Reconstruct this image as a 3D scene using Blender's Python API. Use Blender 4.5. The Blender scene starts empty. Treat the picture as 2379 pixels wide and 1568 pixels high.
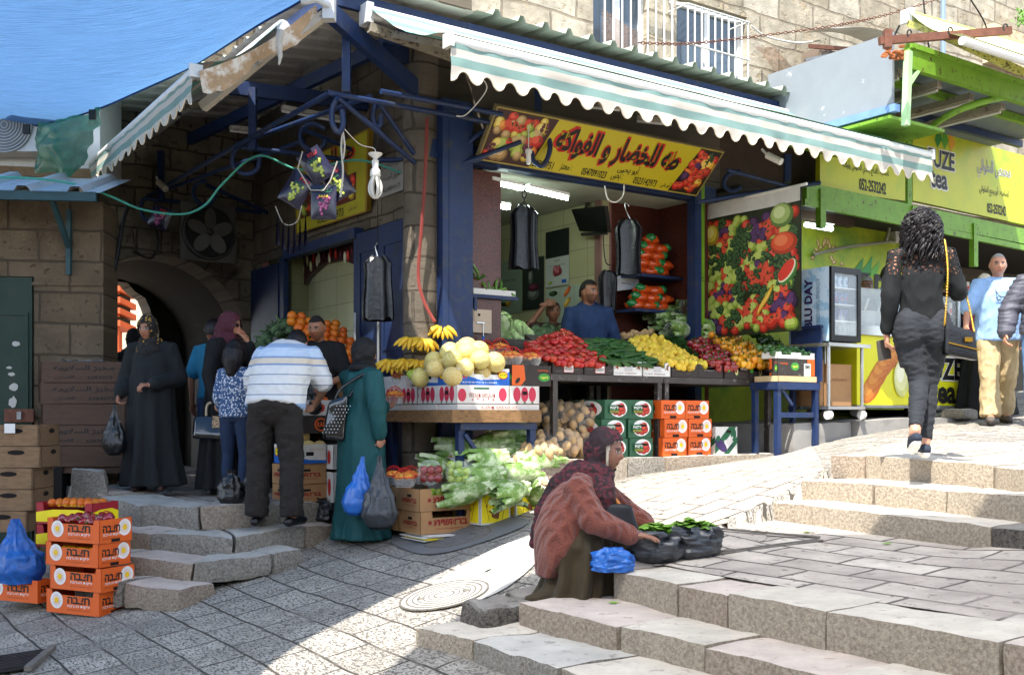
import bpy,bmesh,math,random,unicodedata
import numpy as np
from mathutils import Vector as V,Matrix as MX,noise as NZ
R = math.radians
rnd = random.Random(7)
scene = bpy.context.scene
COL = scene.collection
# ---------------------------------------------------------------- camera (eye level is z = 0)
F,CX,HY = 2450.0,1189.5,965.0
cam_d = bpy.data.cameras.new('camera');cam = bpy.data.objects.new('camera',cam_d);COL.objects.link(cam)
cam.location = (0,0,0);cam.rotation_euler = (R(90),0,0)
cam_d.sensor_width = 36;cam_d.lens = F/2379*36;cam_d.shift_y = (HY-784)/2379
cam_d.clip_start = .05;cam_d.clip_end = 400
scene.camera = cam
# ---------------------------------------------------------------- sky, sun, exposure
SUN = V((.2,.5,-1)).normalized()
w = bpy.data.worlds.new('World');scene.world = w;w.use_nodes = True
wn = w.node_tree;sky = wn.nodes.new('ShaderNodeTexSky');sky.sky_type = 'NISHITA';sky.sun_disc = False
sky.sun_elevation = math.asin(-SUN.z);sky.sun_rotation = math.atan2(-SUN.x,-SUN.y);sky.altitude = 700
bg = wn.nodes['Background'];bg.inputs[1].default_value = .15;hs_ = wn.nodes.new("ShaderNodeHueSaturation");hs_.inputs["Saturation"].default_value = .6;wn.links.new(sky.outputs[0],hs_.inputs["Color"]);wn.links.new(hs_.outputs[0],bg.inputs[0])
sl = bpy.data.lights.new('sun','SUN');sl.energy = 3.4;sl.angle = R(.5);sl.color = (1,.955,.88)
so = bpy.data.objects.new('sun',sl);COL.objects.link(so);so.rotation_euler = SUN.to_track_quat('-Z','Y').to_euler();so.location = (-5,-9,20)
scene.view_settings.view_transform = 'Standard';scene.view_settings.look = 'None'
scene.view_settings.exposure = 1.75;scene.view_settings.gamma = 1
scene.render.engine = 'CYCLES'
cy = scene.cycles;cy.use_denoising = True;cy.max_bounces = 8;cy.diffuse_bounces = 6;cy.glossy_bounces = 3;cy.transmission_bounces = 4;cy.transparent_max_bounces = 12
cy.use_adaptive_sampling = True;cy.adaptive_threshold = .02;cy.sample_clamp_indirect = 8;cy.caustics_reflective = False;cy.caustics_refractive = False
# ---------------------------------------------------------------- frames of the place
A0 = V((.903,9.2,0));D = V((.8192,.5736,0));N = V((.5736,-.8192,0));L = -N;UP = V((0,0,1))
def P(px,py,Y): return V(((px-CX)/F*Y,Y,-(py-HY)/F*Y))
def ray(px,py): return V(((px-CX)/F,1,-(py-HY)/F))
def S(s,q,z): return A0 + D*s + N*q + UP*z
def SP(px,py,q):
 r = ray(px,py);t = (A0+N*q).dot(N)/r.dot(N);return r*t
def SS(px,s0,py=965):
 r = ray(px,py);t = (A0+D*s0).dot(D)/r.dot(D);return r*t
def sq(p): v = V(p)-A0;return v.dot(D),v.dot(N)
def Zp(px,py,z): r = ray(px,py);return r*(z/r.z)
# ---------------------------------------------------------------- materials
def hx(h):
 h = h.lstrip('#');c = [int(h[i:i+2],16)/255 for i in (0,2,4)]
 return tuple(x/12.92 if x <= .04045 else ((x+.055)/1.055)**2.4 for x in c)
def c4(c): return (*(hx(c) if isinstance(c,str) else c),1)
class NT:
 def __init__(s,m): s.t = m.node_tree;s.n = s.t.nodes;s.l = s.t.links
 def new(s,t,**k):
  n = s.n.new('ShaderNode'+t)
  for a,b in k.items():
   if a.startswith('i_'): n.inputs[a[2:].replace('_',' ')].default_value = b
   else: setattr(n,a,b)
  return n
 def link(s,a,b): s.l.new(a,b)
 def noise(s,vec,scale,detail=5,rough=.6,dist=0):
  n = s.new('TexNoise');n.inputs['Scale'].default_value = scale;n.inputs['Detail'].default_value = detail;n.inputs['Roughness'].default_value = rough;n.inputs['Distortion'].default_value = dist
  if vec is not None: s.link(vec,n.inputs['Vector'])
  return n
 def ramp(s,fac,stops,interp='LINEAR'):
  n = s.new('ValToRGB');e = n.color_ramp.elements;n.color_ramp.interpolation = interp
  while len(e) < len(stops): e.new(.5)
  for el,(p,c) in zip(e,stops): el.position = p;el.color = c4(c)
  s.link(fac,n.inputs[0]);return n
 def mix(s,fac,a,b,mode='MIX'):
  n = s.new('Mix',data_type='RGBA',blend_type=mode)
  for i,x in ((0,fac),(6,a),(7,b)):
   if isinstance(x,(int,float)): n.inputs[i].default_value = x
   elif isinstance(x,(tuple,str)): n.inputs[i].default_value = c4(x)
   else: s.link(x,n.inputs[i])
  return n.outputs[2]
 def math(s,op,a,b=0,clamp=False):
  n = s.new('Math',operation=op,use_clamp=clamp)
  for i,x in ((0,a),(1,b)):
   if isinstance(x,(int,float)): n.inputs[i].default_value = x
   else: s.link(x,n.inputs[i])
  return n.outputs[0]
 def bump(s,h,strength,dist=.01,prev=None):
  n = s.new('Bump');n.inputs['Strength'].default_value = strength;n.inputs['Distance'].default_value = dist
  s.link(h,n.inputs['Height'])
  if prev is not None: s.link(prev,n.inputs['Normal'])
  return n.outputs[0]
def base(name):
 m = bpy.data.materials.new(name);m.use_nodes = True;t = NT(m);b = t.n['Principled BSDF'];return m,t,b
MATS = {}
def M(name,col,rough=.6,metal=0,var=.12,vs=6,bump=0,bs=40,rv=0,hv=0,spec=.4,sss=0,stain=None,st=(.55,.7),ss=3,coat=0,sheen=0,stretch=None,bd=.01):
 """a plain material: colour with noise variation, random tint per object (rv, hv), optional stains and bump"""
 if name in MATS: return MATS[name]
 m,t,b = base(name);tc = t.new('TexCoord').outputs['Object']
 if stretch:
  mp = t.new('Mapping');mp.inputs['Scale'].default_value = stretch;t.link(tc,mp.inputs[0]);tc = mp.outputs[0]
 n = t.noise(tc,vs)
 c = hx(col) if isinstance(col,str) else col
 out = t.ramp(n.outputs[0],[(.25,tuple(x*(1-var) for x in c)),(.75,tuple(min(x*(1+var),1) for x in c))]).outputs[0]
 if stain:
  n2 = t.noise(tc,ss,8,.7);f = t.ramp(n2.outputs[0],[(st[0],(0,0,0)),(st[1],(1,1,1))]).outputs[0]
  out = t.mix(f,out,stain)
 if rv or hv:
  oi = t.new('ObjectInfo').outputs['Random'];h = t.new('HueSaturation')
  v = t.new('MapRange');t.link(oi,v.inputs[0]);v.inputs[3].default_value = 1-rv;v.inputs[4].default_value = 1+rv;t.link(v.outputs[0],h.inputs['Value'])
  wv = t.math('FRACT',t.math('MULTIPLY',oi,7.31));v2 = t.new('MapRange');t.link(wv,v2.inputs[0]);v2.inputs[3].default_value = .5-hv;v2.inputs[4].default_value = .5+hv;t.link(v2.outputs[0],h.inputs['Hue'])
  t.link(out,h.inputs['Color']);out = h.outputs[0]
 t.link(out,b.inputs['Base Color']);b.inputs['Roughness'].default_value = rough;b.inputs['Metallic'].default_value = metal
 b.inputs['Specular IOR Level'].default_value = spec
 if coat: b.inputs['Coat Weight'].default_value = coat
 if sheen: b.inputs['Sheen Weight'].default_value = sheen
 if sss: b.inputs['Subsurface Weight'].default_value = sss;b.inputs['Subsurface Radius'].default_value = (.01,.004,.002);b.inputs['Subsurface Scale'].default_value = .5
 if bump:
  nb = t.noise(tc,bs,4,.6);t.link(t.bump(nb.outputs[0],bump,bd),b.inputs['Normal'])
 MATS[name] = m;return m
def MSTONE(name,c1,c2,mortar,bw,bh,ang,vert,ms=.012,pock=None,rough=.8,bstr=.6,off=.5,warp=.02,wob=2.0,dirt=None,wet=None,fine=60,rv=.5,stretch=(1,1,1)):
 """masonry or paving: brick pattern laid along the direction ang (degrees), upright walls or floors"""
 if name in MATS: return MATS[name]
 m,t,b = base(name);tc = t.new('TexCoord').outputs['Object']
 mp = t.new('Mapping',vector_type='TEXTURE');mp.inputs['Rotation'].default_value = (0,0,R(ang));t.link(tc,mp.inputs[0]);vec = mp.outputs[0]
 if vert:
  sx = t.new('SeparateXYZ');t.link(vec,sx.inputs[0]);cx = t.new('CombineXYZ');t.link(sx.outputs[0],cx.inputs[0]);t.link(sx.outputs[2],cx.inputs[1]);vec = cx.outputs[0]
 nw = t.noise(vec,wob,2);vm = t.new('VectorMath',operation='MULTIPLY_ADD');t.link(nw.outputs['Color'],vm.inputs[0]);vm.inputs[1].default_value = (warp*2,)*3;t.link(vec,vm.inputs[2])
 br = t.new('TexBrick');t.link(vm.outputs[0],br.inputs['Vector']);br.offset = off;br.squash = 1
 for k,x in (('Color1',c4(c1)),('Color2',c4(c2)),('Mortar',c4(mortar)),('Scale',1),('Mortar Size',ms),('Mortar Smooth',.4),('Bias',0),('Brick Width',bw),('Row Height',bh)): br.inputs[k].default_value = x
 n1 = t.noise(vec,3.5,8,.65);out = t.mix(rv,br.outputs[0],t.ramp(n1.outputs[0],[(.3,(.25,.25,.25)),(.7,(.8,.8,.8))]).outputs[0],'OVERLAY')
 if dirt:
  nd = t.noise(vec,1.3,7,.7);out = t.mix(t.ramp(nd.outputs[0],[(.5,(0,0,0)),(.68,(1,1,1))]).outputs[0],out,dirt)
 st = t.new('Mapping');st.inputs['Scale'].default_value = stretch;t.link(vec,st.inputs[0])
 n2 = t.noise(st.outputs[0],fine,6,.7)
 h = t.math('ADD',t.math('MULTIPLY',t.math('SUBTRACT',1,br.outputs[1]),.6),t.math('MULTIPLY',n2.outputs[0],.5))
 if pock:
  n3 = t.noise(st.outputs[0],pock[0],5,.65);f = t.ramp(n3.outputs[0],[(pock[1],(0,0,0)),(pock[1]+.07,(1,1,1))]).outputs[0]
  f = t.math('MULTIPLY',f,t.math('SUBTRACT',1,br.outputs[1]))
  out = t.mix(f,out,pock[2]);h = t.math('SUBTRACT',h,t.math('MULTIPLY',f,.35))
 t.link(out,b.inputs['Base Color']);b.inputs['Roughness'].default_value = rough;b.inputs['Specular IOR Level'].default_value = .3
 if wet: t.link(t.ramp(n1.outputs[0],[(.35,(wet,)*3),(.65,(rough,)*3)]).outputs[0],b.inputs['Roughness'])
 t.link(t.bump(h,bstr,.03),b.inputs['Normal']);MATS[name] = m;return m
def MTRANS(name,col,tcol,rough=.5,fac=.5,bump=0,bs=30,wave=None,alpha=1,spec=.3):
 """thin cloth or plastic that lets light through"""
 if name in MATS: return MATS[name]
 m,t,b = base(name);tc = t.new('TexCoord').outputs['Object'];n = t.noise(tc,bs,4)
 if wave:
  mp = t.new('Mapping');mp.inputs['Rotation'].default_value = (0,0,wave[1]);mp.inputs['Scale'].default_value = wave[2];t.link(tc,mp.inputs[0]);n = t.noise(mp.outputs[0],wave[0],6,.65)
 cc = t.ramp(n.outputs[0],[(.3,tuple(x*.78 for x in c4(col)[:3])),(.7,tuple(min(1,x*1.2) for x in c4(col)[:3]))]).outputs[0]
 t.link(cc,b.inputs['Base Color']);b.inputs['Roughness'].default_value = rough;b.inputs['Specular IOR Level'].default_value = spec
 tr = t.new('BsdfTranslucent');tt = t.ramp(n.outputs[0],[(.3,tuple(x*.75 for x in c4(tcol)[:3])),(.7,tuple(min(1,x*1.2) for x in c4(tcol)[:3]))]).outputs[0];t.link(tt,tr.inputs[0])
 if bump:
  bb = t.bump(n.outputs[0],bump,.02);t.link(bb,b.inputs['Normal']);t.link(bb,tr.inputs['Normal'])
 mx = t.new('MixShader');mx.inputs[0].default_value = fac;t.link(b.outputs[0],mx.inputs[1]);t.link(tr.outputs[0],mx.inputs[2]);sh = mx.outputs[0]
 if alpha < 1:
  tp = t.new('BsdfTransparent');m2 = t.new('MixShader');m2.inputs[0].default_value = alpha;t.link(tp.outputs[0],m2.inputs[1]);t.link(sh,m2.inputs[2]);sh = m2.outputs[0]
 t.link(sh,t.n['Material Output'].inputs[0]);MATS[name] = m;return m
def MCLEAR(name,col=(1,1,1),alpha=.2,rough=.1,bump=.5,bs=25):
 if name in MATS: return MATS[name]
 m,t,b = base(name);b.inputs['Base Color'].default_value = c4(col);b.inputs['Roughness'].default_value = rough;b.inputs['Specular IOR Level'].default_value = .8
 tc = t.new('TexCoord').outputs['Object']
 if bump: n = t.noise(tc,bs,4);t.link(t.bump(n.outputs[0],bump,.02),b.inputs['Normal'])
 tp = t.new('BsdfTransparent');m2 = t.new('MixShader');t.link(tp.outputs[0],m2.inputs[1]);t.link(b.outputs[0],m2.inputs[2])
 fr = t.new('LayerWeight');fr.inputs[0].default_value = .3;t.link(t.math('ADD',t.math('MULTIPLY',fr.outputs[1],.5),alpha,True),m2.inputs[0])
 t.link(m2.outputs[0],t.n['Material Output'].inputs[0]);MATS[name] = m;return m
def MEMIT(name,col,s):
 if name in MATS: return MATS[name]
 m,t,b = base(name);b.inputs['Base Color'].default_value = c4(col);b.inputs['Emission Color'].default_value = c4(col);b.inputs['Emission Strength'].default_value = s;MATS[name] = m;return m
# ---------------------------------------------------------------- writing
FORMS = {}
for cp in range(0xFE80,0xFEFD):
 d_ = unicodedata.decomposition(chr(cp)).split()
 if d_: FORMS.setdefault(''.join(chr(int(x,16)) for x in d_[1:]),{})[d_[0]] = chr(cp)
for cp in range(0xFB50,0xFBB1):
 d_ = unicodedata.decomposition(chr(cp)).split()
 if len(d_) == 2: FORMS.setdefault(chr(int(d_[1],16)),{}).setdefault(d_[0],chr(cp))
def rtl(s):
 out,i = [],0
 s = s.replace('\u0644\u0627','\u0001');ch = list(s)
 fm = lambda c: FORMS.get('\u0644\u0627' if c == '\u0001' else c,{})
 for i,c in enumerate(ch):
  f = fm(c)
  if not f: out.append(c);continue
  pj = i > 0 and '<initial>' in fm(ch[i-1]);nj = '<initial>' in f and i+1 < len(ch) and bool(fm(ch[i+1])) and '<final>' in fm(ch[i+1])
  k = '<medial>' if pj and nj else '<final>' if pj else '<initial>' if nj else '<isolated>'
  out.append(f.get(k) or f.get('<isolated>') or c)
 res,run = [],[]
 for c in reversed(out):
  if c.isdigit() or c in '-0123456789' and run: run.insert(0,c)
  else: res += run;run = [];res.append(c)
 return ''.join(res+run)
TXT = {}
def text_geo(s,bold=0.0,res=2):
 k = (s,bold)
 if k not in TXT:
  c = bpy.data.curves.new('t','FONT');c.body = s;c.resolution_u = res;c.offset = bold
  o = bpy.data.objects.new('t',c);COL.objects.link(o);dg = bpy.context.evaluated_depsgraph_get();dg.update()
  me = bpy.data.meshes.new_from_object(o.evaluated_get(dg))
  vs = np.array([v.co[:2] for v in me.vertices]).reshape(-1,2);fs = [tuple(p.vertices) for p in me.polygons]
  bpy.data.objects.remove(o);bpy.data.curves.remove(c);bpy.data.meshes.remove(me)
  if len(vs) == 0: vs = np.zeros((3,2));fs = []
  lo,hi = vs.min(0),vs.max(0);TXT[k] = (vs-lo,fs,hi-lo)
 return TXT[k]
# ---------------------------------------------------------------- mesh builder
def unit(v): return V(v).normalized()
def perp(t):
 a = V((0,0,1)) if abs(t.z) < .9 else V((1,0,0));u = t.cross(a).normalized();return u,u.cross(t).normalized()
class MB:
 def __init__(s): s.v,s.f,s.mi,s.mats = [],[],[],[]
 def add(s,vs,fs,mat,M=None):
  o = len(s.v)
  if mat not in s.mats: s.mats.append(mat)
  k = s.mats.index(mat)
  s.v += [tuple(M @ V(p)) if M is not None else tuple(p) for p in vs]
  s.f += [tuple(i+o for i in f) for f in fs];s.mi += [k]*len(fs);return s
 def hexa(s,c,mat):
  return s.add(c,[(0,3,2,1),(4,5,6,7),(0,1,5,4),(1,2,6,5),(2,3,7,6),(3,0,4,7)],mat)
 def box(s,o,u,v,w,mat):
  o,u,v,w = V(o),V(u),V(v),V(w)
  return s.hexa([o,o+u,o+u+v,o+v,o+w,o+u+w,o+u+v+w,o+v+w],mat)
 def cbox(s,c,size,mat,ax=(V((1,0,0)),V((0,1,0)),V((0,0,1)))):
  u,v,w = (ax[i]*size[i] for i in range(3));return s.box(V(c)-(u+v+w)/2,u,v,w,mat)
 def bar(s,a,b,wd,ht,mat,up=UP):
  a,b = V(a),V(b);t = (b-a).normalized();side = t.cross(up)
  if side.length < 1e-4: side = V((1,0,0))
  side.normalize();v = side.cross(t);return s.box(a-side*wd/2-v*ht/2,side*wd,b-a,v*ht,mat)
 def rbox(s,c,mat,r=.02,n=(8,4,4),amp=.004,fr=9,seed=0):
  c = [V(x) for x in c];L3 = [(c[1]-c[0]).length,(c[3]-c[0]).length,(c[4]-c[0]).length]
  idx,vs,fs = {},[],[]
  def pt(i,j,k):
   if (i,j,k) in idx: return idx[i,j,k]
   q = [2*i/n[0]-1,2*j/n[1]-1,2*k/n[2]-1];m_ = [min(1,2*r/x) for x in L3]
   inn = [max(-(1-m_[a]),min(1-m_[a],q[a])) for a in range(3)]
   e = V([(q[a]-inn[a])*L3[a]/2 for a in range(3)])
   if e.length > 1e-9: e = e.normalized()*min(r,max(L3));q = [inn[a]+e[a]*2/L3[a] for a in range(3)]
   x,y,z = [(a+1)/2 for a in q]
   p = (c[0]*(1-x)*(1-y)+c[1]*x*(1-y)+c[2]*x*y+c[3]*(1-x)*y)*(1-z)+(c[4]*(1-x)*(1-y)+c[5]*x*(1-y)+c[6]*x*y+c[7]*(1-x)*y)*z
   if amp: p = p+NZ.noise_vector(p*fr+V((seed*3.1,0,0)))*amp+NZ.noise_vector(p*fr*.3)*amp*1.5
   idx[i,j,k] = len(vs);vs.append(p);return idx[i,j,k]
  for a,b_,cc in ((0,1,2),(1,2,0),(2,0,1)):
   for side in (0,1):
    for i in range(n[a]):
     for j in range(n[b_]):
      q = []
      for di,dj in ((0,0),(1,0),(1,1),(0,1)):
       k = [0,0,0];k[a] = i+di;k[b_] = j+dj;k[cc] = n[cc]*side;q.append(pt(*k))
      fs.append(tuple(q if side else q[::-1]))
  return s.add(vs,fs,mat)
 def tube(s,pts,r,mat,seg=8,cap=True,rnd_=False):
  pts = [V(p) for p in pts];n = len(pts);rs = r if isinstance(r,(list,tuple)) else [r]*n
  if rnd_:
   a,b = (pts[0]-pts[1]).normalized(),(pts[-1]-pts[-2]).normalized();r0,r1 = rs[0],rs[-1]
   pts = [pts[0]+a*r0*.95,pts[0]+a*r0*.7]+pts+[pts[-1]+b*r1*.7,pts[-1]+b*r1*.95];rs = [r0*.3,r0*.72]+list(rs)+[r1*.72,r1*.3];n += 4
  vs,fs = [],[];u = None
  for i,p in enumerate(pts):
   t = (pts[min(i+1,n-1)]-pts[max(i-1,0)])
   t = t.normalized() if t.length > 1e-9 else V((0,0,1))
   if u is None: u,_ = perp(t)
   u = u-t*u.dot(t)
   u = u.normalized() if u.length > 1e-6 else perp(t)[0]
   v = t.cross(u)
   for k in range(seg): a = 2*math.pi*k/seg;vs.append(p+(u*math.cos(a)+v*math.sin(a))*rs[i])
  for i in range(n-1):
   for k in range(seg): a,b = i*seg+k,i*seg+(k+1) % seg;fs.append((a,b,b+seg,a+seg))
  if cap: fs += [tuple(range(seg))[::-1],tuple(range((n-1)*seg,n*seg))]
  return s.add(vs,fs,mat)
 def loft(s,rings,mat,cap=True,close=True):
  n = len(rings[0]);vs = [p for r_ in rings for p in r_];fs = []
  for i in range(len(rings)-1):
   for k in range(n if close else n-1): a,b = i*n+k,i*n+(k+1) % n;fs.append((a,b,b+n,a+n))
  if cap and close: fs += [tuple(range(n))[::-1],tuple(range((len(rings)-1)*n,len(rings)*n))]
  return s.add(vs,fs,mat)
 def lathe(s,prof,mat,c=(0,0,0),seg=16,axis=None,M=None):
  c = V(c);t = unit(axis) if axis is not None else UP;u,v = perp(t);rings = []
  for r_,h in prof: rings.append([c+t*h+(u*math.cos(a)-v*math.sin(a))*max(r_,1e-5) for a in (2*math.pi*k/seg for k in range(seg))])
  if M is not None: rings = [[M @ p for p in r_] for r_ in rings]
  return s.loft(rings[::-1] if False else rings,mat)
 def ball(s,c,rad,mat,seg=12,ring=8,M=None,fn=None):
  rad = (rad,)*3 if isinstance(rad,(int,float)) else rad;c = V(c);vs,fs = [],[]
  for i in range(ring+1):
   th = math.pi*i/ring
   for k in range(seg):
    ph = 2*math.pi*k/seg;p = V((math.sin(th)*math.cos(ph),math.sin(th)*math.sin(ph),math.cos(th)))
    if fn: p = fn(p)
    p = V((p.x*rad[0],p.y*rad[1],p.z*rad[2]))
    if M is not None: p = M @ p
    vs.append(c+p)
  for i in range(ring):
   for k in range(seg): a,b = i*seg+k,i*seg+(k+1) % seg;fs.append((a,a+seg,b+seg,b))
  return s.add(vs,fs,mat)
 def poly(s,pts,mat): return s.add(pts,[tuple(range(len(pts)))],mat)
 def prism(s,pts,w,mat):
  n = len(pts);w = V(w);vs = [V(p) for p in pts]+[V(p)+w for p in pts]
  return s.add(vs,[tuple(range(n))[::-1],tuple(range(n,2*n))]+[(i,(i+1) % n,n+(i+1) % n,n+i) for i in range(n)],mat)
 def disc(s,c,u,v,a,b,mat,seg=20,lift=0):
  c,u,v = V(c),V(u),V(v);nn = u.cross(v).normalized()*lift
  return s.poly([c+nn+u*a*math.cos(2*math.pi*k/seg)+v*b*math.sin(2*math.pi*k/seg) for k in range(seg)],mat)
 def grid(s,fn,nu,nv,mat):
  vs = [fn(i/nu,j/nv) for j in range(nv+1) for i in range(nu+1)]
  return s.add(vs,[(j*(nu+1)+i,j*(nu+1)+i+1,(j+1)*(nu+1)+i+1,(j+1)*(nu+1)+i) for j in range(nv) for i in range(nu)],mat)
 def text(s,txt,c,u,v,mat,w=None,h=None,bold=0.0,lift=.002,al='c',res=2):
  vs,fs,sz = text_geo(txt,bold,res);u,v,c = V(u).normalized(),V(v).normalized(),V(c)
  kx = w/sz[0] if w else None;ky = h/sz[1] if h else None
  kx = kx or ky;ky = ky or kx;nn = u.cross(v).normalized()*lift
  ox = {'c': -sz[0]*kx/2,'l': 0,'r': -sz[0]*kx}[al]
  return s.add([c+nn+u*(p[0]*kx+ox)+v*(p[1]-sz[1]/2)*ky for p in vs],fs,mat)
 def xform(s,M): s.v = [tuple(M @ V(p)) for p in s.v];return s
 def mesh(s,name,smooth=None):
  me = bpy.data.meshes.new(name);me.from_pydata(s.v,[],s.f)
  for m in s.mats: me.materials.append(m)
  me.polygons.foreach_set('material_index',s.mi)
  if smooth: me.shade_smooth();me.set_sharp_from_angle(angle=R(smooth))
  me.update();return me
 def build(s,name,parent=None,smooth=35,label=None,cat=None,group=None,kind=None,local=False,at=None):
  if parent is None and not local and kind is None:
   a = np.array(s.v);at = at or V(((a[:,0].min()+a[:,0].max())/2,(a[:,1].min()+a[:,1].max())/2,a[:,2].min()))
   s.v = [tuple(p) for p in (a-np.array(at))]
  o = bpy.data.objects.new(name,s.mesh(name,smooth));COL.objects.link(o)
  if at is not None: o.location = at
  if parent is not None:
   o.parent = parent
   if not local: o.matrix_parent_inverse = WM[parent.name].inverted()
   WM[o.name] = WM[parent.name].copy()
   if not local: o.matrix_parent_inverse = WM[parent.name].inverted() if parent.parent is None else MX()
  else: WM[o.name] = MX.Translation(at) if at is not None else MX()
  return tag(o,label,cat,group,kind)
WM = {}
def tag(o,label=None,cat=None,group=None,kind=None):
 for k,x in (('label',label),('category',cat),('group',group),('kind',kind)):
  if x: o[k] = x
 return o
def thing(name,label,cat,loc=(0,0,0),rz=0,group=None):
 o = bpy.data.objects.new(name,None);o.empty_display_size = .1;COL.objects.link(o)
 M_ = MX.Translation(V(loc)) @ MX.Rotation(rz,4,'Z');o.location = loc;o.rotation_euler = (0,0,rz);WM[o.name] = M_
 return tag(o,label,cat,group)
def dup(o,loc=None,rot=None,label=None,group=None,scale=None,parent=None):
 c = o.copy();COL.objects.link(c)
 if parent is not None: c.parent = parent
 if loc is not None: c.location = loc
 if rot is not None: c.rotation_euler = rot
 if scale is not None: c.scale = (scale,)*3 if isinstance(scale,(int,float)) else scale
 if label: c['label'] = label
 if group: c['group'] = group
 WM[c.name] = c.matrix_basis.copy()
 for ch in list(o.children): dup(ch,parent=c)
 return c
def lerp(a,b,t): return a+(b-a)*t
def spline(pts,n):
 pts = [V(p) for p in pts];out = [];m_ = len(pts)-1
 for i in range(n+1):
  x = i/n*m_;k = min(int(x),m_-1);t = x-k
  p0,p1,p2,p3 = pts[max(k-1,0)],pts[k],pts[k+1],pts[min(k+2,m_)]
  out.append(.5*((2*p1)+(p2-p0)*t+(2*p0-5*p1+4*p2-p3)*t*t+(3*p1-p0-3*p2+p3)*t**3))
 return out
def cable(name,pts,r,mat,label,cat='cable',n=24): return MB().tube(spline(pts,n),r,mat,6).build(name,label=label,cat=cat)
# ================================================================ materials of the place
st_street = MSTONE('street_paving','#b9b2a6','#a39d93','#4b4640',.46,.27,125,False,.009,pock=(44,.52,'#77716a'),bstr=.9,dirt='#989188',stretch=(.8,1.7,1),fine=70)
st_upper = MSTONE('upper_paving','#b9b0a2','#a2998b','#453f38',.34,.2,35,False,.011,pock=(24,.6,'#8a8075'),bstr=.5,dirt='#a59b90')
st_terr = MSTONE('terrace_paving','#c3b8aa','#a89d92','#58504a',.52,.25,-55,False,.014,pock=(16,.6,'#7d746b'),bstr=.55,dirt='#9c9187',warp=.03)
st_step = M('step_stone','#c3b7a5',.75,var=.22,vs=5,bump=.55,bs=38,stain='#75695d',st=(.53,.7),ss=9,bd=.03)
st_rough = M('rough_step_stone','#b5a894',.85,var=.4,vs=30,bump=1,bs=45,stain='#4f463d',st=(.54,.62),ss=26,bd=.04)
st_gray = M('grey_step_stone','#a9a49b',.8,var=.25,vs=7,bump=.7,bs=35,stain='#514c46',st=(.54,.64),ss=24,bd=.03)
st_conc = M('grey_cement','#8f8c87',.85,var=.12,vs=4,bump=.3,bs=60,stain='#6a6762',st=(.5,.75))
st_dark = M('dark_gap','#191715',.9)
wl_bright = MSTONE('pale_wall_stone','#aca392','#958a76','#857a69',.7,.36,35,True,.018,pock=(5,.57,'#a3937a'),bstr=1,warp=.06,wob=1.4,fine=9,rv=.7,rough=.9)
wl_left = MSTONE('brown_wall_stone','#6f5f4b','#625340','#4c4033',.55,.29,6,True,.012,pock=(14,.6,'#57483a'),bstr=.8,dirt='#564839',warp=.025,fine=22)
wl_arch = MSTONE('arch_wall_stone','#807462','#6a5f50','#4d443a',.4,.24,35,True,.014,pock=(9,.58,'#4d4338'),bstr=.9,dirt='#4a4137',warp=.05,fine=20)
wl_fac = MSTONE('facade_stone','#6d6355','#595045','#40382f',.5,.28,125,True,.012,pock=(10,.6,'#5a5144'),bstr=.8,dirt='#5d5448',warp=.04,fine=22)
blue = M('blue_paint','#192d54',.5,var=.25,vs=5,stain='#3a3d44',st=(.54,.68),ss=9,bump=.15,bs=30)
blue_d = M('dark_blue_paint','#1a2a4d',.5,var=.25,vs=5,stain='#262a33',st=(.55,.72),ss=6)
green_p = M('lime_paint','#6f9c22',.5,var=.18,vs=6,stain='#4a4a20',st=(.6,.68),ss=14)
tin = M('roof_tin','#9aa39a',.45,.25,var=.12,vs=3,stain='#7d8178',st=(.55,.75),ss=4)
tin_in = M('roof_underside','#ddd6ca',.6,.1,var=.15,vs=3,stain='#6f675d',st=(.5,.75),ss=3)
white_m = M('white_metal','#d9d9d6',.4,.1,var=.05,stain='#8d8a84',st=(.62,.75),ss=8)
grey_m = M('grey_metal','#8b8c8c',.4,.6,var=.15)
steel = M('stainless_steel','#b9babb',.25,.9,var=.05)
dark_m = M('dark_metal','#3a3837',.5,.5,var=.25,stain='#6a5a4c',st=(.6,.7),ss=12)
rust = M('rusty_iron','#6e4738',.8,.2,var=.3,vs=14,bump=.4)
wood_b = M('weathered_board','#8d7355',.8,var=.25,vs=5,stretch=(3,3,22),bump=.3,stain='#5d4a37',st=(.5,.7),ss=4)
black_p = M('black_plastic','#0d0d0f',.4,var=.2)
white_p = M('white_plastic','#dedcd6',.35,var=.04)
cableg = M('green_rope','#4aa08c',.6);cableb = M('black_rubber','#151515',.6);cablew = M('white_cord','#d8d4cc',.7)
# ================================================================ ground
ctl = [P(*a) for a in ((232,1436,7.3),(1033,1388,6.53),(1066,1251,8.1),(840,1255,8.55),(1430,1115,9.2),(1270,1160,8.85),(1790,1062,10.34),(1000,1568,5.25),
 (0,1568,6.0),(1650,1226,6.9),(1860,1160,7.3),(1925,1106,7.7),(2200,1052,8.3),(2050,1006,10),(2330,985,10.8),(2379,1010,9.5),(490,1404,7.25),(780,1216,8.9))]
ctl += [V((-6,4,-2.05)),V((-6,8,-1.75)),V((0,2,-1.65)),V((-3,2,-2.0)),V((4,14,0)),V((7,12,.1)),V((8,8,.1)),V((-1.5,11,-.85))]
cp_ = np.array([p[:] for p in ctl]);n_ = len(cp_)
def phi(r2): return np.where(r2 > 1e-9,r2*np.log(np.maximum(r2,1e-12))*.5,0)
K_ = phi(((cp_[:,None,:2]-cp_[None,:,:2])**2).sum(-1))+np.eye(n_)*.25;Q_ = np.c_[np.ones(n_),cp_[:,:2]]
sol = np.linalg.solve(np.block([[K_,Q_],[Q_.T,np.zeros((3,3))]]),np.r_[cp_[:,2],0,0,0])
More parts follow.
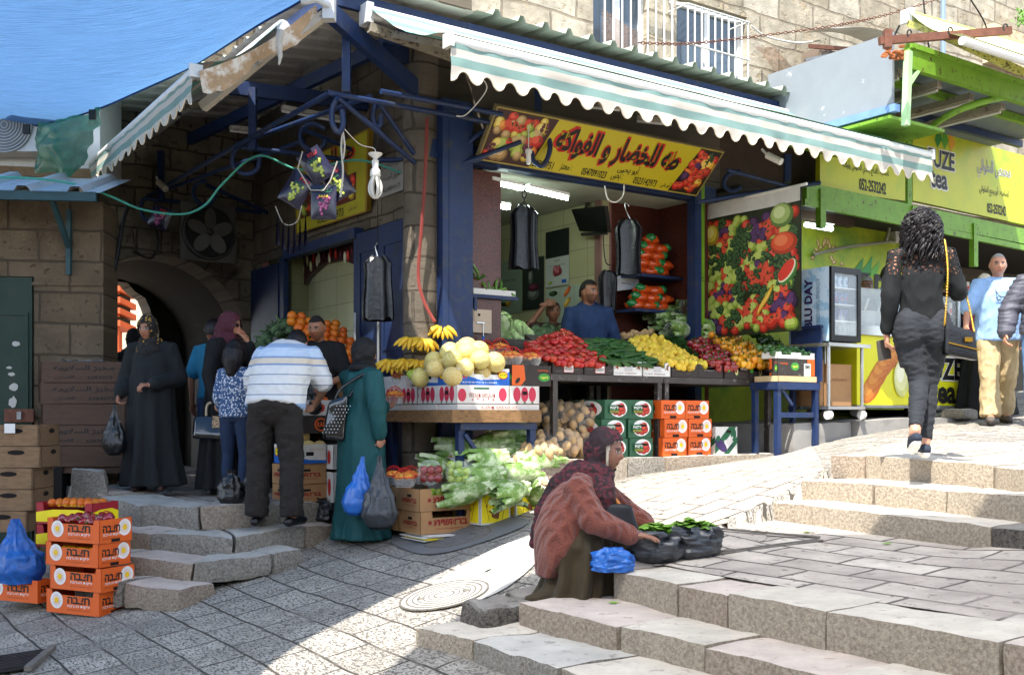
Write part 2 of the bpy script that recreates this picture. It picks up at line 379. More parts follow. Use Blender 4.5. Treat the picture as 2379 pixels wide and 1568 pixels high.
def zg(x,y):
 return float(phi((cp_[:,0]-x)**2+(cp_[:,1]-y)**2) @ sol[:n_]+sol[n_]+sol[n_+1]*x+sol[n_+2]*y)
TERR = [(p.x,p.y) for p in (P(1470,1320,5.9),P(1500,1285,6.2),P(1560,1255,6.5),P(1670,1226,6.85),P(1790,1208,7.3),P(2195,1260,6.15),P(2378,1279,5.55))]+[(3.6,3.4),(2.5,2.6),(1.9,3.8),(1.1,5.1)]
def in_terrace(x,y):
 c,j = False,len(TERR)-1
 for i in range(len(TERR)):
  (xi,yi),(xj,yj) = TERR[i],TERR[j]
  if (yi > y) != (yj > y) and x < (xj-xi)*(y-yi)/(yj-yi)+xi: c = not c
  j = i
 return c
def zs(x,y):
 z = zg(x,y)-(.25 if in_terrace(x,y) else 0);d_ = (x-1.79)*.62-(y-7.38)*.63;return z-.55*min(1,max(0,(d_-.03)/.08)) if y < 8.25 and x > 1.7 else z
def G(px,py,lo=3,hi=14):
 r = ray(px,py)
 for i in range(50):
  m_ = (lo+hi)/2;p = r*m_
  if p.z > zg(p.x,p.y): lo = m_
  else: hi = m_
 return r*lo
mb = MB();mb.box((-60,-40,-3.2),(120,0,0),(0,120,0),(0,0,.2),M('earth','#6d655b',.9));mb.build('ground',kind='structure',smooth=0)
mb = MB();mb.grid(lambda a,b: V((-8+18*a,-3+18*b,zs(-8+18*a,-3+18*b)+NZ.noise(V((a*60,b*60,0)))*.006)),190,190,st_street);mb.build('street',kind='structure',smooth=180)
def band(name,rim,back,mat,nu=40,nv=8):
 r_,b_ = spline(rim,nu),spline(back,nu)
 return MB().grid(lambda a,b: lerp(r_[round(a*nu)],b_[round(a*nu)],b)+V((0,0,NZ.noise(V((a*9,b*5,3)))*.006)),nu,nv,mat).build(name,kind='structure',smooth=180)
def block_row(name,rim,foot,depth,lens,mat,seed=1,r=.012,amp=.006,sub=(10,5,4),gap=.004,parent=None,inward=None):
 """a row of rough hewn blocks: rim = top front edge, foot = bottom front edge, depth = tread carried inward"""
 rnd2 = random.Random(seed);n = 200;R_,F_ = spline(rim,n),spline(foot,n)
 cum = [0]
 for i in range(n): cum.append(cum[-1]+(R_[i+1]-R_[i]).length)
 tot = cum[-1];mb = MB();a = 0;k = 0
 def at(x,pl):
  j = min(range(n+1),key=lambda i: abs(cum[i]-x));return pl[j],(pl[min(j+1,n)]-pl[max(j-1,0)]).normalized()
 while a < tot-.02:
  ln = lens[k % len(lens)]*rnd2.uniform(.9,1.1);b = min(a+ln,tot)
  if tot-b < .12: b = tot
  (p0,t0),(p1,t1) = at(a+gap,R_),at(b-gap,R_);f0,f1 = at(a+gap,F_)[0],at(b-gap,F_)[0]
  i0 = inward if inward is not None else V((-t0.y,t0.x,0));i1 = inward if inward is not None else V((-t1.y,t1.x,0));j = rnd2.uniform(-.008,.008)
  dz = V((0,0,rnd2.uniform(-.006,.006)))
  g0,g1 = f0-UP*.05+i0*j,f1-UP*.05+i1*j
  dp = depth*rnd2.uniform(.96,1.04)
  mb.rbox([g0,g1,g1+i1*dp,g0+i0*dp,p0+dz+i0*j,p1+dz+i1*j,p1+dz+i1*dp,p0+dz+i0*dp],mat[k % len(mat)] if isinstance(mat,list) else mat,r,(max(6,int((b-a)*22)),sub[1],sub[2]),amp,11,seed+k)
  a = b;k += 1
 return mb.build(name,kind='structure',smooth=60)
def MSTEP(name,top,face,pock):
 m,t,b = base(name);tc = t.new('TexCoord').outputs['Object'];ge = t.new('NewGeometry');sp = t.new('SeparateXYZ');t.link(ge.outputs['True Normal'],sp.inputs[0])
 up = t.ramp(sp.outputs[2],[(.55,(0,0,0)),(.85,(1,1,1))]).outputs[0]
 n1 = t.noise(tc,4,8,.65);n2 = t.noise(tc,52,6,.7);n3 = t.noise(tc,12,6,.7)
 a = t.ramp(n1.outputs[0],[(.3,tuple(x*.78 for x in hx(top))),(.7,tuple(min(1,x*1.15) for x in hx(top)))]).outputs[0]
 a = t.mix(t.ramp(n3.outputs[0],[(.58,(0,0,0)),(.66,(.7,.7,.7))]).outputs[0],a,pock)
 f = t.ramp(n2.outputs[0],[(.36,pock),(.6,face)]).outputs[0]
 t.link(t.mix(up,f,a),b.inputs['Base Color']);b.inputs['Roughness'].default_value = .72;b.inputs['Specular IOR Level'].default_value = .3
 h = t.math('ADD',t.math('MULTIPLY',n2.outputs[0],t.math('SUBTRACT',1.25,up)),t.math('MULTIPLY',n1.outputs[0],.2))
 t.link(t.bump(h,.9,.035),b.inputs['Normal']);MATS[name] = m;return m
sA = MSTEP('worn_limestone','#cdc3b3','#c2b5a0','#98897a');sB = MSTEP('pinkish_limestone','#c9baad','#bbab98','#917f6e');sC = MSTEP('grey_limestone','#bdb8ae','#b0a99d','#7f776b')
sD = MSTEP('dark_limestone','#8d877f','#7a736a','#3d3833')
# --- foreground steps on the right, running toward the camera
row1 = [P(1425,1324,5.85),P(1650,1369,5.12),P(2259,1478,3.97),P(2378,1504,3.74),V((2.4,2.7,-.79))]
foot1 = [p-UP*.142 for p in row1]
block_row('terrace_steps',row1,foot1,.42,[.62,.35,.62,.75],[sA,sB,sA],3,inward=D)
row2 = [P(1205,1396,5.72),P(1650,1504,4.6),P(1876,1553,4.15),V((1.95,2.8,-.98))]
block_row('terrace_steps',row2,[p-UP*.135 for p in row2],.55,[.8,.62,.7],[sB,sA],9,inward=D)
row3 = [P(961,1457,5.72),P(1161,1504,5.18),P(1330,1568,4.6),V((1.1,3.0,-1.12))]
block_row('terrace_steps',row3,[p-UP*.15 for p in row3],.55,[.55,.8],[sA,sC],14,inward=D,amp=.01)
bk = [P(1425,1324,5.85)+D*.35,P(1650,1369,5.12)+D*.35,P(2259,1478,3.97)+D*.35,V((2.6,2.7,-.79))+D*.1]
wb = [P(1650,1222,6.95),P(1790,1205,7.4),P(2195,1258,6.2),P(2378,1277,5.6),V((3.6,3.4,-.66))]
band('terrace_paving',[p+UP*.003 for p in bk],[p+UP*.003+D*.1 for p in wb],st_terr,40,14)
edge0 = [P(1425,1324,5.85),P(1455,1290,6.15),P(1530,1255,6.5),P(1650,1222,6.95)]
band('terrace_paving',[p+D*.3 for p in edge0],[P(1460,1330,5.75)+D*.5,P(1600,1300,6.0)+D*.4,P(1700,1260,6.4)+D*.3,P(1700,1222,6.95)+D*.3],st_terr,24,6)
block_row('terrace_steps',[p+UP*.004 for p in edge0][::-1],[p-UP*.16 for p in edge0][::-1],.34,[.42,.5],[sB,sA],23,inward=D)
mb = MB()
for (px,py,Y,sx,sy,sz,sd) in ((1165,1392,5.86,.42,.3,.17,1),(1235,1362,6.25,.3,.3,.12,2),(1000,1545,5.6,.5,.3,.1,4)):
 c = P(px,py,Y);u,v = D*sx/2,N*sy/2
 mb.rbox([c-u-v-UP*sz,c+u-v-UP*sz,c+u+v-UP*sz,c-u+v-UP*sz,c-u*.8-v*.8,c+u*.8-v*.8,c+u*.8+v*.8,c-u*.8+v*.8],sD if sd < 3 else sC,.06,(10,8,6),.028,7,sd)
mb.build('terrace_rubble',kind='structure',smooth=60)
# --- pale steps at the back right
for k,(rim,h,mt,ln) in enumerate(((((1783,1162,7.42),(1960,1177,6.85),(2191,1211,6.2),(2378,1226,5.65)),.13,[sA,sA,sD],[.25,1.4,1.2]),
  (((1861,1113,7.62),(2019,1121,7.15),(2176,1139,6.65),(2378,1151,6.05)),.125,[sA],[.62,.6,.9]),
  (((1930,1055,8.0),(2100,1062,7.5),(2304,1082,6.75),(2378,1087,6.35)),.13,[sB,sA,sA],[.28,1.1,.9]))):
 rm = [P(*a) for a in rim];rm.append(rm[-1]+(rm[-1]-rm[-2]).normalized()*2.2)
 block_row('pale_steps',rm,[p-UP*h for p in rm],.5,ln,mt,40+k,inward=D,amp=.006)
rm = [P(1930,1055,8.0),P(2100,1062,7.5),P(2304,1082,6.75),P(2378,1087,6.35),V((3.8,3.5,-.32))]
bkl = [p+D*3.2+L*1.2 for p in rm];bkl = [V((p.x,p.y,max(zg(p.x,p.y)-.02,-.28))) for p in bkl]
band('upper_landing',[p+D*.3-UP*.006 for p in rm],bkl,st_upper,40,20)
mb = MB();q0,q1 = [G(1240,1245),G(1450,1122),G(1640,1085),G(1795,1062),V((2.95,10.4,0))],[G(1390,1330),G(1560,1240),G(1690,1217),G(1778,1200),G(1850,1150),G(1915,1100)]
sa,sb = spline(q0,60),spline(q1,60)
mb.grid(lambda a,b: (lambda p: V((p.x,p.y,zs(p.x,p.y)+.008+NZ.noise(V((p.x*9,p.y*9,0)))*.004)))(lerp(sa[round(a*60)],sb[round(a*60)],b)),60,16,st_upper);mb.build('upper_paving',kind='structure',smooth=180)
# --- rounded steps on the left
r1 = [P(*a) for a in ((150,1128,9.6),(209,1140,9.0),(258,1160,8.6),(357,1174,8.32),(499,1174,8.25),(650,1170,8.45),(790,1166,9.0))]
r2 = [P(*a) for a in ((180,1218,8.6),(313,1233,8.05),(472,1251,7.88),(634,1229,8.12),(785,1216,8.75))]
r3 = [P(*a) for a in ((180,1278,8.1),(310,1290,7.68),(450,1308,7.52),(611,1290,7.75),(705,1271,8.05))]
r4 = [P(*a) for a in ((170,1345,7.62),(308,1354,7.35),(412,1368,7.18))]
for k,(rr,h,dp,ln) in enumerate(((r1,.155,.5,[.55,.5,.62]),(r2,.13,.5,[.42,.62,.7,.6]),(r3,.11,.45,[.5,.7,.62]),(r4,.14,.4,[.5,.45]))):
 block_row('round_steps',rr,[p-UP*h for p in rr],dp,ln,[sC,sB,sC],60+k,amp=.012,r=.022)
bk = [P(150,1100,10.6),P(220,1090,11.2),P(300,1085,11.8),P(400,1080,12.3),P(560,1080,12.6),P(700,1085,12.2),P(820,1090,11.0)]
band('plaza',[p+V((0,.25,-.004)) for p in r1],[V((p.x,p.y,-.68)) for p in bk],st_terr,40,16)
mb = MB();mb.box(V((-5.2,9.7,-.72)),(3.4,0,0),(0,9,0),(0,0,.03),st_street);mb.build('alley',kind='structure',smooth=0)
mb = MB();c = P(170,1180,9.0)
mb.rbox([P(158,1200,9.0)-UP*.2,P(252,1180,8.8)-UP*.2,P(252,1180,9.3)-UP*.2,P(158,1200,9.5)-UP*.2,P(165,1088,9.0),P(246,1090,8.8),P(246,1090,9.3),P(165,1088,9.5)],sC,.04,(10,8,10),.02,8,5)
mb.build('corner_stone',label='rough grey stone block under the end of the long wooden crates',cat='stone',smooth=60)
# --- platform of the shop: a kerb of long stones with a cement floor behind
ZP = -.377
kr = [S(-1.05,0,ZP),S(2.05,0,ZP)]
mbk = [V((p.x,p.y,zg(p.x,p.y)-.02)) for p in kr]
block_row('kerb',[lerp(kr[0],kr[1],i/8) for i in range(9)],[(lambda p: V((p.x,p.y,min(zg(p.x,p.y)+.02,ZP-.06))))(lerp(kr[0],kr[1],i/8)) for i in range(9)],.3,[.75,.5,.42,.62],[sB,sA,sC],80,inward=L,amp=.006)
mb = MB();mb.box(S(-1.24,-.28,ZP-.5),D*4.4,L*4,UP*.494,st_conc);mb.build('shop_floor',kind='structure',smooth=0)
mb = MB()
c8 = [S(2.1,-.1,-.75),S(2.95,.42,-.75),S(6.5,.42,-.75),S(6.5,-2.5,-.75),S(2.1,-.1,-.06),S(2.95,.42,-.06),S(6.5,.42,-.05),S(6.5,-2.5,-.05)]
mb.rbox([S(2.1,.2,-.75),S(3.0,.2,-.75),S(3.0,-2,-.75),S(2.1,-2,-.75),S(2.1,.2,-.075),S(3.0,.2,-.06),S(3.0,-2,-.06),S(2.1,-2,-.075)],st_conc,.03,(12,10,10),.012,5,3)
mb.rbox([S(3.0,.3,-.75),S(8,.3,-.75),S(8,-3,-.75),S(3.0,-3,-.75),S(3.0,.3,-.05),S(8,.3,.06),S(8,-3,.06),S(3.0,-3,-.05)],st_conc,.03,(24,10,6),.012,5,6)
mb.build('neighbour_floor',kind='structure',smooth=50)
from mathutils.bvhtree import BVHTree
def make_bvh():
 vs,fs = [],[]
 for o in bpy.data.objects:
  if o.get('kind') == 'structure' and o.type == 'MESH':
   k = len(vs);vs += [v.co.copy() for v in o.data.vertices];fs += [tuple(i+k for i in p.vertices) for p in o.data.polygons]
 return BVHTree.FromPolygons(vs,fs)
BV = make_bvh()
def GP(px,py):
 r = ray(px,py).normalized();h = BV.ray_cast(V((0,0,0)),r);return h[0]
def gz(x,y,top=.4): return BV.ray_cast(V((x,y,top)),V((0,0,-1)))[0].z
iron = M('cast_iron','#7b756d',.6,.4,var=.3,vs=20,bump=.3,stain='#8c857c',st=(.55,.62),ss=30)
def manhole(px,py,r,label,mat):
 c = G(px,py);ex = V((.25,0,zg(c.x+.25,c.y)-c.z)).normalized();ey = V((0,.25,zg(c.x,c.y+.25)-c.z)).normalized();nn = ex.cross(ey);ey = nn.cross(ex);mb = MB();c = c+nn*.016
 for k,(a,b,h) in enumerate(((1,.95,.004),(.86,.81,.003),(.72,.68,.003),(.6,.57,.003),(.48,.45,.003),(.36,.33,.003),(.24,.2,.003))):
  ring = lambda r_,h_: [c+nn*h_+(ex*math.cos(t)+ey*math.sin(t))*r*r_ for t in (2*math.pi*i/48 for i in range(48))]
  mb.loft([ring(a,-.004),ring(a,h),ring(b,h),ring(b,-.004)],iron,cap=False)
 mb.disc(c,ex,ey,r*1.0,r*1.0,mat,48)
 for sx in (-.5,.5): mb.ball(c+ex*sx*r,(.03,.03,.008),iron,10,6)
 mb.build('manhole_cover',label=label,cat='manhole cover',smooth=40)
cem = M('pale_cement','#b5b2ab',.85,var=.1,vs=6,bump=.25,bs=50)
mb = MB();pr = [G(945,1402),G(1215,1330),G(1300,1215),G(1165,1268),G(1050,1325)]
def patch(name,pts,mat,lift=.011):
 pts = spline(pts+[pts[0]],40)[:-1];c = sum(pts,V())/len(pts);rings = []
 for f in (1,.8,.6,.4,.2,.05): rings.append([(lambda p: V((p.x,p.y,zg(p.x,p.y)+lift)))(lerp(c,p,f)) for p in pts])
 return MB().loft(rings,mat,cap=False).build(name,kind='structure',smooth=180)
patch('cement_patch',[G(935,1418),G(1110,1398),G(1225,1330),G(1290,1240),G(1165,1270),G(1030,1345)],cem)
patch('cement_patch',[G(905,1262),G(985,1290),G(1090,1272),G(1230,1215),G(1120,1200),G(940,1225)],M('dark_cement','#6f6f70',.55,var=.12,vs=5))  # darker, smoother cement than the pale strip
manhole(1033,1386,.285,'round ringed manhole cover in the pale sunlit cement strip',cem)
manhole(1062,1250,.27,'round ringed manhole cover in the shaded cement by the brown boxes',M('dark_cement','#6f6f70',.55))
def gratebar(a,b,wd,label,nbar):
 a,b = V(a),V(b);t = (b-a).normalized();sd = V((-t.y,t.x,0));mb = MB()
 for sg in (-1,1): mb.bar(a+sd*wd*sg+UP*.002,b+sd*wd*sg+UP*.002,.012,.008,iron)
 for i in range(nbar): p = lerp(a,b,(i+.5)/nbar);mb.bar(p-sd*wd+UP*.002,p+sd*wd+UP*.002,.012,.006,iron)
 mb.box(a-sd*wd-UP*.006,b-a,sd*wd*2,UP*.004,M('grate_bed','#4a433c',.9));return mb.build('drain_grate',label=label,cat='drain',smooth=0)  # dark brown strip laid under the bars
tz = lambda px,py,Y: GP(px,py)+UP*.006
gratebar(tz(1660,1288,6.0),tz(1905,1256,6.35),.028,'long narrow rusty drain grate across the terrace paving',44)
gratebar(tz(1655,1228,6.85),tz(1905,1250,6.45),.01,'thin dark grate strip edging the square terrace slab',40)
a = G(20,1518);b = G(70,1568)
mb = MB();u = (G(100,1505)-G(0,1520)).normalized();v = V((-u.y,u.x,0));o_ = G(-60,1540)
for i in range(9): mb.bar(o_-v*.05*i+UP*.014,o_+u*.42-v*.05*i+UP*.014,.022,.02,dark_m)
mb.box(o_-v*.45-u*.02+UP*.002,u*.48,v*.5,UP*.005,st_dark);mb.bar(o_+u*.44+v*.06+UP*.014,o_+u*.44-v*.5+UP*.014,.04,.03,iron)
mb.build('drain_grate',label='dark slotted drain grate at the lower left corner',cat='drain',smooth=0)
# ================================================================ walls
C = A0+N*-.9+D*-1.26
def LF(t,q=0,z=0): return C+L*t-D*q+UP*z
def wallbox(mb,p,u,h,th,mat): mb.box(p,u,th,UP*h,mat)
QW = -2.6
def px_s(px,q,py=100): return sq(SP(px,py,q))[0]
wz0,wz1 = 3.2,9.0
w1 = (SP(1378,60,QW),SP(1508,60,QW));w2 = (SP(1572,60,QW),SP(1735,60,QW))
cuts = [-1.6,sq(w1[0])[0],sq(w1[1])[0],sq(w2[0])[0],sq(w2[1])[0],16];mb = MB()
for k in range(5):
 a,b = cuts[k],cuts[k+1]
 if k in (1,3):
  zt = (SP(1450,-60,QW).z if k == 1 else SP(1640,12,QW).z);zb = SP(1600,185,QW).z
  mb.box(S(a,QW,wz0),D*(b-a),L*.4,UP*(zb-wz0),wl_bright);mb.box(S(a,QW,zt),D*(b-a),L*.4,UP*(wz1-zt),wl_bright)
 else: mb.box(S(a,QW,wz0),D*(b-a),L*.4,UP*(wz1-wz0),wl_bright)
house = thing('stone_house','pale sunlit stone house with barred windows above the shop roof','building',S(2,QW,wz0))
mb.build('wall',house,0)
glass = M('window_glass','#4b5966',.08,var=.25,vs=2,spec=.8);mesh_m = M('brown_netting','#8d7260',.8,var=.3,vs=30)
for k,(a,b,zt) in enumerate(((cuts[1],cuts[2],SP(1450,-60,QW).z),(cuts[3],cuts[4],SP(1640,12,QW).z))):
 zb = SP(1600,185,QW).z;mb = MB();wd = b-a;q = QW-.16
 fr = lambda s0,z0,ds,dz,m=white_m,qq=q,th=.05: mb.box(S(s0,qq,z0),D*ds,N*th,UP*dz,m)
 fr(a,zb,wd,.06);fr(a,zt-.06,wd,.06);fr(a,zb+.06,.06,zt-zb-.12);fr(b-.06,zb+.06,.06,zt-zb-.12);fr(a+wd*.47,zb+.06,.09,zt-zb-.12)
 wn_ = mb.build('window_frame',house,0);m2 = MB();m2.box(S(a+.06,q-.01,zb+.06),D*(wd-.12),N*.02,UP*(zt-zb-.12),glass);m2.build('pane',wn_,0)
 if k == 0:
  m3 = MB();m3.grid(lambda x,y: S(a+.1+x*(wd-.3),QW+.05+.03*NZ.noise(V((x*5,y*5,0))),zb+y*.55*(1-.3*x)),10,8,MTRANS('netting_sheet','#a98972','#a98972',alpha=.55));m3.build('netting',house)
def grille(px0,px1,q,zb,zt,n,label,lean=0,roof=False):
 a,b = px_s(px0,q),px_s(px1,q);mb = MB()
 for i in range(n+1):
  s_ = a+(b-a)*i/n;mb.tube([S(s_,q,zb),S(s_,q,zt)]+([S(s_,QW+.02,zt+.12)] if roof else []),.011,white_m,6)
 for z in ((zb,zb+.1,zt) if not roof else (zb,zb+.12,zt,(zb+zt)/2)): mb.bar(S(a-.02,q,z),S(b+.02,q,z),.03,.012,white_m)
 for s_ in (a,b):
  for z in (zb+.1,zt): mb.bar(S(s_,q,z),S(s_,QW,z),.025,.012,white_m)
 return mb.build('window_grille',label=label,cat='window grille',smooth=40)
zb = SP(1600,178,QW+.25).z
grille(1405,1562,QW+.22,zb,zb+1.3,8,'white window bars over the glass with brown netting, left window')
grille(1598,1738,QW+.34,zb-.12,SP(1640,22,QW+.34).z,9,'projecting white cage of bars round the right upper window',roof=True)
fac = thing('shop_facade','dark stone side of the shop with blue doors and a tiled opening','building',LF(1.8,0,-.8))
mb = MB()
T0,T1,T2,T3 = .0,1.42,3.2,4.3
zo = 1.82;zb0 = -.9
mb.box(LF(0,0,zo),L*(T3+.1),D*.35,UP*(4.6-zo),wl_fac)
mb.box(LF(0,.03,zb0),L*.26,D*.38,UP*(3.55+.9),wl_fac)
mb.box(LF(T3-.08,.002,zb0),L*.2,D*.35,UP*(zo-zb0-.003),wl_fac)
mb.box(LF(.27,.004,zb0),L*(T3-.4),D*.3,UP*.45,wl_fac)
mb.build('wall',fac,0)
mb = MB()
mb.lathe([(.17,-.9),(.165,-.2),(.155,.5),(.16,1.2),(.15,2.0),(.17,3.4)],wl_fac,LF(.13,.1,0),14);mb.build('pier',fac,60)
for k,(a,b) in enumerate(((.32,.86),(.88,1.4))):
 mb = MB();q = .05 if k else .08
 mb.box(LF(a,q,zb0+.3),L*(b-a),-D*.04,UP*(zo-zb0-.35),blue_d)
 for z0,z1 in ((-.35,.45),(.6,1.6)):
  for s_ in ((a+.07,.03,z0,z1-z0),(b-.1,.03,z0,z1-z0),(a+.1,b-a-.2,z0,.03),(a+.1,b-a-.2,z1-.03,.03)): mb.box(LF(s_[0],q+.04,s_[2]),L*s_[1],-D*.012,UP*s_[3],blue_d)
 d_ = mb.build('door',fac,0);MB().bar(LF(b-.03,q+.07,.1),LF(b-.03,q+.07,1.0),.02,.02,grey_m).build('bolt',d_,0)
mb = MB();q = .05
mb.box(LF(T2+.16,q,zb0+.2),L*(T3-T2-.28),-D*.04,UP*(zo-zb0-.3),blue_d);mb.box(LF(T2+.02,.02,zb0+.2),L*.12,-D*.06,UP*(zo-zb0-.24),blue)
d_ = mb.build('door',fac,0)
mb = MB();mb.bar(LF(T1,.05,zo-.03),LF(T2,.05,zo-.03),.1,.1,blue);mb.bar(LF(T1+.03,.05,zo-.1),LF(T1+.03,.05,zb0+.3),.07,.07,blue);mb.build('door_frame',fac,0)
tile = MSTONE('wall_tiles','#b9b58d','#b0ac84','#86836a',.42,.3,125,True,.004,bstr=.15,off=0,warp=0,rv=.1,rough=.25)
tile_f = MSTONE('front_wall_tiles','#b9b58d','#b0ac84','#86836a',.42,.3,35,True,.004,bstr=.15,off=0,warp=0,rv=.1,rough=.25)
tile_g = MSTONE('green_tiles','#b4d0b4','#accaae','#6b7d68',.3,.3,125,True,.006,bstr=.15,off=0,warp=0,rv=.1,rough=.25)
# --- shop interior (behind the front opening)
Sx0,Sx1,QF,QB = -1.26,1.95,-.9,-4.2
shop = thing('fruit_shop','fruit and vegetable shop room with tiled walls behind the stand','building',S(.3,-2.5,ZP))
red_g = M('red_granite','#5d2f25',.3,var=.45,vs=60,stain='#2e1a17',st=(.52,.58),ss=70)
mb = MB();mb.box(S(Sx0+.35,QB,ZP),D*(Sx1+1.6-Sx0),L*.2,UP*3.2,tile_f);mb.build('back_wall',shop,0)
mb = MB();mb.box(S(1.15,QB+.1,ZP),D*.09,N*2.55,UP*3.2,tile);mb.box(S(1.13,-1.56,ZP),D*.15,L*.1,UP*3.2,M('pink_render','#8d6a60',.8));mb.build('tiled_side_wall',shop,0)
mb = MB();mb.box(S(1.28,-1.58,ZP),D*.8,L*.1,UP*3.2,red_g);mb.box(S(Sx1+.03,-1.58,ZP),D*.12,N*.64,UP*3.2,red_g);mb.build('granite_wall',shop,0)
mb = MB();mb.box(S(Sx0+.36,QB,ZP),-D*.1,N*(QF-QB-.9),UP*3.2,tile);mb.box(S(Sx0+.3,QF-.08,ZP),D*.42,L*.5,UP*2.6,red_g);mb.build('inner_wall',shop,0)
zc = 2.27
mb = MB();mb.box(S(Sx0+.3,QB-.1,zc),D*(Sx1-Sx0),N*(QF-QB+.02),UP*.12,M('shop_ceiling','#a8ab9a',.8));mb.build('ceiling',shop,0)
mb = MB();mb.box(S(Sx0-.1,QF+.02,SP(1380,420,QF).z-.03),D*(Sx1-Sx0+.3),L*.12,UP*.16,blue);mb.box(S(Sx0-.1,QF-.02,2.4),D*(Sx1-Sx0+.4),L*.12,UP*1.0,wl_fac);mb.box(S(Sx1+.31,QF-.05,2.25),D*2.3,L*.1,UP*1.15,M('brown_board_and_shade','#4a3a2c',.8,var=.2));mb.build('lintel',shop,0)  # brown board widened into a dark cover, painting in shade under the canopy
def post(p,wd,dp,z0,z1,mat,name,label,par=None):
 mb = MB();mb.box(V(p)+UP*z0,D*wd,L*dp,UP*(z1-z0),mat);mb.box(V(p)+UP*(z0+.02)+D*wd*.2+N*.004,D*wd*.6,L*.01,UP*(z1-z0-.1),mat);return mb.build(name,par,0,label if not par else None,'post' if not par else None)
post(S(sq(SP(1015,600,QF))[0],QF+.1,0),.31,.25,ZP-.3,2.75,blue,'blue_post','wide blue steel post at the corner of the shop front')
post(S(sq(SP(1606,600,QF))[0],QF+.06,0),.085,.12,ZP,2.45,blue,'blue_post','slim blue post at the right end of the shop front')
post(S(sq(SP(1621,600,QF))[0],QF+.04,0),.06,.12,ZP,2.45,green_p,'green_post','lime green post beside the banner of fruit')
mb = MB()
tile_d = MSTONE('shaded_tiles','#87855f','#807e5a','#5f5d48',.42,.3,125,True,.004,bstr=.15,off=0,warp=0,rv=.1,rough=.3)  # darker copy of the wall tiles, shade of the side opening put in the colour
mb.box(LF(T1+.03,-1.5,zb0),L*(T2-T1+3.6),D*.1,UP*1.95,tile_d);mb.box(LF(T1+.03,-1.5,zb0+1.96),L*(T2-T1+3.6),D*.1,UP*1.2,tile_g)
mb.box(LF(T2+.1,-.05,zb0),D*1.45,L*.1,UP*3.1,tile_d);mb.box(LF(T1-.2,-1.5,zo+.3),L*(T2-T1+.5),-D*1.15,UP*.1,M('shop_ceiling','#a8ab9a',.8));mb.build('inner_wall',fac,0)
# --- arch wall and tunnel
Ca = LF(T3,0,0)
def AW(u,q=0,z=0): return Ca-D*u+N*q+UP*z
arch = thing('arch_building','dark stone building with an arched passage through it','building',AW(1.2,0,-.7))
uc,rw,zs,za = 1.12,1.02,.85,1.84
def arcpt(k,n=16,grow=0): a = math.pi*k/n;return uc-math.cos(a)*(rw+grow),zs+math.sin(a)*(za-zs+grow)
mb = MB();rng = []
top = 4.8
for q in (0,-.5):
 ring = [(uc-rw,-.75)]+[arcpt(k) for k in range(17)]+[(uc+rw,-.75)];rng.append([AW(a,q,b) for a,b in ring])
 outer = [(-.2,-.75)]+[(-.2,zs+.6*(k/8)) if k < 3 else (max(-.2,min(2.6,uc-math.cos(math.pi*k/16)*1.32*1.2)),top) for k in range(17)]+[(2.9,-.75)]
 outer[1:4] = [(-.2,zs),(-.2,zs+1.5),(-.2,top)];outer[15:18] = [(2.9,top),(2.9,zs+1.5),(2.9,zs)]
 rng.append([AW(a,q,b) for a,b in outer])
n19 = 19
vs = [p for r_ in rng for p in r_];fs = []
for k in range(n19-1): fs += [(k,k+1,n19+k+1,n19+k),(k+1,k,2*n19+k,2*n19+k+1)]
mb.add(vs,fs,wl_arch);mb.build('wall',arch,0)
mb = MB()
for k in range(12):
 a0,a1 = math.pi*k/12+.01,math.pi*(k+1)/12-.01;f = lambda a,g: (uc-math.cos(a)*(rw+g),zs+math.sin(a)*(za-zs+g));g = .3+.1*rnd.random()
 pts = [f(a0,.002),f(a1,.002),f(a1,g),f(a0,g)];mb.rbox([AW(*pts[i][:1],.0,pts[i][1]) for i in (0,1,2,3)]+[AW(*pts[i][:1],.05,pts[i][1]) for i in (0,1,2,3)],wl_arch,.015,(4,5,3),.012,8,k)
mb.build('voussoirs',arch,60)
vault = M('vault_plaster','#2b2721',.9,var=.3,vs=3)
mb = MB();rings = []
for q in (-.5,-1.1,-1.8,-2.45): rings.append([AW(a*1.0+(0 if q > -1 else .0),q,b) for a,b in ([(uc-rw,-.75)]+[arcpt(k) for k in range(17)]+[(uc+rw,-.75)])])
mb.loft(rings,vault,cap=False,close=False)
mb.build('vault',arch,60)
mb = MB();ring2 = []
fc,fr_ = uc-.02,.66
inner = [(fc-fr_,-.75)]+[(fc-math.cos(math.pi*k/16)*fr_*(1+.05*math.sin(k*2.1)),1.0+math.sin(math.pi*k/16)*.83*(1+.03*math.sin(k*3.3))) for k in range(17)]+[(fc+fr_,-.75)]
outer = [(uc-rw,-.75)]+[arcpt(k) for k in range(17)]+[(uc+rw,-.75)]
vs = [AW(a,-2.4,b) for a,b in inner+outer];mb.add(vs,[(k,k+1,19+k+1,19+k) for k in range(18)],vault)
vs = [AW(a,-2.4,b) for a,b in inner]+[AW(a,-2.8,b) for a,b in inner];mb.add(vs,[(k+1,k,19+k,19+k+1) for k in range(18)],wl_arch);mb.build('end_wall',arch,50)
mb = MB();mb.box(AW(uc-rw+.04,-.9,-.7),-N*.9,-D*.04,UP*1.5,M('old_door','#3b3226',.7,var=.3,stretch=(6,6,1)));mb.build('door',arch,0)
